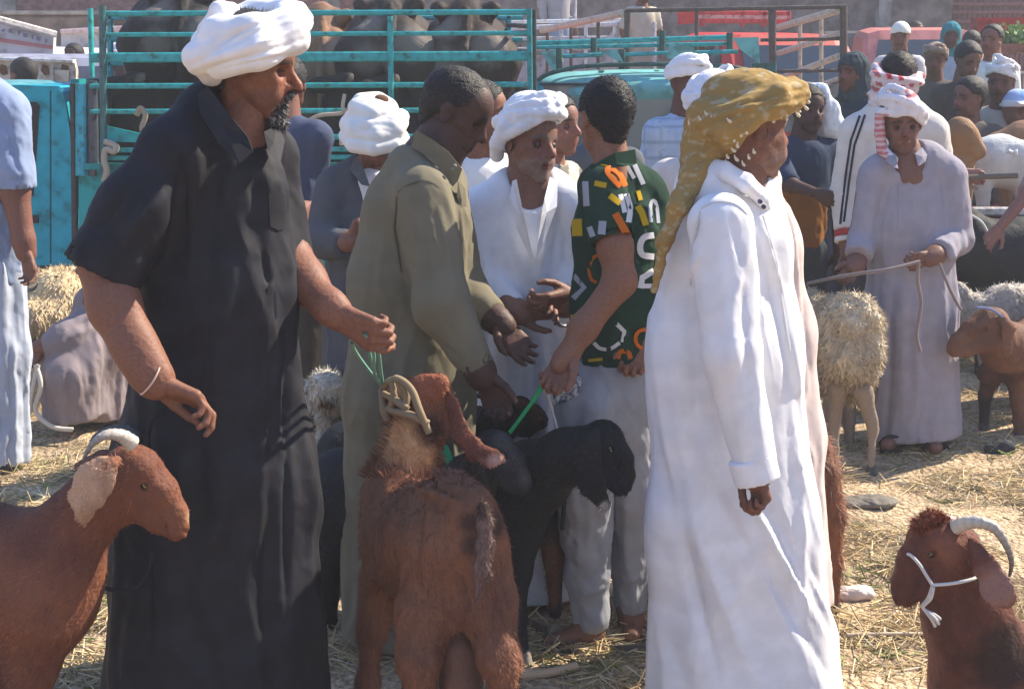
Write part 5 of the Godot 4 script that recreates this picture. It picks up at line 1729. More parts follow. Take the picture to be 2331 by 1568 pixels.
func goat_right() -> void:
	var t := thing("goat", "brown goat with curved horns and white rope halter facing left", "goat", 2200, 3.3)
	var f := Field.new()
	var hx := head_frame(2118, 1186, 0, 2027, 1350, -0.04, Vector3(-0.85, 0.5, 0.12))
	goat_head(f, hx, {"roman": 0.1})
	ch(f, [2125, 1225, 0, 46, 2165, 1245, 0.0, 52], 1.0, 0.04)
	ch(f, [2170, 1280, 0.02, 72, 2200, 1400, 0.03, 92, 2250, 1540, 0.06, 128, 2290, 1640, 0.1, 150], 0.8, 0.06)
	ch(f, [2280, 1560, 0.1, 150, 2500, 1560, 0.15, 160, 2700, 1560, 0.2, 150], 0.85, 0.06)
	ch(f, [2230, 1620, 0.0, 60, 2220, 1760, 0.0, 26])
	ch(f, [2700, 1600, 0.1, 70, 2710, 1720, 0.1, 26])
	ear(f, [2216, 1236, -0.07, 15, 2244, 1290, -0.12, 28, 2270, 1340, -0.13, 36, 2288, 1362, -0.12, 28], Vector3(-0.2, 0.2, 1), 0.2)
	var red := Color(0.14, 0.047, 0.028)
	skin("body", [unit(f, 0.0065, red, rough(0.005, 18.0), coat(red, {"dark": Color(0.06, 0.022, 0.016), "spots": [[2110, 1180, -0.03, 30, Color(0.24, 0.07, 0.03)], [2165, 1250, -0.07, 36, Color(0.19, 0.07, 0.04)], [2272, 1340, -0.14, 50, Color(0.22, 0.12, 0.1)], [2290, 1500, -0.05, 90, Color(0.035, 0.017, 0.013)]]}))], M.hide, t, {"n": 14000, "width": 0.0018, "lift": 0.22, "mess": 0.22, "flow": lay(0.5, -0.75, 0.1, 0.015)})
	goat_eyes(hx, t, red * 0.4)
	skin("forelock", [unit(_tuft(), 0.006, Color(0.22, 0.06, 0.03), rough(0.006, 40.0))], M.hide, t, {"n": 1500, "width": 0.002, "lift": 0.8, "mess": 0.5, "part": "forelock_hair", "flow": lay(-0.7, 0.15, 0.2, 0.018)})
	horn([2175, 1200, -0.03, 2215, 1188, -0.06, 2262, 1200, -0.08, 2292, 1240, -0.09, 2304, 1280, -0.09, 2299, 1312, -0.08], 0.02, Color(0.08, 0.07, 0.06), Color(0.52, 0.46, 0.38), t)
	horn([2165, 1192, 0.05, 2142, 1186, 0.09, 2160, 1186, 0.16, 2200, 1196, 0.2, 2230, 1225, 0.22], 0.02, Color(0.2, 0.18, 0.16), Color(0.56, 0.52, 0.46), t)
	var s := Surf.new()
	s.c = Color(0.5, 0.48, 0.46)
	for e in [[2040, 1282, 0.06, 2050, 1268, 0.02, 2070, 1262, -0.05, 2092, 1282, -0.1, 2110, 1310, -0.11, 2124, 1332, -0.115], [2124, 1332, -0.115, 2170, 1328, -0.115, 2216, 1318, -0.1, 2225, 1310, -0.05], [2124, 1332, -0.115, 2114, 1360, -0.1, 2098, 1380, -0.06], [2126, 1336, -0.12, 2120, 1362, -0.12, 2102, 1384, -0.1, 2130, 1400, -0.11, 2142, 1410, -0.11], [2104, 1386, -0.1, 2122, 1410, -0.11, 2130, 1426, -0.11], [2108, 1390, -0.1, 2126, 1404, -0.12, 2138, 1420, -0.11]]:
		s.tube(smooth(px_path(e)), [0.0042], 7)
	hang("rope_halter", s, M.rope, t)

func _tuft() -> Field:
	var f := Field.new()
	ch(f, [2095, 1194, -0.03, 13, 2125, 1182, -0.02, 13, 2155, 1190, -0.01, 12], 1.0, 0.02)
	return f

func sheep_and_others() -> void:
	var cream := Color(0.5, 0.42, 0.3)
	var t := thing("sheep", "cream woolly sheep with belly of dirty fleece, standing by the lilac robe", "sheep", 1930, 6.0)
	var f := Field.new()
	ch(f, [1945, 730, -0.1, 62, 1925, 755, 0.1, 78, 1890, 760, 0.35, 80], 1.0, 0.06)
	ch(f, [1940, 800, -0.1, 66, 1925, 850, 0.05, 64], 1.0, 0.05)
	ch(f, [1880, 720, 0.5, 40, 1850, 690, 0.65, 30])
	skin("fleece", [unit(f, 0.011, cream, func(p: Vector3, _n: Vector3) -> float: return 0.035 * nz2.get_noise_3d(p.x * 9.0, p.y * 6.0, p.z * 9.0) + 0.02 * nz2.get_noise_3d(p.x * 22.0, p.y * 12.0, p.z * 22.0), coat(Color(0.56, 0.47, 0.33), {"dark": Color(0.3, 0.24, 0.16)}))], M.wool, t, {"n": 14000, "width": 0.0045, "lift": 0.25, "mess": 0.7, "part": "wool_locks", "dark": 0.75, "light": 1.3, "flow": lay(0.0, -0.9, 0.1, 0.03)})
	var lf := Field.new()
	ch(lf, [1910, 880, -0.05, 26, 1902, 950, -0.02, 13, 1900, 975, -0.02, 11, 1905, 1055, -0.06, 8])
	ch(lf, [1965, 890, -0.1, 26, 1984, 955, -0.1, 13, 1988, 980, -0.1, 11, 1984, 1060, -0.14, 8])
	ch(lf, [1900, 880, 0.35, 26, 1880, 1010, 0.35, 12])
	ch(lf, [1930, 880, 0.4, 26, 1935, 1005, 0.4, 12])
	skin("leg", [unit(lf, 0.01, Color(0.26, 0.2, 0.15), rough(0.006, 20.0))], M.hide, t)
	hoof(1905, 1060, -0.06, t)
	hoof(1984, 1064, -0.14, t)
	t = thing("goat", "brown hornless goat with blue neck cord facing left before a pale sheep", "goat", 2290, 6.62)
	f = Field.new()
	var hx := head_frame(2262, 712, -0.44, 2156, 780, -0.48, Vector3(-0.5, 0.85, 0))
	goat_head(f, hx, {"roman": 0.08})
	ch(f, [2255, 745, -0.42, 40, 2290, 790, -0.25, 50, 2360, 800, 0.0, 76, 2500, 800, 0.1, 80], 0.8, 0.06)
	ch(f, [2290, 830, 0.0, 36, 2250, 850, 0.0, 26], 1.0, 0.05)
	ch(f, [2265, 840, 0.05, 30, 2244, 900, 0.05, 14, 2240, 985, 0.05, 11])
	ch(f, [2315, 840, -0.05, 34, 2320, 900, -0.05, 18, 2322, 995, -0.05, 13])
	ch(f, [2500, 840, 0.0, 34, 2500, 995, 0.0, 13])
	ear(f, [2280, 718, -0.5, 9, 2296, 750, -0.53, 16, 2292, 800, -0.53, 14], Vector3(0.1, 0, 1), 0.25)
	var br := Color(0.16, 0.075, 0.045)
	skin("body", [unit(f, 0.0105, br, rough(0.004, 16.0), coat(br, {"dark": Color(0.08, 0.04, 0.027), "spots": [[2244, 930, 0.05, 40, Color(0.04, 0.03, 0.028)]]}))], M.hide, t, {"n": 3000, "width": 0.003, "lift": 0.2, "flow": lay(0.7, -0.7, 0.1, 0.015)})
	hoof(2240, 985, 0.05, t)
	hoof(2322, 995, -0.05, t)
	var cs := Surf.new()
	cs.c = Color(0.16, 0.2, 0.36)
	cs.tube(smooth(px_path([2225, 700, -0.52, 2262, 706, -0.52, 2296, 740, -0.5, 2300, 790, -0.44])), [0.006], 6)
	hang("neck_cord", cs, M.rope, t)
	t = thing("sheep", "grey white shorn sheep standing behind the hornless brown goat", "sheep", 2290, 7.25)
	f = Field.new()
	ch(f, [2215, 715, 0, 44, 2300, 710, 0.0, 62, 2450, 720, 0.1, 70], 0.9, 0.05)
	ch(f, [2200, 690, 0, 30, 2178, 668, 0.0, 24])
	ch(f, [2250, 770, 0, 24, 2245, 940, 0, 12])
	ch(f, [2430, 770, 0, 24, 2430, 940, 0, 12])
	skin("fleece", [unit(f, 0.014, Color(0.45, 0.41, 0.36), rough(0.02, 12.0), coat(Color(0.48, 0.44, 0.39), {"dark": Color(0.3, 0.27, 0.24)}))], M.wool, t, {"n": 3000, "width": 0.006, "lift": 0.3, "mess": 0.3, "part": "wool_locks", "flow": lay(0.5, -0.8, 0.1, 0.03)})
	t = thing("sheep", "pale cream sheep with dark horn behind the man in blue", "sheep", 120, 7.1)
	f = Field.new()
	ch(f, [120, 690, 0, 76, 150, 690, 0.3, 80, 200, 690, 0.6, 78], 0.9, 0.05)
	ch(f, [95, 720, -0.1, 60, 70, 720, -0.2, 36])
	ch(f, [90, 790, 0.0, 30, 84, 930, 0.0, 13])
	ch(f, [150, 790, 0.1, 30, 150, 930, 0.1, 13])
	skin("fleece", [unit(f, 0.013, cream, func(p: Vector3, _n: Vector3) -> float: return 0.02 * nz2.get_noise_3d(p.x * 9.0, p.y * 6.0, p.z * 9.0), coat(Color(0.58, 0.46, 0.28), {"dark": Color(0.36, 0.27, 0.17), "spots": [[95, 780, -0.1, 46, Color(0.05, 0.035, 0.03)]]}))], M.wool, t, {"n": 5000, "width": 0.006, "lift": 0.4, "mess": 0.4, "part": "wool_locks", "flow": lay(-0.2, -0.9, 0.2, 0.035)})
	horn([58, 660, -0.25, 75, 658, -0.28, 85, 645, -0.28], 0.014, Color(0.03, 0.03, 0.03), Color(0.1, 0.09, 0.07), t)
	t = thing("sheep", "small off-white sheep rump between the black and olive robes", "sheep", 740, 5.3)
	f = Field.new()
	ch(f, [742, 885, -0.05, 40, 740, 900, 0.2, 44, 745, 900, 0.4, 42], 1.0, 0.05)
	ch(f, [735, 960, 0, 20, 735, 1110, 0, 10])
	ch(f, [760, 960, 0.3, 20, 760, 1080, 0.3, 10])
	skin("fleece", [unit(f, 0.011, cream, func(p: Vector3, _n: Vector3) -> float: return 0.02 * nz2.get_noise_3d(p.x * 12.0, p.y * 9.0, p.z * 12.0), coat(Color(0.55, 0.5, 0.4), {"dark": Color(0.26, 0.25, 0.22), "spots": [[740, 945, -0.1, 34, Color(0.1, 0.06, 0.045)]]}))], M.wool, t, {"n": 2500, "width": 0.005, "lift": 0.4, "mess": 0.4, "part": "wool_locks", "flow": lay(0.0, -0.9, 0.2, 0.03)})
	t = thing("goat", "long-haired reddish goat mostly hidden behind the man in white", "goat", 1850, 4.4)
	f = Field.new()
	ch(f, [1800, 980, 0.1, 70, 1830, 1060, 0.0, 66, 1780, 1090, 0.3, 70], 1.0, 0.06)
	ch(f, [1870, 1080, -0.02, 44, 1892, 1170, -0.04, 32, 1898, 1280, -0.05, 20, 1896, 1372, -0.05, 16])
	ch(f, [1800, 1150, 0.2, 40, 1800, 1340, 0.2, 16])
	ch(f, [1868, 1000, 0.0, 16, 1880, 1070, -0.05, 14, 1884, 1110, -0.06, 8], 1.0, 0.03)
	var rd := Color(0.2, 0.08, 0.04)
	skin("body", [unit(f, 0.0095, rd, rough(0.006, 20.0), coat(rd, {"dark": Color(0.09, 0.035, 0.022)}))], M.hide, t, {"n": 4000, "width": 0.0022, "lift": 0.5, "mess": 0.35, "flow": lay(0.25, -0.9, 0.1, 0.045)})
	hoof(1896, 1372, -0.05, t)

func cattle() -> void:
	# cattle standing across the truck bed, rumps towards us: hip bones, tail, flank, legs
	var rows := [[410, 40, "big black buffalo", Color(0.014, 0.013, 0.013), 1.1, 0.0], [730, 95, "tan brown cow", Color(0.24, 0.13, 0.075), 0.9, 0.25], [885, 70, "dark dun cow with pale hip streaks", Color(0.045, 0.034, 0.028), 1.0, 0.05], [1060, 80, "brown black cow with worn hip bones", Color(0.035, 0.022, 0.017), 1.0, 0.1]]
	for e in rows:
		var t := thing("cow", e[2] + ", rump towards us in the teal cattle truck", "cow", e[0], 9.35, "cattle standing in the teal truck", 0.72)
		var f := Field.new()
		var x: float = e[0]
		var y: float = e[1] - 85.0
		var w: float = e[4] * 1.08
		var z: float = e[5]
		ch(f, [x, y + 130, z + 0.12, 82 * w, x, y + 140, 0.6 + z, 105 * w, x, y + 120, 1.3, 100 * w], 1.0, 0.08)
		ch(f, [x - 60 * w, y + 26, z - 0.04, 18, x - 30 * w, y + 40, z + 0.05, 26, x, y + 20, z + 0.05, 24, x + 30 * w, y + 40, z + 0.05, 26, x + 60 * w, y + 26, z - 0.04, 18], 1.0, 0.05)
		ch(f, [x, y + 40, z - 0.02, 30, x - 34 * w, y + 100, z - 0.12, 34, x - 40 * w, y + 160, z - 0.12, 30], 1.0, 0.05)
		ch(f, [x, y + 40, z - 0.02, 30, x + 34 * w, y + 100, z - 0.12, 34, x + 40 * w, y + 160, z - 0.12, 30], 1.0, 0.05)
		ch(f, [x - 60 * w, y + 150, z - 0.1, 58 * w, x - 52 * w, y + 260, z - 0.05, 40, x - 50 * w, y + 460, z, 26], 1.0, 0.1)
		ch(f, [x + 60 * w, y + 150, z - 0.1, 58 * w, x + 52 * w, y + 260, z - 0.05, 40, x + 50 * w, y + 460, z, 26], 1.0, 0.1)
		ch(f, [x - 40, y + 240, 1.2, 36, x - 40, y + 440, 1.2, 24])
		ch(f, [x + 40, y + 240, 1.2, 36, x + 40, y + 440, 1.2, 24])
		ch(f, [x, y + 30, z - 0.18, 12, x - 3, y + 120, z - 0.26, 10, x + 4, y + 250, z - 0.24, 12], 1.0, 0.04)
		ch(f, [x, y + 80, 1.5, 60, x + 20, y + 60, 1.9, 44], 1.0, 0.1)
		var c: Color = e[3]
		var pale := c.lerp(Color(0.3, 0.26, 0.22), 0.45)
		skin("body", [unit(f, 0.024, c, rough(0.012, 7.0), coat(c, {"dark": c * 0.6, "spots": [[x - 45 * w, y + 60, z - 0.2, 34, pale], [x + 48 * w, y + 110, z - 0.25, 40, pale], [x - 40 * w, y + 150, z - 0.3, 36, pale * 0.8]]}))], M.hide, t)
	for e in [[285, 180, 40, "round dark muzzle of a lying buffalo at left end of the truck"], [760, 182, 46, "long dark muzzle of a buffalo lying below the tan cow"], [865, 185, 36, "small dark calf head lying below the dun cow"]]:
		var t := thing("buffalo", e[3], "buffalo", e[0], 9.0, "", 0.72)
		var f := Field.new()
		ch(f, [e[0] - e[2], e[1] + 12, 0.02, 17, e[0] + e[2] * 0.6, e[1] + 10, 0.1, 24, e[0] + e[2], e[1] + 30, 0.2, 26], 1.0, 0.05)
		ch(f, [e[0] + 20, e[1] + 60, 0.2, 50, e[0] + 40, e[1] + 150, 0.3, 90], 1.0, 0.08)
		ch(f, [e[0] + 10, e[1] + 2, 0.0, 8, e[0] + 34, e[1] - 6, 0.0, 12], 1.0, 0.02)
		skin("body", [unit(f, 0.02, Color(0.016, 0.014, 0.013), rough(0.01, 9.0), coat(Color(0.018, 0.015, 0.014), {"spots": [[e[0] + e[2], e[1] + 5, 0.0, 16, Color(0.16, 0.13, 0.11)]]}))], M.hide, t)
	var t := thing("cow", "black cow with a rope tied over its back, beyond the lilac robe", "cow", 2260, 7.9)
	var f := Field.new()
	ch(f, [2230, 570, 0, 74, 2320, 590, 0.05, 90, 2480, 590, 0.1, 92], 0.9, 0.08)
	ch(f, [2215, 530, 0, 46, 2200, 500, 0, 30], 1.0, 0.06)
	for x in [2235, 2300, 2450, 2490]:
		ch(f, [x, 650, 0.0, 34, x, 760, 0.0, 18, x, 872, 0.0, 15])
	skin("body", [unit(f, 0.018, Color(0.022, 0.026, 0.03), rough(0.01, 8.0), coat(Color(0.024, 0.027, 0.03)))], M.hide, t)
	var s := Surf.new()
	s.c = Color(0.5, 0.5, 0.48)
	s.tube(smooth(px_path([2205, 486, -0.1, 2235, 505, -0.2, 2250, 530, -0.22, 2256, 545, -0.22, 2266, 552, -0.2])), [0.007], 6)
	hang("rope", s, M.rope, t)
	t = thing("cow", "white cow standing in the maroon pickup at right", "cow", 2270, 8.4, "", 0.72)
	f = Field.new()
	ch(f, [2200, 370, 0.05, 44, 2260, 365, 0.0, 52, 2330, 390, 0, 50], 0.9, 0.06)
	ch(f, [2285, 330, -0.02, 22, 2330, 350, -0.05, 30], 1.0, 0.05)
	ch(f, [2238, 400, -0.05, 24, 2240, 470, -0.05, 14])
	ch(f, [2330, 400, 0, 24, 2330, 470, -0.05, 14])
	ch(f, [2298, 345, -0.18, 6, 2312, 352, -0.2, 5, 2316, 340, -0.2, 4], 1.0, 0.01)
	skin("body", [unit(f, 0.018, Color(0.55, 0.56, 0.54), rough(0.008, 9.0), coat(Color(0.56, 0.57, 0.55), {"dark": Color(0.4, 0.4, 0.38)}))], M.hide, t)
	t = thing("cow", "ginger brown cow behind the white cow in the maroon pickup", "cow", 2320, 8.9, "", 0.72)
	f = Field.new()
	ch(f, [2270, 335, 0, 34, 2330, 325, 0.0, 46, 2420, 330, 0.1, 50], 0.9, 0.06)
	ch(f, [2290, 370, 0, 24, 2290, 470, 0, 14])
	ch(f, [2400, 370, 0, 24, 2400, 470, 0, 14])
	skin("body", [unit(f, 0.02, Color(0.26, 0.14, 0.075), rough(0.008, 9.0), coat(Color(0.26, 0.14, 0.075)))], M.hide, t)
	t = thing("calf", "tan calf seen from behind, humped beside the white cow", "calf", 2185, 7.9, "", 0.6)
	f = Field.new()
	ch(f, [2185, 300, 0, 34, 2180, 340, 0.1, 42, 2180, 345, 0.5, 40], 1.0, 0.06)
	ch(f, [2205, 310, 0.0, 24, 2226, 345, -0.02, 20], 1.0, 0.05)
	ch(f, [2165, 380, 0, 20, 2165, 480, 0, 12])
	ch(f, [2200, 380, 0, 20, 2200, 480, 0, 12])
	skin("body", [unit(f, 0.018, Color(0.3, 0.17, 0.085), rough(0.008, 9.0), coat(Color(0.3, 0.17, 0.085)))], M.hide, t)

func build_people() -> void:
	man_dark_robe()
	man_yellow_scarf()
	man_olive()
	man_white_robe()
	boy()
	man_grey_turban()
	man_blue_left()
	man_seated()
	man_grey_smiling()
	man_track_jacket()
	others()

const TAN := Color(0.21, 0.088, 0.052)
const BROWN := Color(0.15, 0.065, 0.04)
const DEEP := Color(0.07, 0.034, 0.025)
const WHITE := Color(0.78, 0.78, 0.8)

func man_dark_robe() -> void:
	var t := thing("person", "tall bearded man in black robe and white turban holding green rope", "person", 485, 3.3)
	var o := {"skin": TAN, "beard": 0.3, "nose": 1.25, "squint": true, "fat": 0.0}
	var hx := head_at(578, 148, 0, 222, 88, 12)
	var f := Field.new()   # hidden trunk, neck and the two arms
	ch(f, [560, 250, 0, 52, 530, 340, 0, 75], 1.0, 0.04)
	ch(f, [500, 400, 0, 105, 480, 640, 0, 120], 0.7)
	ch(f, [385, 350, -0.1, 60, 240, 600, -0.16, 50, 260, 700, -0.2, 48, 306, 790, -0.24, 40, 340, 850, -0.26, 33, 358, 872, -0.265, 34], 0.85, 0.05)
	ch(f, [625, 360, 0.16, 55, 652, 590, 0.12, 50, 690, 640, 0.06, 45, 752, 700, -0.02, 31, 775, 722, -0.03, 29], 0.9, 0.05)
	var u := head_units(o, hx)
	u.append(unit(f, 0.0105, TAN))
	u.append(hand_unit({"curl": [0.6, 0.75, 0.9, 1.0], "thumb": [Vector3(0.13, 0.1, 0.05), Vector3(0.19, 0.3, 0.12), Vector3(0.17, 0.48, 0.17), Vector3(0.13, 0.6, 0.2)], "len": 0.205}, TAN, 354, 868, -0.262, 420, 898, -0.255, 60))
	u.append(hand_unit({"curl": [0.8, 1.15, 1.2, 1.25], "len": 0.205, "thumb": [Vector3(0.13, 0.1, 0.05), Vector3(0.2, 0.27, 0.16), Vector3(0.14, 0.42, 0.23), Vector3(0.08, 0.5, 0.25)]}, TAN, 768, 716, -0.03, 815, 742, -0.05, 200, true))
	skin("body", u, M.skin, t)
	var r := Field.new()
	ch(r, [505, 330, 0.02, 95, 500, 420, 0, 135, 490, 640, 0, 172], 0.72, 0.06)
	ch(r, [490, 640, 0, 172, 485, 1100, 0, 232, 492, 1690, 0, 285], 0.72, 0.05, FLAT)
	ch(r, [395, 335, -0.1, 60, 480, 258, 0, 56, 560, 275, 0.04, 54, 615, 345, 0.14, 52], 0.9, 0.06)
	ch(r, [392, 355, -0.1, 72, 310, 480, -0.14, 78, 232, 615, -0.17, 82], 0.85, 0.05, FLAT)
	ch(r, [264, 560, -0.16, 85, 230, 626, -0.17, 88], 0.85, 0.008, FLAT | FLAT0)
	ch(r, [615, 360, 0.16, 62, 655, 600, 0.12, 62], 0.9, 0.05, FLAT)
	ch(r, [240, 600, -0.165, 72, 214, 650, -0.17, 74], 0.85, 0.01, CARVE)
	ch(r, [545, 205, 0.02, 62, 548, 300, -0.01, 60], 1.0, 0.02, CARVE)
	ch(r, [562, 290, -0.09, 26, 588, 430, -0.1, 18, 607, 640, -0.09, 5], 1.0, 0.012, CARVE)
	var folds := creases([520, 420, 640, 900, 22, 10, 600, 680, 590, 1250, 20, 14, 655, 760, 650, 1450, 9, -16, 540, 560, 460, 1000, 30, 14, 470, 700, 445, 1150, 22, -12, 400, 420, 250, 560, 18, 9, 420, 360, 380, 620, 14, -10, 455, 350, 425, 640, 12, 10, 500, 370, 470, 700, 16, -9, 330, 1100, 345, 1560, 20, -14, 700, 900, 745, 1400, 14, 12, 300, 420, 210, 540, 12, -9, 330, 470, 255, 600, 12, 8, 610, 900, 600, 1500, 16, -8, 420, 1000, 400, 1500, 26, 9, 520, 900, 540, 1500, 22, -9], drape(0.012, 6.0, 0.5, 2.0))
	skin("robe", [unit(r, 0.0095, Color(0.013, 0.0155, 0.02), folds)], M.dark_cloth, t)
	# turban: thick wraps with the crown of the head left open
	var w := Field.new()
	ch(w, [480, 168, -0.04, 28, 454, 130, -0.1, 34, 500, 120, -0.13, 40, 590, 110, -0.14, 41, 656, 78, -0.08, 42, 676, 46, 0.02, 32, 650, 26, 0.1, 30, 580, 30, 0.16, 30, 500, 50, 0.13, 30, 466, 100, 0.04, 34], 1.0, 0.02)
	ch(w, [462, 120, -0.06, 30, 500, 75, -0.12, 36, 580, 75, -0.13, 40, 650, 60, -0.09, 36, 668, 30, 0.02, 24], 1.0, 0.018)
	ch(w, [476, 70, 0.0, 28, 500, 28, -0.05, 20, 528, 22, -0.02, 16], 1.0, 0.018)
	ch(w, [500, 152, -0.12, 26, 580, 128, -0.145, 28, 655, 96, -0.11, 22], 1.0, 0.014)
	ch(w, [490, 150, -0.06, 26, 488, 172, -0.05, 14], 1.0, 0.015)
	ch(w, [640, 20, -0.02, 16, 665, 40, -0.06, 22, 672, 90, -0.06, 30], 1.0, 0.015)
	var pw := creases([450, 140, 660, 30, 7, -7, 470, 160, 690, 90, 7, -8, 480, 100, 620, 40, 6, -6, 520, 125, 690, 60, 5, 5, 500, 160, 680, 120, 5, -6, 470, 120, 560, 60, 6, -7], func(p: Vector3, _n: Vector3) -> float: return 0.0035 * nz.get_noise_3d(p.x * 5.0, p.y * 30.0 - p.x * 9.0, p.z * 5.0))
	skin("turban", [unit(w, 0.0042, WHITE, pw)], M.cloth, t)
	hair_cap(o, hx, t, 0.03, Color(0.03, 0.028, 0.027), 0.76, 2500, 0.01)
	# goatee and moustache
	var bf := Field.new()
	bf.add(Vector3(0, 0.16, 0.34), Vector3(0, -0.02, 0.32), 0.06, 0.1, 0.05)
	bf.add(Vector3(0, -0.01, 0.32), Vector3(0, -0.05, 0.31), 0.09, 0.06, 0.05)
	bf.add(Vector3(-0.1, 0.2, 0.3), Vector3(-0.05, 0.0, 0.29), 0.04, 0.06, 0.05)
	bf.add(Vector3(-0.1, 0.225, 0.31), Vector3(0, 0.285, 0.4), 0.028, 0.035, 0.03)
	bf.add(Vector3(0.1, 0.225, 0.31), Vector3(0, 0.285, 0.4), 0.028, 0.035, 0.03)
	var hb := hx.basis.orthonormalized()
	skin("beard", [unit(bf, 0.014, Color(0.05, 0.048, 0.048), func(p: Vector3, _n: Vector3) -> float: return 0.03 * nz.get_noise_3d(p.x * 30.0, p.y * 12.0, p.z * 30.0), func(p: Vector3, _n: Vector3) -> Color: return Color(0.03, 0.028, 0.028).lerp(Color(0.3, 0.29, 0.28), smoothstep(0.2, 0.55, nz.get_noise_3d(p.x * 20.0, p.y * 14.0, p.z * 20.0) + 0.15)), hx)], M.hair, t, {"n": 1800, "width": 0.0016, "lift": 0.5, "mess": 0.3, "part": "beard_strands", "light": 1.7, "flow": func(_p: Vector3, n: Vector3) -> Vector4:
		var d := hb * Vector3(0, -1, 0.25) + n * 0.4
		return Vector4(d.x, d.y, d.z, 0.012)})
	# collar flaps, chest pocket, placket, undershirt
	var cl := Color(0.013, 0.0155, 0.02)
	hang("collar", collar([[470, 195, -0.1], [520, 260, -0.16], [562, 310, -0.16], [575, 345, -0.17], [545, 372, -0.19], [500, 330, -0.17], [455, 260, -0.12], [448, 215, -0.09]], cl), M.dark_cloth, t)
	hang("collar", collar([[600, 300, -0.06], [630, 285, -0.02], [648, 320, -0.03], [636, 375, -0.1], [610, 345, -0.1]], cl), M.dark_cloth, t)
	for e in [[345, 300, 400, 330, 430, 400, 425, 520], [470, 240, 520, 300, 570, 360]]:
		hang("seam", overlay(r, stroke_outline(rounded(e), 3.0), 0.002, Color(0.008, 0.009, 0.012), 5.0, 0.002), M.dark_cloth, t)
	hang("pocket", overlay(r, [608, 440, 642, 440, 645, 520, 630, 525, 612, 515], 0.005, cl), M.dark_cloth, t)
	hang("placket", overlay(r, [606, 655, 626, 662, 628, 720, 618, 738, 606, 722], 0.005, cl), M.dark_cloth, t)
	var us := Field.new()
	ch(us, [570, 400, -0.05, 20, 590, 480, -0.06, 20], 1.0)
	skin("undershirt", [unit(us, 0.01, WHITE)], M.cloth, t)
	var s := Surf.new()
	s.c = Color(0.55, 0.4, 0.3)
	s.tube(smooth(px_path([318, 890, -0.26, 322, 897, -0.3, 345, 872, -0.31, 362, 838, -0.29, 360, 834, -0.25, 340, 850, -0.22, 322, 885, -0.23, 318, 890, -0.26])), [0.0022])
	hang("bracelet", s, M.rope, t)

# a stiff cloth flap through points, a few millimetres thick
func collar(pts: Array, c: Color) -> Surf:
	var s := Surf.new()
	s.c = c
	var l := []
	var mid := Vector3.ZERO
	for p in pts:
		var q: Vector3 = v(p[0], p[1], p[2])
		l.append(q)
		mid += q
	mid /= l.size()
	var b := Vector3(0, 0, -0.006)
	var m2 := mid + Vector3(0, 0, 0.012)
	for i in l.size():
		var p: Vector3 = l[i]
		var q: Vector3 = l[(i + 1) % l.size()]
		var n := (q - p).cross(m2 - p).normalized()
		s.tri(p, q, m2, n if n.z > 0 else -n)
		s.tri(p + b, q + b, m2 + b, -n if n.z > 0 else n)
		s.quad(p, q, q + b, p + b, mid)
	return s

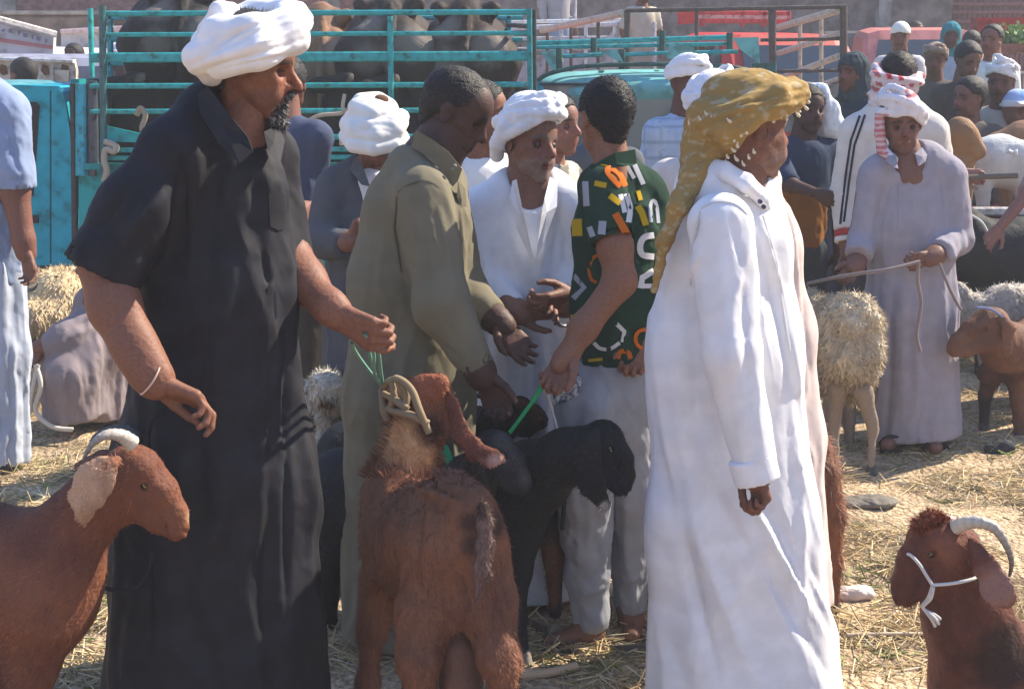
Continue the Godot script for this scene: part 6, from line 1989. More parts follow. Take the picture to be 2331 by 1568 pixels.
func man_yellow_scarf() -> void:
	var t := thing("person", "man in long white robe and mustard fringed headscarf walking right", "person", 1660, 3.5)
	var sk := Color(0.17, 0.075, 0.05)
	var o := {"skin": sk, "beard": 0.15, "beard_color": Color(0.4, 0.38, 0.36), "nose": 0.8, "fat": 0.035, "squint": true, "hair": Color(0.35, 0.33, 0.32)}
	var hx := head_at(1708, 292, 0, 215, 112, 4)
	var f := Field.new()
	ch(f, [1690, 380, 0, 60, 1660, 450, 0, 85], 1.0, 0.04)
	ch(f, [1650, 520, 0, 105, 1650, 800, 0, 120], 0.7)
	ch(f, [1645, 540, -0.16, 44, 1666, 800, -0.22, 40, 1718, 1070, -0.25, 32, 1722, 1085, -0.25, 32], 1.0, 0.03)
	var u := head_units(o, hx)
	u.append(unit(f, 0.011, sk))
	u.append(hand_unit({"curl": [1.4, 1.45, 1.45, 1.45], "len": 0.18, "thumb": [Vector3(0.12, 0.1, 0.05), Vector3(0.17, 0.28, 0.16), Vector3(0.1, 0.42, 0.22), Vector3(0.03, 0.5, 0.22)]}, sk, 1716, 1058, -0.25, 1730, 1120, -0.25, 70))
	skin("body", u, M.skin, t)
	var r := Field.new()
	ch(r, [1655, 450, 0.02, 96, 1655, 560, 0, 134, 1650, 800, 0, 172], 0.75, 0.06)
	ch(r, [1650, 800, 0, 175, 1668, 1200, 0, 205, 1700, 1660, 0, 260], 0.7, 0.05, FLAT)
	ch(r, [1620, 420, -0.02, 70, 1690, 440, 0.05, 60], 1.0, 0.07)
	ch(r, [1640, 510, -0.17, 70, 1664, 800, -0.23, 60, 1725, 1094, -0.25, 46], 0.9, 0.022, FLAT)
	ch(r, [1722, 1070, -0.25, 38, 1730, 1120, -0.25, 40], 0.9, 0.008, CARVE)
	ch(r, [1672, 330, 0.0, 66, 1668, 400, 0.0, 74], 1.0, 0.02, CARVE)
	var folds := creases([1600, 560, 1570, 640, 10, 8, 1560, 640, 1600, 1000, 16, -12, 1700, 500, 1760, 900, 10, 9, 1740, 560, 1830, 1000, 14, -10, 1600, 1000, 1830, 1500, 20, 14, 1620, 1100, 1900, 1560, 15, -14, 1700, 1130, 1880, 1450, 12, 16, 1760, 1150, 1900, 1400, 14, -13, 1520, 800, 1620, 1400, 26, 12, 1500, 1000, 1640, 1560, 22, -12, 1640, 560, 1690, 1050, 12, 7, 1690, 620, 1720, 1060, 8, -6, 1540, 520, 1510, 800, 18, 10, 1800, 760, 1860, 1150, 12, 9, 1820, 900, 1870, 1250, 8, -9, 1660, 480, 1700, 640, 9, -7, 1740, 1140, 1860, 1420, 7, -10, 1780, 1160, 1930, 1500, 9, 12, 1580, 1200, 1720, 1560, 18, 12, 1480, 700, 1560, 1300, 14, 9, 1560, 1250, 1640, 1560, 12, -10, 1800, 1000, 1890, 1300, 9, 8, 1670, 700, 1700, 1050, 7, 6, 1600, 480, 1570, 560, 8, -7, 1720, 460, 1790, 700, 8, 7], drape(0.009, 4.0, 0.4, 7.0, 0.0008))
	skin("robe", [unit(r, 0.0095, Color(0.72, 0.72, 0.75), folds)], M.cloth, t)
	for e in [[1596, 474, 1630, 456, 1680, 462, 1712, 500], [1594, 480, 1576, 560, 1572, 650], [1738, 490, 1768, 600, 1800, 800]]:
		hang("seam", overlay(r, stroke_outline(rounded(e), 3.0), 0.002, Color(0.6, 0.6, 0.63), 5.0, 0.002), M.cloth, t)
	# the fringed scarf wound round his head, with its tail down the back
	var w := Field.new()
	el(w, v(1708, 222, 0), Vector3(0.125, 0.072, 0.105), Basis.from_euler(Vector3(0, 0, -0.05)), 0.03)
	ch(w, [1640, 262, -0.08, 26, 1700, 246, -0.12, 26, 1770, 222, -0.1, 30, 1810, 212, -0.03, 30, 1800, 205, 0.06, 30], 1.0, 0.015)
	ch(w, [1600, 262, -0.05, 36, 1680, 262, -0.11, 30, 1760, 248, -0.12, 18, 1815, 236, -0.06, 14], 1.0, 0.02)
	ch(w, [1600, 290, -0.02, 40, 1650, 285, -0.1, 34, 1700, 285, -0.125, 18, 1730, 268, -0.13, 14], 1.0, 0.02)
	ch(w, [1640, 330, -0.02, 36, 1670, 315, -0.1, 22], 1.0, 0.03)
	ch(w, [1612, 280, 0.0, 42, 1598, 340, -0.02, 42, 1580, 400, -0.07, 27, 1546, 470, -0.11, 20, 1514, 545, -0.11, 15, 1490, 660, -0.1, 8], 1.0, 0.03)
	ch(w, [1585, 300, 0.06, 30, 1566, 360, 0.08, 16, 1556, 420, 0.08, 12], 1.0, 0.02)
	ch(w, [1630, 330, 0.02, 30, 1600, 390, 0.02, 22], 1.0, 0.03)
	var gold := Color(0.32, 0.21, 0.075)
	skin("headscarf", [unit(w, 0.0045, gold, creases([1570, 270, 1790, 205, 6, -6, 1590, 285, 1820, 225, 7, -6, 1640, 290, 1740, 262, 6, -5, 1620, 300, 1560, 440, 7, -6, 1600, 300, 1520, 500, 6, 5, 1680, 240, 1830, 200, 5, -5, 1610, 250, 1730, 190, 8, -5, 1700, 255, 1830, 232, 5, 5], func(p: Vector3, _n: Vector3) -> float: return 0.006 * nz2.get_noise_3d(p.x * 12.0, p.y * 34.0 - p.x * 12.0, p.z * 14.0)), func(p: Vector3, _n: Vector3) -> Color: return gold.lerp(Color(0.42, 0.36, 0.24), 0.75 * smoothstep(0.22, 0.4, nz2.get_noise_3d(p.x * 26.0, p.y * 40.0, p.z * 26.0))))], M.cloth, t)
	var g := RandomNumberGenerator.new()
	g.seed = 5
	var ts := Surf.new()
	ts.c = Color(0.62, 0.56, 0.42)
	for e in [[1568, 270, -0.06], [1572, 300, -0.05], [1590, 262, -0.09], [1604, 252, -0.1], [1620, 262, -0.12], [1655, 268, -0.145], [1674, 310, -0.13], [1665, 335, -0.12], [1680, 322, -0.135], [1672, 352, -0.1], [1652, 362, -0.09], [1640, 370, -0.08], [1690, 300, -0.14], [1610, 395, -0.02], [1655, 350, -0.1], [1700, 292, -0.145], [1716, 338, -0.12], [1705, 350, -0.115], [1690, 365, -0.1], [1632, 376, -0.06], [1620, 384, -0.05], [1778, 258, -0.1], [1790, 252, -0.1], [1812, 252, -0.08], [1822, 246, -0.06], [1830, 236, -0.05], [1836, 224, -0.04], [1838, 212, -0.03], [1826, 205, -0.02], [1795, 262, -0.09], [1760, 266, -0.11], [1640, 246, -0.12], [1662, 250, -0.13], [1585, 320, -0.04], [1578, 285, -0.06], [1560, 345, 0.04], [1552, 400, 0.06], [1540, 430, 0.0]]:
		var a := v(e[0], e[1], e[2])
		var d := Vector3(g.randf_range(-0.6, 0.6), -1, -0.25).normalized()
		var l := g.randf_range(0.011, 0.018)
		ts.tube(PackedVector3Array([a, a + d * l * 0.4, a + d * l * 0.75 + Vector3(0.002, 0, 0.001), a + d * l + Vector3(0.006, 0, 0.002)]), [0.0014, 0.0024, 0.0044, 0.003], 6)
	hang("tassel_fringe", ts, M.rope, t)
	var cuff := Field.new()
	ch(cuff, [1711, 1040, -0.246, 53, 1726, 1097, -0.25, 51], 0.9, 0.004, FLAT | FLAT0)
	ch(cuff, [1718, 1070, -0.25, 40, 1732, 1130, -0.25, 42], 0.9, 0.004, CARVE)
	skin("cuff", [unit(cuff, 0.0055, Color(0.74, 0.74, 0.77))], M.cloth, t)
	var cb := Field.new()
	ch(cb, [1604, 382, -0.05, 15, 1650, 396, -0.1, 15, 1700, 424, -0.115, 15, 1738, 456, -0.09, 13, 1748, 478, -0.05, 10], 1.0, 0.01)
	ch(cb, [1606, 366, -0.04, 12, 1652, 380, -0.088, 12, 1702, 408, -0.103, 12, 1740, 442, -0.08, 11], 1.0, 0.012)
	skin("collar_band", [unit(cb, 0.006, Color(0.74, 0.74, 0.77))], M.cloth, t)
	var bt := Surf.new()
	bt.c = Color(0.12, 0.12, 0.2)
	for e in [[1730, 458], [1738, 470]]:
		var c := v(e[0], e[1], -0.16)
		bt.tube(PackedVector3Array([c, c + Vector3(0, 0, 0.008)]), [0.006], 10)
	hang("button", bt, M.rubber, t)

func man_olive() -> void:
	var t := thing("person", "dark-skinned man with close-cropped hair and olive robe gripping a goat", "person", 930, 4.1)
	var o := {"skin": DEEP, "beard": 0.0, "nose": 0.85, "mouth": 0.012, "squint": true}
	var hx := head_at(1040, 255, 0, 186, 82, 30)
	var f := Field.new()
	ch(f, [1020, 300, 0, 58, 960, 400, 0, 75], 1.0, 0.04)
	ch(f, [930, 480, 0, 100, 900, 800, 0, 100], 0.7)
	ch(f, [970, 460, -0.14, 44, 1000, 700, -0.2, 40, 1090, 840, -0.22, 31, 1100, 862, -0.22, 30], 1.0, 0.04)
	ch(f, [1010, 460, 0.16, 40, 1050, 660, 0.12, 38, 1130, 728, 0.02, 28, 1150, 745, 0.0, 28], 1.0, 0.04)
	var u := head_units(o, hx)
	u.append(unit(f, 0.012, DEEP))
	u.append(hand_unit({"curl": [0.9, 0.95, 1.0, 1.0], "len": 0.19}, DEEP, 1100, 852, -0.22, 1124, 905, -0.22, 10, true))
	u.append(hand_unit({"curl": [0.35, 0.4, 0.45, 0.5], "len": 0.195, "spread": 0.4}, Color(0.1, 0.045, 0.03), 1138, 732, 0.01, 1172, 775, -0.02, -30))
	skin("body", u, M.skin, t)
	hair_cap(o, hx, t, 0.012, Color(0.018, 0.015, 0.014), 0.8, 1500, 0.004)
	var r := Field.new()
	ch(r, [960, 400, 0.02, 80, 950, 480, 0, 112, 925, 640, 0, 126], 0.85, 0.06)
	ch(r, [925, 640, 0, 126, 930, 900, 0, 145, 940, 1440, 0, 175], 0.8, 0.05, FLAT)
	ch(r, [948, 380, -0.05, 52, 1015, 420, 0.1, 48], 1.0, 0.06)
	ch(r, [958, 440, -0.13, 66, 1002, 690, -0.2, 62, 1092, 838, -0.22, 40], 0.95, 0.035, FLAT)
	ch(r, [1010, 450, 0.14, 56, 1052, 660, 0.12, 54, 1122, 722, 0.03, 40], 0.9, 0.03, FLAT)
	ch(r, [1086, 828, -0.22, 33, 1100, 856, -0.22, 34], 1.0, 0.008, CARVE)
	ch(r, [1000, 260, 0, 62, 985, 320, 0, 66], 1.0, 0.02, CARVE)
	var c := Color(0.185, 0.168, 0.115)
	skin("robe", [unit(r, 0.0095, c, creases([985, 470, 1030, 640, 8, -8, 1010, 430, 1050, 600, 7, 8, 1000, 480, 1040, 700, 9, 7, 960, 500, 985, 700, 10, -7, 930, 480, 935, 740, 12, -9, 880, 460, 840, 800, 20, 9, 900, 700, 890, 1000, 18, -9, 980, 760, 1060, 830, 9, -7, 1040, 440, 1056, 600, 6, 7, 1060, 690, 1100, 700, 6, -6, 860, 560, 830, 900, 16, -8], drape(0.009, 6.0, 0.6, 12.0, 0.002)))], M.cloth, t)
	for e in [[905, 438, 930, 418, 975, 408, 1010, 436], [903, 446, 896, 520, 912, 620]]:
		hang("seam", overlay(r, stroke_outline(rounded(e), 3.0), 0.002, c * 0.7, 5.0, 0.002), M.cloth, t)
	hang("collar_band", collar([[946, 296, -0.1], [985, 318, -0.125], [1020, 345, -0.13], [1052, 385, -0.12], [1042, 412, -0.12], [1030, 425, -0.12], [1000, 385, -0.135], [965, 352, -0.125], [935, 335, -0.1]], c * 0.95), M.cloth, t)
	hang("placket", collar([[1042, 410, -0.1], [1060, 430, -0.06], [1062, 470, -0.05], [1050, 490, -0.08], [1040, 450, -0.1]], c), M.cloth, t)
	var bt := Surf.new()
	bt.c = Color(0.4, 0.38, 0.3)
	for e in [[1035, 378], [1029, 386]]:
		var q := v(e[0], e[1], -0.137)
		bt.tube(PackedVector3Array([q, q + Vector3(0, 0, 0.006)]), [0.006], 10)
	hang("button", bt, M.rubber, t)

func man_white_robe() -> void:
	var t := thing("person", "weathered man in white turban and open white robe counting money in his hands", "person", 1200, 4.42)
	var sk := Color(0.2, 0.095, 0.065)
	var o := {"skin": sk, "beard": 0.35, "beard_color": Color(0.3, 0.28, 0.27), "nose": 1.1, "gaze": Vector2(0.6, 0.0), "mouth": 0.012, "open": 0.015, "hair": Color(0.1, 0.09, 0.085)}
	var hx := head_at(1207, 325, 0, 166, 42, 2, -5)
	var f := Field.new()
	ch(f, [1205, 390, 0, 44, 1205, 450, 0.02, 60, 1205, 480, 0.02, 75], 0.8, 0.05)
	ch(f, [1200, 500, 0.03, 85, 1195, 760, 0.03, 85], 0.7)
	ch(f, [1100, 480, 0, 40, 1085, 620, -0.05, 36, 1165, 705, -0.18, 26, 1190, 715, -0.2, 25], 1.0, 0.04)
	ch(f, [1310, 480, 0, 40, 1350, 620, -0.02, 36, 1290, 690, -0.18, 26, 1275, 695, -0.2, 25], 1.0, 0.04)
	ch(f, [1195, 1340, -0.02, 26, 1190, 1385, -0.05, 24, 1180, 1398, -0.12, 18])
	ch(f, [1265, 1340, 0.02, 26, 1265, 1385, 0.0, 24, 1255, 1396, -0.08, 18])
	var u := head_units(o, hx)
	u.append(unit(f, 0.012, sk))
	u.append(hand_unit({"curl": [0.7, 0.75, 0.8, 0.9], "len": 0.19}, sk, 1176, 712, -0.19, 1222, 704, -0.22, 20))
	u.append(hand_unit({"curl": [1.0, 1.05, 1.1, 1.1], "len": 0.19}, sk * 0.9, 1295, 672, -0.2, 1252, 690, -0.25, 150, true))
	skin("body", u, M.skin, t)
	turban(hx, t, Color(0.76, 0.77, 0.8), {"turns": 4, "big": 1.02, "y": 0.78, "tall": 0.2, "tilt": 0.2, "twist": 0.8, "nod": 0.12, "tail": [Vector3(-0.42, 0.7, -0.1), Vector3(-0.42, 0.45, -0.2), Vector3(-0.3, 0.3, -0.32)]})
	var r := Field.new()
	ch(r, [1200, 480, 0.02, 95, 1192, 600, 0.02, 112, 1190, 800, 0.02, 118], 0.75, 0.06)
	ch(r, [1190, 800, 0.02, 118, 1215, 1348, 0.0, 132], 0.75, 0.05, FLAT)
	ch(r, [1110, 470, 0.02, 44, 1170, 435, 0.04, 40, 1250, 435, 0.04, 40, 1305, 468, 0.02, 44], 1.0, 0.06)
	ch(r, [1098, 480, 0, 54, 1084, 620, -0.05, 48, 1172, 705, -0.18, 31], 0.95, 0.035, FLAT)
	ch(r, [1312, 480, 0, 54, 1348, 620, -0.02, 50, 1292, 680, -0.16, 38], 0.95, 0.035, FLAT)
	ch(r, [1200, 360, 0.0, 48, 1206, 440, -0.03, 42], 1.0, 0.02, CARVE)
	ch(r, [1205, 430, -0.16, 42, 1212, 500, -0.19, 32, 1216, 620, -0.2, 6], 1.0, 0.02, CARVE)
	var white := Color(0.72, 0.73, 0.78)
	skin("robe", [unit(r, 0.0095, white, creases([1250, 480, 1225, 640, 8, 8, 1275, 470, 1250, 660, 7, -8, 1150, 480, 1200, 640, 8, 8, 1110, 500, 1120, 660, 10, -8, 1290, 500, 1290, 640, 8, -7, 1160, 780, 1150, 1100, 14, 9, 1215, 800, 1220, 1340, 8, -10, 1245, 820, 1250, 1340, 8, 10, 1170, 1000, 1180, 1340, 14, -8, 1070, 560, 1130, 680, 8, -7], drape(0.009, 7.0, 0.6, 23.0, 0.002)))], M.cloth, t)
	hang("lapel", collar([[1166, 412, -0.09], [1176, 408, -0.12], [1190, 480, -0.16], [1215, 585, -0.155], [1208, 592, -0.15], [1176, 520, -0.14], [1160, 450, -0.11]], white), M.cloth, t)
	hang("lapel", collar([[1252, 402, -0.09], [1270, 415, -0.07], [1268, 470, -0.12], [1235, 560, -0.15], [1220, 588, -0.155], [1232, 490, -0.16], [1240, 450, -0.15]], white), M.cloth, t)
	var us := Field.new()
	ch(us, [1206, 520, -0.03, 48, 1212, 640, -0.04, 50], 0.75)
	ch(us, [1205, 440, -0.04, 44, 1205, 474, -0.1, 38], 1.0, 0.01, CARVE)
	skin("undershirt", [unit(us, 0.008, Color(0.7, 0.72, 0.72))], M.cloth, t)
	var s := Surf.new()
	s.c = Color(0.3, 0.3, 0.32)
	s.tube(smooth(px_path([1262, 722, -0.28, 1272, 738, -0.27, 1285, 742, -0.25, 1296, 735, -0.24])), [0.006])
	hang("wristwatch", s, mat(0.3, {"metal": 0.8}), t)

func boy() -> void:
	var t := thing("person", "boy seen from behind in green shirt printed with bright letters", "person", 1375, 4.1)
	var sk := Color(0.24, 0.11, 0.07)
	var o := {"skin": sk, "beard": 0.0, "brow": 0.8}
	var hx := head_at(1378, 268, 0, 172, -158, 8)
	var f := Field.new()
	ch(f, [1382, 310, 0, 40, 1390, 362, 0, 42], 1.0, 0.04)
	ch(f, [1398, 500, 0, 66, 1400, 760, 0, 70], 0.7)
	ch(f, [1376, 440, -0.1, 34, 1400, 560, -0.17, 37, 1412, 640, -0.19, 34, 1330, 745, -0.22, 30, 1290, 812, -0.24, 23, 1275, 832, -0.25, 23], 1.0, 0.03)
	ch(f, [1485, 450, 0.05, 34, 1520, 640, 0.02, 30, 1470, 780, -0.05, 24])
	# ankles and feet
	ch(f, [1335, 1400, 0.0, 33, 1345, 1440, 0.0, 31, 1250, 1462, -0.04, 20], 0.9, 0.03)
	ch(f, [1432, 1380, 0.1, 33, 1440, 1430, 0.1, 30, 1440, 1450, -0.02, 20], 0.9, 0.03)
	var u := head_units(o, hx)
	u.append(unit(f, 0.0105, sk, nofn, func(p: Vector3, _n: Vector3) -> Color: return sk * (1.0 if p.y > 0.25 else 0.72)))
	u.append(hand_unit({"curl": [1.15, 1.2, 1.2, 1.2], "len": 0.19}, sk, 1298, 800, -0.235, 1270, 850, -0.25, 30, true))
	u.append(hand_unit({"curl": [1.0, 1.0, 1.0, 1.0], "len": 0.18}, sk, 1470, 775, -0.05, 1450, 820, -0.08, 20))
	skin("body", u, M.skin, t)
	hair_cap(o, hx, t, 0.022, Color(0.011, 0.011, 0.012), 0.86, 5000, 0.006)
	var r := Field.new()
	ch(r, [1400, 430, 0, 62, 1400, 520, 0, 88, 1398, 700, 0, 92, 1400, 822, 0, 94], 0.8, 0.05, FLAT)
	ch(r, [1356, 420, -0.04, 40, 1400, 398, 0.02, 40, 1460, 420, 0.05, 42], 1.0, 0.05)
	ch(r, [1374, 430, -0.11, 52, 1394, 552, -0.17, 52], 0.9, 0.03, FLAT)
	ch(r, [1478, 440, 0.05, 42, 1505, 560, 0.04, 44], 0.9, 0.03, FLAT)
	ch(r, [1396, 540, -0.17, 43, 1400, 570, -0.17, 45], 0.9, 0.008, CARVE)
	ch(r, [1380, 300, 0, 43, 1386, 344, 0, 43], 1.0, 0.015, CARVE)
	ch(r, [1390, 815, 0, 80, 1390, 860, 0, 90], 0.75, 0.008, CARVE)
	var green := Color(0.022, 0.05, 0.032)
	skin("shirt", [unit(r, 0.008, green, drape(0.006, 6.0, 1.5, 31.0, 0.003))], M.cloth, t)
	var inks := {"w": Color(0.72, 0.72, 0.74), "g": Color(0.38, 0.4, 0.45), "o": Color(0.6, 0.15, 0.02), "y": Color(0.55, 0.36, 0.02)}
	# zoom coordinates of the print: ink, stroke width, points
	var print_ := [["o", 30, [400, 352, 315, 262, 345, 244, 395, 275, 428, 350]], ["g", 22, [425, 215, 478, 305]], ["g", 26, [480, 228, 530, 338]], ["y", 30, [256, 332, 322, 346]], ["y", 34, [340, 402, 400, 448]], ["w", 26, [400, 396, 425, 500]], ["w", 30, [432, 392, 458, 470, 445, 555]], ["y", 24, [500, 375, 516, 430]], ["y", 36, [498, 462, 522, 500, 545, 572]], ["g", 20, [574, 555, 566, 440, 604, 425, 616, 560]], ["g", 32, [204, 322, 212, 462]], ["g", 30, [228, 580, 248, 636]], ["g", 42, [302, 548, 296, 624]], ["o", 40, [372, 505, 442, 632]], ["y", 56, [156, 536, 160, 632]], ["w", 34, [590, 628, 530, 636, 508, 690, 520, 744, 590, 750]], ["w", 34, [515, 930, 524, 872, 590, 830]], ["w", 26, [520, 918, 590, 918]], ["o", 18, [298, 742, 250, 745, 222, 810, 236, 884, 268, 898]], ["y", 32, [292, 752, 328, 752]], ["y", 34, [306, 840, 345, 842]], ["g", 30, [134, 852, 198, 926, 136, 988]], ["w", 26, [272, 968, 222, 1012]], ["w", 24, [366, 1118, 424, 1176, 414, 1236]], ["w", 20, [252, 1240, 285, 1276, 345, 1278, 398, 1240]], ["o", 20, [545, 1164, 502, 1172, 482, 1215, 500, 1262, 540, 1276]], ["o", 26, [388, 1332, 396, 1288, 448, 1288, 458, 1332]], ["y", 16, [222, 1342, 300, 1334]], ["y", 26, [132, 1080, 152, 1166]], ["w", 30, [330, 190, 400, 180]], ["y", 44, [270, 205, 330, 215]]]
	for e in print_:
		var l := []
		for i in range(0, e[2].size(), 2):
			l.append_array([1252 + e[2][i] * 0.3992, 284.6 + e[2][i + 1] * 0.3992])
		var s := overlay(r, stroke_outline(rounded(l), e[1] * 0.3992), 0.003, inks[e[0]] * 0.85, 5.0, 0.0015)
		if s.pos.size():
			hang("printed_letter", s, M.cloth, t)
	hang("collar", collar([[1356, 372, -0.08], [1400, 348, -0.1], [1446, 340, -0.07], [1450, 372, -0.08], [1425, 378, -0.1], [1388, 382, -0.11], [1352, 402, -0.1]], green * 1.3), M.cloth, t)
	# sweat trousers with gathered cuffs
	var q := Field.new()
	ch(q, [1395, 800, 0, 82, 1390, 880, 0, 92, 1385, 960, 0.02, 92], 0.8, 0.04)
	ch(q, [1345, 920, -0.04, 82, 1330, 1120, -0.06, 66, 1335, 1300, 0.0, 54, 1346, 1400, 0.0, 46], 1.0, 0.03)
	ch(q, [1436, 920, 0.06, 70, 1440, 1120, 0.06, 58, 1438, 1280, 0.1, 46, 1438, 1360, 0.1, 40], 1.0, 0.03)
	ch(q, [1346, 1400, 0.0, 40, 1346, 1428, 0.0, 37], 1.0, 0.01, FLAT)
	ch(q, [1438, 1356, 0.1, 38, 1438, 1392, 0.1, 35], 1.0, 0.01, FLAT)
	skin("trousers", [unit(q, 0.009, Color(0.28, 0.29, 0.32), creases([1300, 1000, 1320, 1300, 12, 8, 1370, 1000, 1350, 1250, 12, -9, 1420, 1000, 1430, 1300, 9, 8, 1310, 1360, 1390, 1330, 7, 8, 1310, 1330, 1380, 1300, 7, -7, 1410, 1330, 1460, 1310, 7, 7, 1440, 900, 1380, 990, 9, -7], drape(0.009, 7.0, 1.2, 41.0, 0.004)))], M.cloth, t)
	var sh := Surf.new()
	sh.c = Color(0.1, 0.085, 0.07)
	sh.plate([v(1232, 1478, -0.1), v(1300, 1490, -0.1), v(1392, 1478, -0.02), v(1392, 1462, 0.08), v(1300, 1462, 0.08), v(1240, 1464, 0.0)], Vector3(0, -0.018, 0))
	hang("sandal", sh, M.rubber, t)
	var s2 := Surf.new()
	s2.c = Color(0.1, 0.085, 0.07)
	s2.plate([v(1400, 1470, -0.1), v(1480, 1470, -0.1), v(1490, 1440, 0.16), v(1405, 1440, 0.16)], Vector3(0, -0.018, 0))
	hang("sandal", s2, M.rubber, t)

# corners of a drawn stroke cut twice
func rounded(l: Array) -> Array:
	for n in (2 if l.size() > 6 else 0):
		var m := [l[0], l[1]]
		for i in range(0, l.size() - 2, 2):
			m.append_array([l[i] * 0.75 + l[i + 2] * 0.25, l[i + 1] * 0.75 + l[i + 3] * 0.25, l[i] * 0.25 + l[i + 2] * 0.75, l[i + 1] * 0.25 + l[i + 3] * 0.75])
		m.append_array([l[-2], l[-1]])
		l = m
	return l

func man_grey_turban() -> void:
	var t := thing("person", "man in grey robe with loose white turban looking down by the truck", "person", 820, 5.6)
	var sk := Color(0.2, 0.09, 0.06)
	var o := {"skin": sk, "beard": 0.2, "open": 0.004}
	var hx := head_at(850, 322, 0, 128, 12, 24)
	var f := Field.new()
	ch(f, [845, 370, 0.02, 34, 840, 410, 0.04, 44], 1.0, 0.04)
	ch(f, [830, 450, 0.04, 64, 825, 640, 0.04, 64], 0.7)
	ch(f, [755, 440, 0.02, 30, 735, 540, -0.02, 27, 790, 550, -0.18, 20, 805, 545, -0.2, 20], 1.0, 0.03)
	var u := head_units(o, hx)
	u.append(unit(f, 0.012, sk))
	u.append(hand_unit({"curl": [0.9, 0.9, 0.9, 0.9], "len": 0.18}, sk, 800, 548, -0.2, 818, 520, -0.22, 20))
	skin("body", u, M.skin, t)
	var r := Field.new()
	ch(r, [832, 440, 0.04, 70, 828, 540, 0.04, 84, 826, 700, 0.04, 88], 0.75, 0.05)
	ch(r, [826, 700, 0.04, 88, 815, 1090, 0.04, 104], 0.75, 0.05, FLAT)
	ch(r, [766, 410, 0.03, 34, 835, 385, 0.06, 36, 900, 405, 0.05, 36], 1.0, 0.05)
	ch(r, [756, 430, 0.02, 42, 736, 545, -0.04, 42, 790, 556, -0.18, 32], 0.95, 0.03, FLAT)
	ch(r, [850, 340, -0.02, 40, 845, 390, -0.02, 36], 1.0, 0.02, CARVE)
	ch(r, [842, 390, -0.14, 22, 850, 470, -0.13, 8], 1.0, 0.01, CARVE)
	var grey := Color(0.085, 0.09, 0.1)
	skin("robe", [unit(r, 0.012, grey, creases([790, 420, 770, 560, 9, -8, 820, 430, 810, 600, 9, 8, 730, 540, 790, 570, 8, -7, 800, 620, 790, 900, 12, 9], drape(0.009, 6.0, 0.7, 51.0, 0.003)))], M.cloth, t)
	hang("collar", collar([[808, 352, -0.04], [826, 380, -0.1], [842, 425, -0.13], [822, 420, -0.13], [796, 385, -0.08]], grey * 1.1), M.cloth, t)
	var us := Field.new()
	ch(us, [844, 410, -0.03, 30, 850, 470, -0.03, 30], 0.7)
	skin("undershirt", [unit(us, 0.012, Color(0.7, 0.7, 0.75))], M.cloth, t)
	# a wide untidy turban with a brim of cloth, brown cap showing on top
	var w := Field.new()
	ch(w, [788, 310, -0.02, 16, 805, 330, -0.12, 16, 850, 336, -0.16, 17, 895, 328, -0.12, 16, 915, 312, -0.02, 15, 890, 296, 0.1, 15, 810, 296, 0.1, 15, 788, 310, -0.02, 16], 1.0, 0.004)
	ch(w, [800, 285, 0.0, 26, 815, 300, -0.1, 25, 855, 308, -0.14, 24, 895, 295, -0.1, 24, 905, 275, 0.0, 24, 880, 262, 0.1, 26, 815, 265, 0.1, 26, 800, 285, 0.0, 26], 1.0, 0.004)
	ch(w, [806, 268, -0.02, 22, 840, 290, -0.13, 20, 890, 284, -0.11, 20, 912, 266, -0.02, 18], 1.0, 0.004)
	ch(w, [815, 245, -0.04, 22, 850, 262, -0.11, 18, 890, 255, -0.06, 18], 1.0, 0.004)
	ch(w, [822, 235, 0.0, 22, 860, 232, 0.02, 20, 885, 245, 0.04, 20], 1.0, 0.004)
	ch(w, [852, 268, -0.03, 46, 852, 255, 0.0, 36], 1.0, 0.03)
	skin("turban", [unit(w, 0.0055, Color(0.75, 0.74, 0.7), func(p: Vector3, _n: Vector3) -> float: return 0.003 * pow(absf(sin(p.y * 55.0 + 9.0 * p.x + 1.5 * nz.get_noise_3d(p.x * 5.0, p.y * 5.0, p.z * 5.0))), 0.6))], M.cloth, t)
	var k := Field.new()
	el(k, v(865, 226, -0.01), Vector3(0.035, 0.02, 0.035))
	skin("skull_cap", [unit(k, 0.006, Color(0.13, 0.07, 0.04))], M.cloth, t)

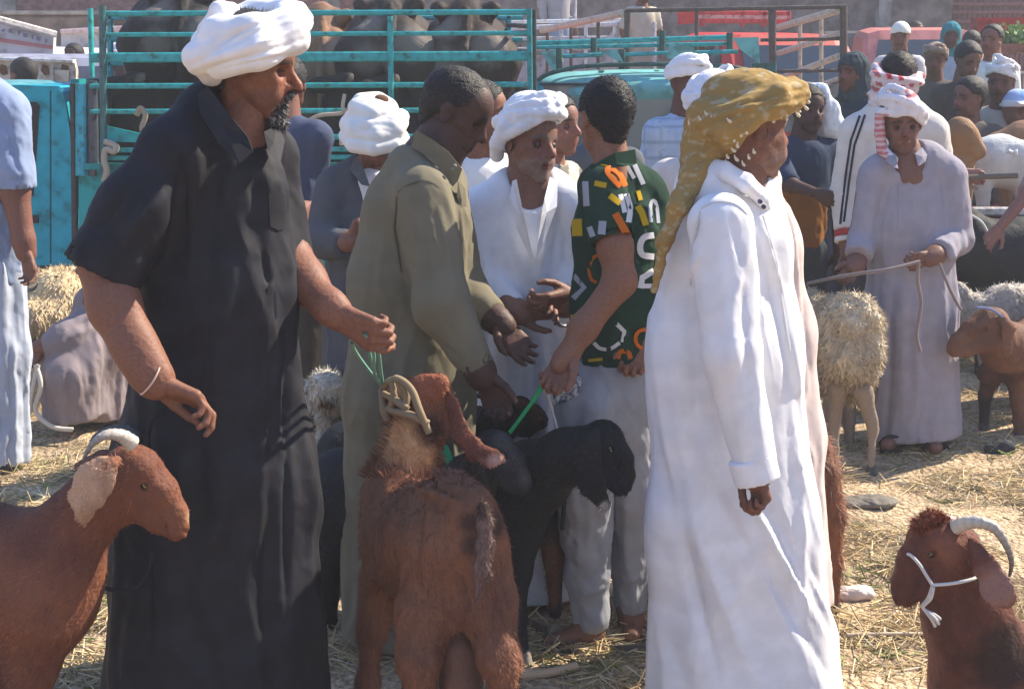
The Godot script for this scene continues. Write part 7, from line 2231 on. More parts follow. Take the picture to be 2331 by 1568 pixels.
func man_blue_left() -> void:
	var t := thing("person", "man at left edge in pale blue shirt with rolled sleeve", "person", -10, 6.0)
	var sk := Color(0.2, 0.085, 0.055)
	var f := Field.new()
	ch(f, [-70, 160, 0, 38, -45, 225, 0, 56])
	ch(f, [-40, 300, 0, 80, -40, 500, 0, 80], 0.7)
	ch(f, [25, 260, -0.05, 36, 32, 430, -0.08, 32, 52, 545, -0.1, 24, 58, 575, -0.1, 24], 1.0, 0.03)
	var u := head_units({"skin": sk}, head_at(-80, 110, 0, 125, 60))
	hair_cap({}, head_at(-80, 110, 0, 125, 60), t, 0.04)
	u.append(unit(f, 0.011, sk))
	u.append(hand_unit({"curl": [0.5, 0.6, 0.65, 0.7], "len": 0.19}, sk, 57, 568, -0.1, 66, 615, -0.12, 30, true))
	skin("body", u, M.skin, t)
	var r := Field.new()
	ch(r, [-40, 240, 0, 66, -35, 400, 0, 92, -35, 640, 0, 86], 0.7, 0.05, FLAT)
	ch(r, [-30, 225, 0, 48, 14, 245, -0.03, 42], 1.0, 0.05)
	ch(r, [16, 255, -0.05, 48, 30, 390, -0.08, 42, 34, 425, -0.08, 42], 1.0, 0.04, FLAT)
	ch(r, [30, 388, -0.08, 44, 34, 428, -0.08, 45], 1.0, 0.008, FLAT | FLAT0)
	ch(r, [33, 410, -0.08, 36, 35, 440, -0.08, 38], 1.0, 0.008, CARVE)
	var blue := Color(0.25, 0.31, 0.46)
	skin("shirt", [unit(r, 0.0125, blue, creases([10, 260, 40, 390, 7, -8, -10, 280, 20, 420, 8, 8, 20, 400, 60, 395, 5, 7, 0, 400, 50, 412, 5, -6], drape(0.008, 8.0, 1.4, 61.0, 0.004)))], M.cloth, t)
	var q := Field.new()
	ch(q, [-30, 620, 0, 84, -20, 800, 0, 84, -18, 1048, 0, 84], 0.8, 0.04, FLAT)
	skin("robe_skirt", [unit(q, 0.012, Color(0.42, 0.47, 0.56), creases([40, 640, 52, 1040, 7, 9, 20, 640, 25, 1040, 9, -10], drape(0.014, 8.0, 0.5, 63.0)))], M.cloth, t)
	var s := Field.new()
	ch(s, [-10, 1052, 0, 26, 12, 1058, -0.08, 16], 1.0, 0.02)
	skin("shoe", [unit(s, 0.01, Color(0.03, 0.03, 0.035))], M.rubber, t)

func man_seated() -> void:
	var t := thing("person", "person in mauve grey robe sitting on the straw beside pale sheep", "person", 190, 6.7)
	var sk := Color(0.2, 0.085, 0.055)
	var f := Field.new()
	ch(f, [225, 640, 0, 28, 225, 700, 0.05, 50])
	ch(f, [215, 740, 0, 32, 150, 775, -0.12, 24, 95, 790, -0.16, 17, 84, 792, -0.16, 16])
	var u := head_units({"skin": sk}, head_at(215, 590, 0, 108, -50, 15))
	u.append(unit(f, 0.012, sk))
	u.append(hand_unit({"curl": [1.0, 1.0, 1.0, 1.0], "len": 0.185}, sk, 92, 788, -0.16, 76, 812, -0.18, 20))
	skin("body", u, M.skin, t)
	hair_cap({}, head_at(215, 590, 0, 108, -50, 15), t, 0.04)
	var r := Field.new()
	ch(r, [215, 690, 0.05, 46, 215, 790, 0.1, 84, 210, 940, 0.1, 92], 0.9, 0.05, FLAT)
	ch(r, [200, 800, -0.05, 60, 155, 860, -0.15, 56, 165, 945, -0.12, 66], 1.0, 0.08, FLAT)
	ch(r, [215, 735, 0, 46, 150, 772, -0.12, 40, 98, 788, -0.16, 25], 1.0, 0.03, FLAT)
	skin("robe", [unit(r, 0.012, Color(0.24, 0.2, 0.215), creases([150, 770, 220, 740, 8, 9, 165, 745, 225, 720, 6, -8, 150, 830, 165, 960, 9, -9, 200, 800, 230, 950, 10, 9, 180, 810, 200, 950, 8, -8], drape(0.01, 8.0, 1.0, 71.0)))], M.cloth, t)

func checks(base: Color, red: Color, f: float) -> Callable:
	return func(p: Vector3, _n: Vector3) -> Color: return base.lerp(red, (0.5 + 0.5 * signf(sin(p.x * f + p.y * f * 0.3))) * (0.5 + 0.5 * signf(sin(p.y * f + p.z * f * 0.4))) * 0.8 + 0.2 * smoothstep(0.0, 0.3, nz.get_noise_3d(p.x * 3.0, p.y * 3.0, p.z * 3.0)))

func man_grey_smiling() -> void:
	var t := thing("person", "smiling man in lilac grey robe and red-white headcloth holding a rope", "person", 2075, 6.35)
	var sk := Color(0.17, 0.08, 0.055)
	var o := {"skin": sk, "beard": 0.2, "nose": 1.05, "smile": 0.03, "teeth": true, "mouth": 0.012, "gaze": Vector2(0, -0.1), "open": 0.014}
	var hx := head_at(2054, 285, 0, 120, -6, 4, 3)
	var f := Field.new()
	ch(f, [2062, 340, 0.01, 34, 2072, 385, 0.0, 40, 2072, 400, 0, 50], 0.9, 0.04)
	ch(f, [2075, 420, 0.04, 70, 2075, 640, 0.04, 70], 0.7)
	ch(f, [1985, 410, 0.02, 32, 1962, 540, 0.0, 28, 1950, 600, -0.1, 20, 1942, 612, -0.12, 19])
	ch(f, [2165, 410, 0.02, 32, 2185, 540, 0.0, 28, 2130, 580, -0.18, 20, 2116, 588, -0.2, 20])
	ch(f, [2035, 985, 0, 24, 2030, 1005, -0.06, 20, 2020, 1012, -0.15, 15])
	ch(f, [2130, 995, 0, 24, 2130, 1012, -0.06, 20, 2130, 1020, -0.16, 15])
	var u := head_units(o, hx)
	u.append(unit(f, 0.011, sk))
	u.append(hand_unit({"curl": [0.9, 1.0, 1.0, 1.0], "len": 0.185}, sk, 1948, 602, -0.1, 1928, 632, -0.14, 20))
	u.append(hand_unit({"curl": [0.9, 1.0, 1.0, 1.0], "len": 0.185}, sk, 2126, 580, -0.18, 2092, 592, -0.22, 160))
	skin("body", u, M.skin, t)
	var r := Field.new()
	ch(r, [2074, 410, 0.03, 82, 2075, 520, 0.03, 100, 2075, 700, 0.03, 102], 0.7, 0.05)
	ch(r, [2075, 700, 0.03, 102, 2085, 996, 0.0, 106], 0.75, 0.05, FLAT)
	ch(r, [2000, 385, 0.02, 34, 2060, 358, 0.04, 34, 2110, 362, 0.04, 34, 2160, 388, 0.02, 34], 1.0, 0.05)
	ch(r, [1990, 400, 0.01, 36, 1966, 540, -0.02, 34, 1956, 582, -0.1, 30], 0.95, 0.018, FLAT)
	ch(r, [2164, 400, 0.01, 38, 2180, 545, -0.02, 36, 2140, 574, -0.17, 29], 0.95, 0.018, FLAT)
	ch(r, [2060, 320, -0.01, 38, 2068, 370, -0.03, 34], 1.0, 0.015, CARVE)
	ch(r, [2062, 350, -0.13, 26, 2070, 415, -0.15, 12], 1.0, 0.012, CARVE)
	var lilac := Color(0.3, 0.28, 0.32)
	skin("robe", [unit(r, 0.012, lilac, creases([2010, 420, 1990, 560, 9, -8, 2150, 420, 2155, 560, 8, -8, 2130, 560, 2180, 590, 6, 8, 2060, 620, 2055, 980, 12, 9, 2110, 640, 2118, 985, 9, -11, 2085, 620, 2090, 980, 9, 8, 2030, 640, 2020, 980, 10, -8, 2150, 620, 2165, 980, 10, 9, 2190, 560, 2160, 600, 6, 7], drape(0.009, 8.0, 0.6, 81.0, 0.002)))], M.cloth, t)
	hang("placket", overlay(r, [2046, 420, 2072, 420, 2070, 530, 2056, 545, 2046, 530], 0.004, lilac), M.cloth, t)
	hang("collar", collar([[2084, 350, -0.07], [2100, 335, -0.03], [2112, 352, -0.06], [2108, 368, -0.09], [2092, 378, -0.11]], lilac), M.cloth, t)
	hang("collar", collar([[2040, 350, -0.06], [2024, 352, -0.06], [2018, 366, -0.09], [2034, 380, -0.12], [2046, 384, -0.12]], lilac), M.cloth, t)
	turban(hx, t, Color(0.66, 0.63, 0.66), {"called": "headcloth", "turns": 4, "big": 1.08, "y": 0.74, "tilt": -0.3, "twist": 0.7, "tail": [Vector3(-0.42, 0.72, 0.08), Vector3(-0.42, 0.4, 0.12), Vector3(-0.38, 0.08, 0.15), Vector3(-0.2, -0.1, 0.28)], "paint": func(p: Vector3, _n: Vector3) -> Color:
		var w := Color(0.66, 0.64, 0.68)
		var red := Color(0.42, 0.06, 0.07)
		if p.x < -0.3 and p.y < 0.75 or p.y > 1.0 and p.x > 0.0:
			return w.lerp(red, 0.35 + 0.5 * (0.5 + 0.5 * signf(sin(p.y * 60.0))))
		return w})
	for e in [[2030, 1012], [2130, 1022]]:
		var s := Surf.new()
		s.c = Color(0.025, 0.022, 0.022)
		s.plate([v(e[0] - 26, e[1] + 6, -0.12), v(e[0] + 26, e[1] + 6, -0.12), v(e[0] + 24, e[1] - 6, 0.1), v(e[0] - 24, e[1] - 6, 0.1)], Vector3(0, -0.03, 0))
		s.tube(smooth(px_path([e[0] - 26, e[1], -0.1, e[0] - 12, e[1] - 16, -0.12, e[0] + 12, e[1] - 16, -0.12, e[0] + 26, e[1], -0.1])), [0.018], 8, 0.4)
		hang("sandal", s, M.rubber, t)

func man_track_jacket() -> void:
	var t := thing("person", "person seen from behind in white striped track jacket and red-white scarf", "person", 2035, 7.0)
	var sk := Color(0.15, 0.065, 0.045)
	var o := {"skin": sk}
	var hx := head_at(2044, 178, 0, 106, 170, 6)
	var f := Field.new()
	ch(f, [2044, 230, 0, 28, 2040, 270, 0, 40])
	ch(f, [2035, 340, 0, 66, 2035, 560, 0, 66], 0.7)
	ch(f, [1950, 310, 0, 28, 1928, 440, 0, 26, 1930, 540, -0.08, 20, 1934, 580, -0.12, 17])
	ch(f, [2120, 310, 0, 28, 2150, 400, 0.05, 24, 2180, 398, 0.0, 16, 2192, 396, 0, 16])
	ch(f, [2000, 620, 0, 42, 2000, 960, 0, 28, 2000, 972, -0.1, 16])
	ch(f, [2070, 620, 0, 42, 2070, 960, 0, 28, 2070, 972, -0.1, 16])
	var u := head_units(o, hx)
	u.append(unit(f, 0.012, sk))
	u.append(hand_unit({"curl": [0.5, 0.5, 0.6, 0.6], "len": 0.18}, sk, 1932, 568, -0.11, 1940, 600, -0.15, 30))
	u.append(hand_unit({"curl": [1.1, 1.1, 1.1, 1.1], "len": 0.18}, Color(0.3, 0.16, 0.12), 2190, 395, 0, 2218, 400, -0.03, 0))
	skin("body", u, M.skin, t)
	hair_cap(o, hx, t, 0.06, Color(0.016, 0.013, 0.012), 0.75, 2000, 0.012)
	var w := Field.new()
	ch(w, [1996, 158, 0.0, 14, 2000, 172, -0.1, 16, 2040, 190, -0.14, 17, 2080, 186, -0.1, 16, 2092, 180, 0.0, 14, 2060, 165, 0.12, 14, 2010, 155, 0.1, 14], 1.0, 0.012)
	ch(w, [2004, 192, -0.06, 14, 2040, 204, -0.12, 16, 2082, 196, -0.07, 14], 1.0, 0.012)
	ch(w, [2000, 190, -0.02, 14, 1992, 220, -0.02, 14, 2000, 245, -0.04, 14], 1.0, 0.02)
	skin("scarf", [unit(w, 0.007, Color.WHITE, func(p: Vector3, _n: Vector3) -> float: return 0.006 * sin(p.y * 130.0 + p.x * 25.0), checks(Color(0.6, 0.55, 0.57), Color(0.36, 0.03, 0.05), 120.0))], M.cloth, t)
	var r := Field.new()
	ch(r, [2036, 300, 0.01, 74, 2036, 420, 0, 90, 2036, 580, 0, 88], 0.7, 0.05, FLAT)
	ch(r, [1965, 290, 0, 34, 2010, 262, 0, 32, 2070, 262, 0, 32, 2112, 290, 0, 34], 1.0, 0.05)
	ch(r, [1952, 300, 0, 40, 1928, 440, 0, 36, 1928, 525, -0.07, 27], 1.0, 0.03, FLAT)
	ch(r, [2120, 300, 0, 40, 2140, 390, 0.05, 34], 1.0, 0.03, FLAT)
	var cream := Color(0.6, 0.57, 0.53)
	skin("jacket", [unit(r, 0.0125, cream, drape(0.007, 8.0, 1.4, 91.0, 0.003))], M.cloth, t)
	for e in [[[1958, 264, 1938, 320, 1926, 400, 1914, 510], 5.0], [[1970, 262, 1946, 330, 1934, 410, 1922, 505], 5.0]]:
		hang("sleeve_stripe", overlay(r, stroke_outline(e[0], e[1]), 0.004, Color(0.03, 0.035, 0.045), 4.0, 0.002), M.cloth, t)
	for e in [[522, 537, Color(0.4, 0.05, 0.05)], [537, 551, Color(0.62, 0.58, 0.56)]]:
		var cf := Field.new()
		ch(cf, [1928, e[0], -0.07, 27, 1929, e[1], -0.08, 28], 1.0, 0.005, FLAT | FLAT0)
		skin("cuff", [unit(cf, 0.008, e[2])], M.cloth, t)
	var q := Field.new()
	ch(q, [2036, 570, 0, 76, 2036, 640, 0, 78], 0.7)
	ch(q, [2000, 620, 0, 50, 2000, 950, 0, 36], 1.0, 0.03, FLAT)
	ch(q, [2070, 620, 0, 50, 2070, 950, 0, 36], 1.0, 0.03, FLAT)
	skin("trousers", [unit(q, 0.014, Color(0.06, 0.06, 0.07))], M.cloth, t)

# someone further off: head point, head height, facing, then what they wear
func bystander(label: String, d: float, hx: float, hy: float, hp: float, yaw: float, o := {}) -> Node3D:
	var base: float = o.get("base", INF)
	var t := thing("person", label, "person", hx, d, "", base)
	var sk: Color = o.get("skin", BROWN)
	o.skin = sk
	var xf := head_at(hx, hy, 0, hp, yaw, o.get("pitch", 0.0), o.get("roll", 0.0))
	var h := hp / ppm()
	var b := Basis.from_euler(Vector3(0, deg_to_rad(o.get("turn", yaw)), 0))
	var top := xf.origin + xf.basis.y * 0.5
	top.y += h * 0.5
	var tall := maxf(top.y, h * 4.2)
	var foot := top.y - tall
	var k := 1.0
	var at := func(x: float, y: float, z: float) -> Vector3: return Vector3(top.x, foot, top.z) + b * Vector3(x * h, 0, (z - 0.15) * h) + Vector3(0, y * tall, 0)
	var ys := 1.0 - 1.4 * h / tall
	var f := Field.new()
	f.add(at.call(0, ys + 0.1, 0.0), at.call(0, ys + 0.03, -0.05), h * 0.25, h * 0.32, 0.03)
	f.add(at.call(0, ys - 0.02, -0.05), at.call(0, 0.55, 0), h * 0.42, h * 0.4, 0.03)
	var r := Field.new()
	var sh: float = o.get("wide", 0.82)
	r.add(at.call(-sh * 0.75, ys, -0.05), at.call(sh * 0.75, ys, -0.05), h * 0.25, h * 0.25, 0.05)
	r.add(at.call(0, ys + 0.03, -0.08), at.call(0, ys, -0.05), h * 0.27, h * 0.4, 0.05)
	var flat_ := Basis.from_scale(Vector3(1, 1, 1.4)) * b.transposed()
	r.add(at.call(0, ys - 0.05, 0), at.call(0, 0.52, 0), h * 0.66, h * 0.6, 0.05, flat_, 0.95)
	var hands := []
	for s: float in [-1.0, 1.0]:
		var key := "arm_l" if s > 0 else "arm_r"
		var sho: Vector3 = at.call(s * sh * 0.85, ys - 0.015, -0.05)
		var elb: Vector3 = at.call(s * (sh + 0.12), 0.62, -0.1)
		var wri: Vector3 = at.call(s * (sh + 0.05), 0.47, 0.2)
		if o.has(key):
			var e: Array = o[key]
			elb = v(e[0], e[1], e[2])
			wri = v(e[3], e[4], e[5])
		f.add(sho, elb, h * 0.19, h * 0.165, 0.03)
		f.add(elb, wri, h * 0.16, h * 0.115, 0.03)
		r.add(sho, elb, h * 0.26, h * 0.23, 0.04, Basis.IDENTITY, 1.0, FLAT if o.get("short", false) else 0)
		if not o.get("short", false):
			r.add(elb, elb.lerp(wri, 0.9), h * 0.22, h * 0.17, 0.03, Basis.IDENTITY, 1.0, FLAT)
		var y := (wri - elb).normalized()
		var z := (b * Vector3(-s, 0, 0.2))
		z = (z - y * z.dot(y)).normalized()
		hands.append(unit(hand_field({"curl": [0.5, 0.6, 0.7, 0.7]}), maxf(0.006, d * 0.0016) / (h * 0.8), sk, nofn, nofn, Transform3D(Basis(y.cross(z) * s * h * 0.8, y * h * 0.8, z * h * 0.8), wri)))
	r.add(at.call(0, ys + 0.14, 0.1), at.call(0, ys + 0.05, 0.0), h * 0.26, h * 0.27, 0.01, Basis.IDENTITY, 1.0, CARVE)
	var robe: bool = o.get("robe", false)
	if robe:
		r.add(at.call(0, 0.55, 0), at.call(0, 0.03, 0), h * 0.62, h * 0.85, 0.05, flat_, 0.95, FLAT)
	else:
		var q := Field.new()
		q.add(at.call(0, 0.54, 0), at.call(0, 0.48, 0), h * 0.55, h * 0.55, 0.03, flat_, 0.95)
		for s: float in [-1.0, 1.0]:
			q.add(at.call(s * 0.32, 0.48, 0), at.call(s * 0.36, 0.05, 0), h * 0.36, h * 0.24, 0.03, Basis.IDENTITY, 1.0, FLAT)
		skin("trousers", [unit(q, maxf(0.015, d * 0.0026), o.get("low", Color(0.06, 0.06, 0.08)), drape(0.008, 9.0, 1.2, hx))], M.cloth, t)
	for s: float in [-1.0, 1.0]:
		f.add(at.call(s * 0.36, 0.03, 0), at.call(s * 0.4, 0.015, 0.55), h * 0.14, h * 0.11, 0.03)
	var u := head_units(o, xf)
	u.append(unit(f, maxf(0.013, d * 0.0022), sk))
	u.append_array(hands)
	skin("body", u, M.skin, t)
	skin("robe" if robe else "shirt", [unit(r, maxf(0.013, d * 0.0022), o.get("top", WHITE), drape(0.008, 8.0, 1.0, hx, 0.003), o.get("top_paint", nofn))], M.cloth, t)
	var wear: String = o.get("wear", "hair")
	var wc: Color = o.get("wear_color", WHITE)
	if wear == "hair":
		hair_cap(o, xf, t, 0.05, o.get("hair", Color(0.014, 0.012, 0.012)), o.get("hairline", 0.87), 1200, 0.012)
	elif wear == "turban":
		turban(xf, t, wc, {"turns": 3, "big": 1.05, "twist": 0.6})
	elif wear == "kufi":
		var c := Field.new()
		el(c, Vector3(0, 0.68, -0.07), Vector3(0.37, 0.4, 0.46))
		c.add(Vector3(0, 0.1, 0.1), Vector3(0, 0.1, -0.1), 0.55, 0.55, 0.01, Basis.from_scale(Vector3(0.6, 1, 0.6)), 0.6, CARVE)
		skin("skull_cap", [unit(c, maxf(0.005, d * 0.0009) / h, wc, nofn, nofn, xf)], M.cloth, t)
	elif wear == "cap":
		var c := Field.new()
		el(c, Vector3(0, 0.7, -0.06), Vector3(0.38, 0.37, 0.47))
		c.add(Vector3(0, 0.18, 0.1), Vector3(0, 0.18, -0.1), 0.5, 0.5, 0.01, Basis.from_scale(Vector3(0.6, 1, 0.6)), 0.6, CARVE)
		el(c, Vector3(0, 0.74, 0.42), Vector3(0.3, 0.03, 0.3), Basis.from_euler(Vector3(0.25, 0, 0)), 0.03)
		skin("cap", [unit(c, maxf(0.005, d * 0.0008) / h, wc, nofn, o.get("wear_paint", nofn), xf)], M.cloth, t)
	elif wear == "scarf":
		var c := Field.new()
		el(c, Vector3(0, 0.66, -0.07), Vector3(0.38, 0.42, 0.48), Basis.IDENTITY, 0.04)
		c.add(Vector3(0, 0.45, -0.2), Vector3(0, -0.15, -0.25), 0.4, 0.5, 0.1)
		if o.has("flap"):
			var fl: Vector3 = o.flap
			c.add(Vector3(0, 0.7, -0.3), fl, 0.3, 0.12, 0.1)
		c.add(Vector3(0, 0.3, 0.65), Vector3(0, 0.4, 0.35), 0.36, 0.3, 0.03, Basis.IDENTITY, 1.0, CARVE)
		skin("headcloth", [unit(c, maxf(0.006, d * 0.0012) / h, wc, func(p: Vector3, _n: Vector3) -> float: return 0.04 * nz.get_noise_3d(p.x * 7.0, p.y * 2.5, p.z * 7.0), nofn, xf)], M.cloth, t)
	return t

func others() -> void:
	bystander("man from behind in navy T-shirt and brown trousers by the cattle truck", 6.2, 655, 190, 118, 175, {"turn": 165.0, "top": Color(0.07, 0.085, 0.14), "low": Color(0.05, 0.042, 0.035), "short": true, "skin": Color(0.2, 0.085, 0.055), "arm_r": [712, 440, 0.0, 700, 470, -0.12]})
	bystander("dark-haired man in white robe half hidden behind the olive robed man", 5.2, 1098, 260, 142, 80, {"turn": 20.0, "top": Color(0.72, 0.72, 0.7), "robe": true, "skin": TAN})
	bystander("young man with short dark hair and checked shirt behind the white turban", 5.6, 1268, 285, 130, 55, {"top_paint": func(p: Vector3, _n: Vector3) -> Color: return Color(0.5, 0.45, 0.36).lerp(Color(0.05, 0.045, 0.04), 0.75 * (0.5 + 0.5 * signf(sin(p.x * 70.0))) * (0.4 + 0.6 * (0.5 + 0.5 * signf(sin(p.y * 70.0))))), "skin": Color(0.22, 0.1, 0.07)})
	bystander("man in slate grey jacket over white vest behind the green shirted boy", 6.0, 1375, 258, 118, 20, {"top": Color(0.1, 0.11, 0.125), "skin": TAN})
	bystander("bearded man in pale blue checked shirt and white turban before the windscreen", 6.4, 1570, 195, 106, 35, {"turn": 20.0, "wear": "turban", "wear_color": Color(0.74, 0.76, 0.8), "beard": 0.85, "top_paint": func(p: Vector3, _n: Vector3) -> Color: return Color(0.4, 0.5, 0.64).lerp(Color(0.16, 0.22, 0.3), 0.55 * maxf(smoothstep(0.8, 0.95, sin(p.x * 180.0)), smoothstep(0.8, 0.95, sin(p.y * 180.0)))), "skin": Color(0.12, 0.055, 0.04)})
	bystander("man in white turban hidden behind the mustard headscarf", 4.6, 1628, 262, 150, 150, {"top": Color(0.6, 0.55, 0.53), "wear": "turban", "wear_color": Color(0.7, 0.7, 0.74), "robe": true, "turn": 150.0})
	man_cream()
	bystander("young man in navy and orange polo shirt with white cloth behind his head", 7.4, 1842, 250, 100, 15, {"skin": DEEP, "top_paint": func(p: Vector3, _n: Vector3) -> Color: return Color(0.035, 0.05, 0.085) if p.y > 1.12 else (Color(0.24, 0.1, 0.025) if p.y > 0.8 else Color(0.035, 0.05, 0.085)), "short": true, "arm_r": [1800, 420, -0.2, 1860, 440, -0.35], "low": Color(0.05, 0.06, 0.07)})
	D0 = 7.4
	var wc := Field.new()
	ch(wc, [1868, 205, 0.06, 16, 1885, 250, 0.08, 24, 1896, 286, 0.08, 26, 1878, 296, 0.1, 22], 0.6, 0.02)
	ch(wc, [1850, 198, 0.06, 10, 1872, 206, 0.06, 14], 0.6, 0.02)
	var cloth_node := get_child(get_child_count() - 1)
	skin("head_cloth", [unit(wc, 0.008, Color(0.7, 0.74, 0.78), rough(0.01, 14.0))], M.cloth, cloth_node)
	bystander("person in dark slate headcloth and dark jacket beyond the beige railings", 9.0, 1940, 165, 82, -50, {"wear": "scarf", "wear_color": Color(0.045, 0.06, 0.07), "top": Color(0.03, 0.05, 0.065), "skin": Color(0.16, 0.07, 0.045)})
	bystander("man in white crocheted skull cap in front of the faded red pickup", 12.5, 2050, 84, 60, -20, {"wear": "kufi", "wear_color": Color(0.7, 0.7, 0.64), "top": Color(0.62, 0.58, 0.58), "skin": BROWN})
	bystander("dark haired person behind the skull cap, just over the faded red roof", 20.8, 2020, 85, 44, 10, {"top": Color(0.3, 0.3, 0.3)})
	bystander("dark haired person in white shirt beside the slatted gate", 20.6, 2086, 72, 44, 30, {"top": Color(0.74, 0.76, 0.8)})
	bystander("person in teal headcloth and navy coat near the green fodder", 14.0, 2166, 82, 56, -15, {"wear": "scarf", "wear_color": Color(0.03, 0.19, 0.23), "top": Color(0.25, 0.33, 0.45), "skin": DEEP})
	bystander("stooping person in dark navy jacket behind the teal headcloth", 14.6, 2212, 100, 52, 120, {"top": Color(0.04, 0.05, 0.07), "pitch": 40.0})
	bystander("balding man in white polo shirt beside the green fodder", 11.5, 2258, 92, 66, -40, {"hairline": 0.95, "top": Color(0.7, 0.7, 0.68), "short": true, "skin": Color(0.2, 0.09, 0.065), "fat": 0.03})
	bystander("dark haired youth in brown jacket looking down", 10.3, 2205, 138, 78, 10, {"pitch": 22.0, "top": Color(0.07, 0.06, 0.055), "skin": Color(0.15, 0.075, 0.05)})
	bystander("dark haired man in grey brown jacket facing left over the calf", 9.7, 2206, 222, 88, -62, {"turn": -30.0, "top": Color(0.12, 0.105, 0.09), "skin": Color(0.19, 0.085, 0.06), "pitch": 4.0})
	bystander("man with white headcloth tied round his head at right edge", 9.9, 2280, 190, 84, -30, {"wear": "turban", "wear_color": Color(0.7, 0.7, 0.7), "top": Color(0.4, 0.37, 0.33), "skin": Color(0.14, 0.06, 0.04)})
	bystander("man in pale blue and white baseball cap at right edge", 9.8, 2318, 256, 92, 15, {"wear": "cap", "wear_color": Color(0.7, 0.73, 0.8), "wear_paint": func(p: Vector3, _n: Vector3) -> Color: return Color(0.2, 0.36, 0.62) if Vector2(p.x, p.y - 0.9).length() < 0.14 and p.z > 0.1 else (Color(0.4, 0.52, 0.74) if p.y > 0.8 else Color(0.74, 0.76, 0.8)), "top": Color(0.07, 0.09, 0.12), "skin": Color(0.2, 0.09, 0.06), "beard": 0.8})
	bystander("dark curly haired man in front of the rusty white tailgate", 10.6, 50, 172, 74, -120, {"top": Color(0.12, 0.12, 0.14), "skin": Color(0.14, 0.06, 0.04)})
	bystander("man in white turban and brown robe seen between the truck rails", 11.8, 275, 138, 62, -150, {"wear": "turban", "top": Color(0.14, 0.08, 0.05), "skin": DEEP, "robe": true})
	bystander("small dark haired person in white beside the white pickup", 13.0, 166, 128, 54, -20, {"top": Color(0.5, 0.52, 0.56), "skin": DEEP})
	bystander("bare-armed person reaching into the frame over the black cow at right edge", 7.0, 2420, 250, 100, -80, {"top": Color(0.3, 0.2, 0.2), "short": true, "skin": Color(0.24, 0.11, 0.08), "arm_r": [2340, 440, -0.1, 2275, 520, -0.2]})
	bystander("man in brown headcloth between the track jacket and the youth", 10.8, 2130, 140, 64, -20, {"top": Color(0.12, 0.1, 0.09), "wear": "turban", "wear_color": Color(0.3, 0.22, 0.18)})
	bystander("person standing on a load in pale blue jeans beyond the cattle truck", 17.0, 1275, -105, 44, 30, {"base": 1.35, "top": Color(0.3, 0.3, 0.32), "low": Color(0.2, 0.3, 0.42)})
	bystander("person in cream robe perched on the white pickup with bare arms", 15.0, 1466, -18, 48, 20, {"base": 1.3, "top": Color(0.5, 0.45, 0.36), "low": Color(0.4, 0.36, 0.28), "short": true})

func man_cream() -> void:
	var t := thing("person", "person in pinkish cream robe walking close beside the man in white", "person", 1745, 4.1)
	var f := Field.new()
	ch(f, [1725, 350, 0, 40, 1720, 420, 0, 56], 1.0, 0.04)
	ch(f, [1775, 1360, 0, 24, 1785, 1440, 0, 22, 1830, 1452, -0.06, 16])
	var hx := head_at(1722, 290, 0, 165, 112, 5)
	var u := head_units({"skin": BROWN}, hx)
	u.append(unit(f, 0.014, BROWN))
	skin("body", u, M.skin, t)
	var r := Field.new()
	ch(r, [1712, 440, 0, 66, 1732, 560, 0, 86, 1748, 760, 0, 102, 1762, 1000, 0, 110, 1778, 1380, 0, 122], 0.9, 0.05, FLAT)
	ch(r, [1705, 410, -0.02, 46, 1735, 410, 0.08, 44], 1.0, 0.05)
	ch(r, [1740, 470, -0.12, 50, 1762, 720, -0.14, 44, 1790, 900, -0.16, 36], 1.0, 0.03, FLAT)
	skin("robe", [unit(r, 0.012, Color(0.58, 0.48, 0.45), creases([1790, 430, 1830, 760, 7, 9, 1815, 560, 1850, 900, 6, -8, 1780, 420, 1806, 600, 6, -7], drape(0.01, 5.0, 0.5, 3.0, 0.001)))], M.cloth, t)
	turban(hx, t, Color(0.6, 0.55, 0.5))

func noise_tex(freq: float, seed_: int, as_normal := false, ramp: Gradient = null, size := 512, bump := 6.0, oct := 4) -> NoiseTexture2D:
	var t := NoiseTexture2D.new()
	var n := FastNoiseLite.new()
	n.noise_type = FastNoiseLite.TYPE_SIMPLEX_SMOOTH
	n.frequency = freq
	n.fractal_octaves = oct
	n.seed = seed_
	t.noise = n
	t.width = size
	t.height = size
	t.seamless = true
	t.as_normal_map = as_normal
	t.bump_strength = bump
	if ramp:
		t.color_ramp = ramp
	return t

func ramp(l: Array) -> Gradient:
	var g := Gradient.new()
	var o := PackedFloat32Array()
	var c := PackedColorArray()
	for e in l:
		o.append(e[0])
		c.append(e[1])
	g.offsets = o
	g.colors = c
	return g

func lin(r: float, g: float, b: float) -> Color:
	return Color(r, g, b).linear_to_srgb()

func mat(rough: float, o := {}) -> StandardMaterial3D:
	var m := StandardMaterial3D.new()
	m.roughness = rough
	m.vertex_color_use_as_albedo = o.get("vc", true)
	m.albedo_color = o.get("color", Color.WHITE)
	m.metallic = o.get("metal", 0.0)
	m.metallic_specular = o.get("spec", 0.5)
	if o.has("normal"):
		m.normal_enabled = true
		m.normal_texture = o.normal
		m.normal_scale = o.get("nscale", 1.0)
	if o.has("tex"):
		m.albedo_texture = o.tex
	if o.has("normal") or o.has("tex"):
		m.uv1_triplanar = true
		m.uv1_world_triplanar = o.get("world", false)
		m.uv1_scale = Vector3.ONE * float(o.get("scale", 1.0))
	return m

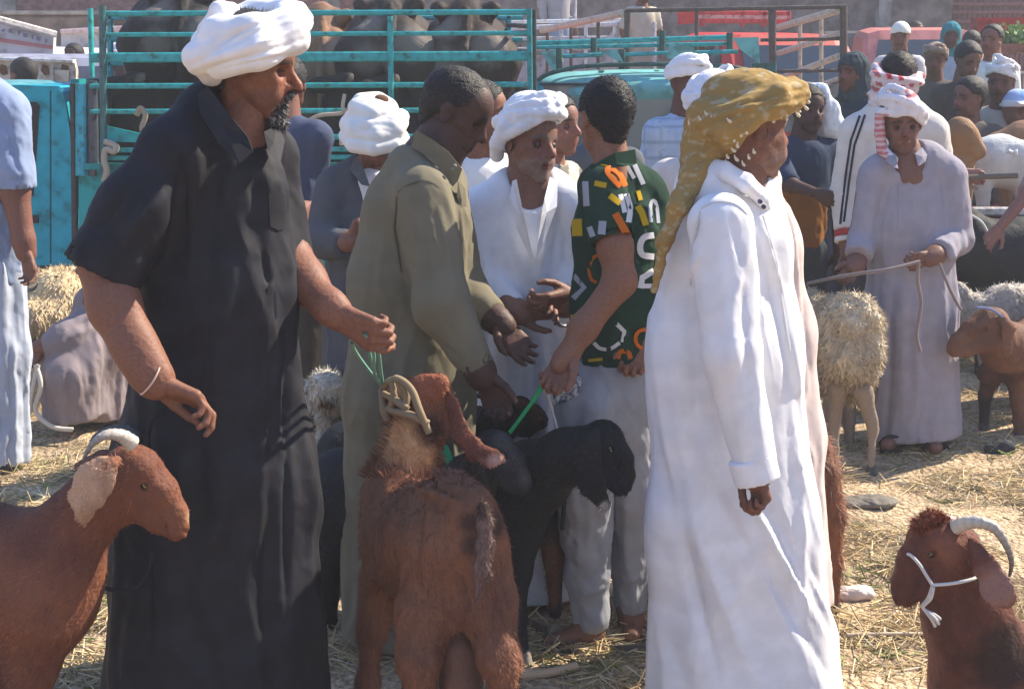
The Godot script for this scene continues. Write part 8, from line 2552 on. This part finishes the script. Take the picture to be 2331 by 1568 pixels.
func make_materials() -> void:
	var grey := func(lo: float, hi: float) -> Gradient: return ramp([[0.25, Color(lo, lo, lo)], [0.75, Color(hi, hi, hi)]])
	var crumple := noise_tex(0.012, 3, true, null, 512, 10.0, 5)
	var tone := noise_tex(0.012, 5, false, grey.call(0.94, 1.0), 512, 6.0, 6)
	var dusty := noise_tex(0.012, 6, false, grey.call(0.62, 1.0), 512, 6.0, 6)
	M.cloth = mat(0.92, {"normal": crumple, "nscale": 0.15, "tex": tone, "scale": 1.6, "spec": 0.25})
	M.cloth.backlight_enabled = true
	M.cloth.backlight = Color(0.12, 0.12, 0.12)
	M.dark_cloth = mat(0.75, {"normal": crumple, "nscale": 0.12, "tex": dusty, "scale": 1.6, "spec": 0.4})
	M.skin = mat(0.6, {"normal": noise_tex(0.06, 9, true, null, 512, 8.0, 5), "nscale": 0.22, "scale": 3.0, "spec": 0.4, "tex": noise_tex(0.05, 10, false, grey.call(0.9, 1.0), 512, 6.0, 5)})
	M.skin.subsurf_scatter_enabled = true
	M.skin.subsurf_scatter_strength = 0.03
	M.hair = mat(0.6, {"normal": noise_tex(0.06, 11, true, null, 512, 12.0, 3), "nscale": 0.8, "scale": 6.0, "spec": 0.4})
	M.fur = mat(0.62, {"spec": 0.35})
	M.hide = mat(0.7, {"normal": noise_tex(0.05, 13, true, null, 512, 8.0, 4), "nscale": 0.5, "scale": 3.0, "spec": 0.3})
	M.wool = mat(0.95, {"normal": noise_tex(0.03, 15, true, null, 512, 14.0, 4), "nscale": 1.0, "scale": 3.0, "spec": 0.1})
	M.horn = mat(0.5, {"normal": noise_tex(0.04, 17, true, null, 256, 8.0, 3), "nscale": 0.5, "scale": 5.0})
	M.glossy = mat(0.12, {"spec": 0.6})
	M.rope = mat(0.9, {"spec": 0.2})
	M.rubber = mat(0.7, {"spec": 0.3})
	var worn := noise_tex(0.008, 21, false, ramp([[0.2, Color(0.8, 0.77, 0.74)], [0.4, Color(0.95, 0.94, 0.93)], [0.8, Color(1, 1, 1)]]), 512, 6.0, 5)
	M.paint = mat(0.5, {"spec": 0.3, "tex": worn, "scale": 1.5, "normal": noise_tex(0.01, 23, true, null, 256, 3.0), "nscale": 0.2})
	var chipped := noise_tex(0.02, 27, false, ramp([[0.18, Color(0.7, 0.63, 0.58)], [0.27, Color(0.88, 0.86, 0.84)], [0.6, Color(1, 1, 1)]]), 512, 6.0, 5)
	M.rail = mat(0.5, {"tex": chipped, "scale": 1.3, "normal": noise_tex(0.03, 29, true, null, 256, 6.0), "nscale": 0.4})
	M.straw = mat(0.8, {"spec": 0.3})
	M.straw.backlight_enabled = true
	M.straw.backlight = Color(0.3, 0.3, 0.25)
	M.leaf = mat(0.6)
	M.leaf.backlight_enabled = true
	M.leaf.backlight = Color(0.4, 0.5, 0.2)
	M.windscreen = mat(0.08, {"vc": false, "color": lin(0.12, 0.15, 0.15), "spec": 0.9})
	M.brick = mat(0.9, {"tex": noise_tex(0.02, 31, false, grey.call(0.75, 1.0)), "scale": 0.6, "normal": noise_tex(0.05, 33, true), "nscale": 0.6})
	M.plaster = mat(0.95, {"tex": noise_tex(0.01, 35, false, grey.call(0.7, 1.0), 512, 6.0, 6), "scale": 0.5, "normal": noise_tex(0.03, 37, true), "nscale": 0.5})
	M.earth = mat(0.97, {"tex": noise_tex(0.03, 39, false, ramp([[0.2, Color(0.7, 0.68, 0.65)], [0.5, Color(0.92, 0.9, 0.88)], [0.8, Color(1, 1, 1)]]), 1024, 6.0, 6), "world": true, "scale": 0.8, "normal": noise_tex(0.04, 41, true, null, 1024, 14.0, 6), "nscale": 1.0, "spec": 0.15})
	M.glass = mat(0.04, {"vc": false, "color": Color(0.10, 0.13, 0.15), "spec": 0.8})

func _ready() -> void:
	nz.frequency = 1.0
	nz.fractal_octaves = 2
	nz2.frequency = 1.0
	nz2.seed = 77
	nz2.fractal_octaves = 3
	rng.seed = 4711
	var cam := Camera3D.new()
	cam.name = "camera"
	cam.fov = rad_to_deg(2.0 * atan(784.0 / F))
	cam.position = EYE
	cam.rotation.x = -TILT
	cam.far = 400.0
	cam.near = 0.05
	add_child(cam)
	cam.make_current()
	var we := WorldEnvironment.new()
	we.name = "world"
	var env := Environment.new()
	env.background_mode = Environment.BG_SKY
	var sky := Sky.new()
	var sm := ProceduralSkyMaterial.new()
	sm.sky_top_color = Color(0.45, 0.58, 0.8)
	sm.sky_horizon_color = Color(0.82, 0.84, 0.87)
	sm.sky_curve = 0.15
	sm.ground_bottom_color = Color(0.45, 0.4, 0.34)
	sm.ground_horizon_color = Color(0.7, 0.68, 0.64)
	sm.sky_energy_multiplier = SKY_E
	sky.sky_material = sm
	env.sky = sky
	env.tonemap_mode = Environment.TONE_MAPPER_LINEAR
	env.tonemap_exposure = EXPO
	env.sdfgi_enabled = true
	env.ssao_enabled = true
	env.ssil_enabled = true
	env.fog_enabled = true
	env.fog_density = FOG
	env.fog_light_color = Color(0.86, 0.86, 0.87)
	we.environment = env
	add_child(we)
	var sun := DirectionalLight3D.new()
	sun.name = "sun"
	sun.light_energy = SUN_E
	sun.light_color = Color(1.0, 0.95, 0.87)
	sun.light_angular_distance = 0.5
	sun.shadow_enabled = true
	add_child(sun)
	sun.look_at_from_position(SUN_DIR * 10.0, Vector3.ZERO)
	make_materials()
	blade = make_blade()
	build_ground()
	build_background()
	build_vehicles()
	build_animals()
	if WITH_PEOPLE:
		build_people()
	build_small_things()
	run_jobs()

const WITH_PEOPLE := true
const SKY_E := 0.9
const SUN_E := 1.6
const EXPO := 2.3
const FOG := 0.0045
const SUN_DIR := Vector3(0.67, 0.67, -0.34)
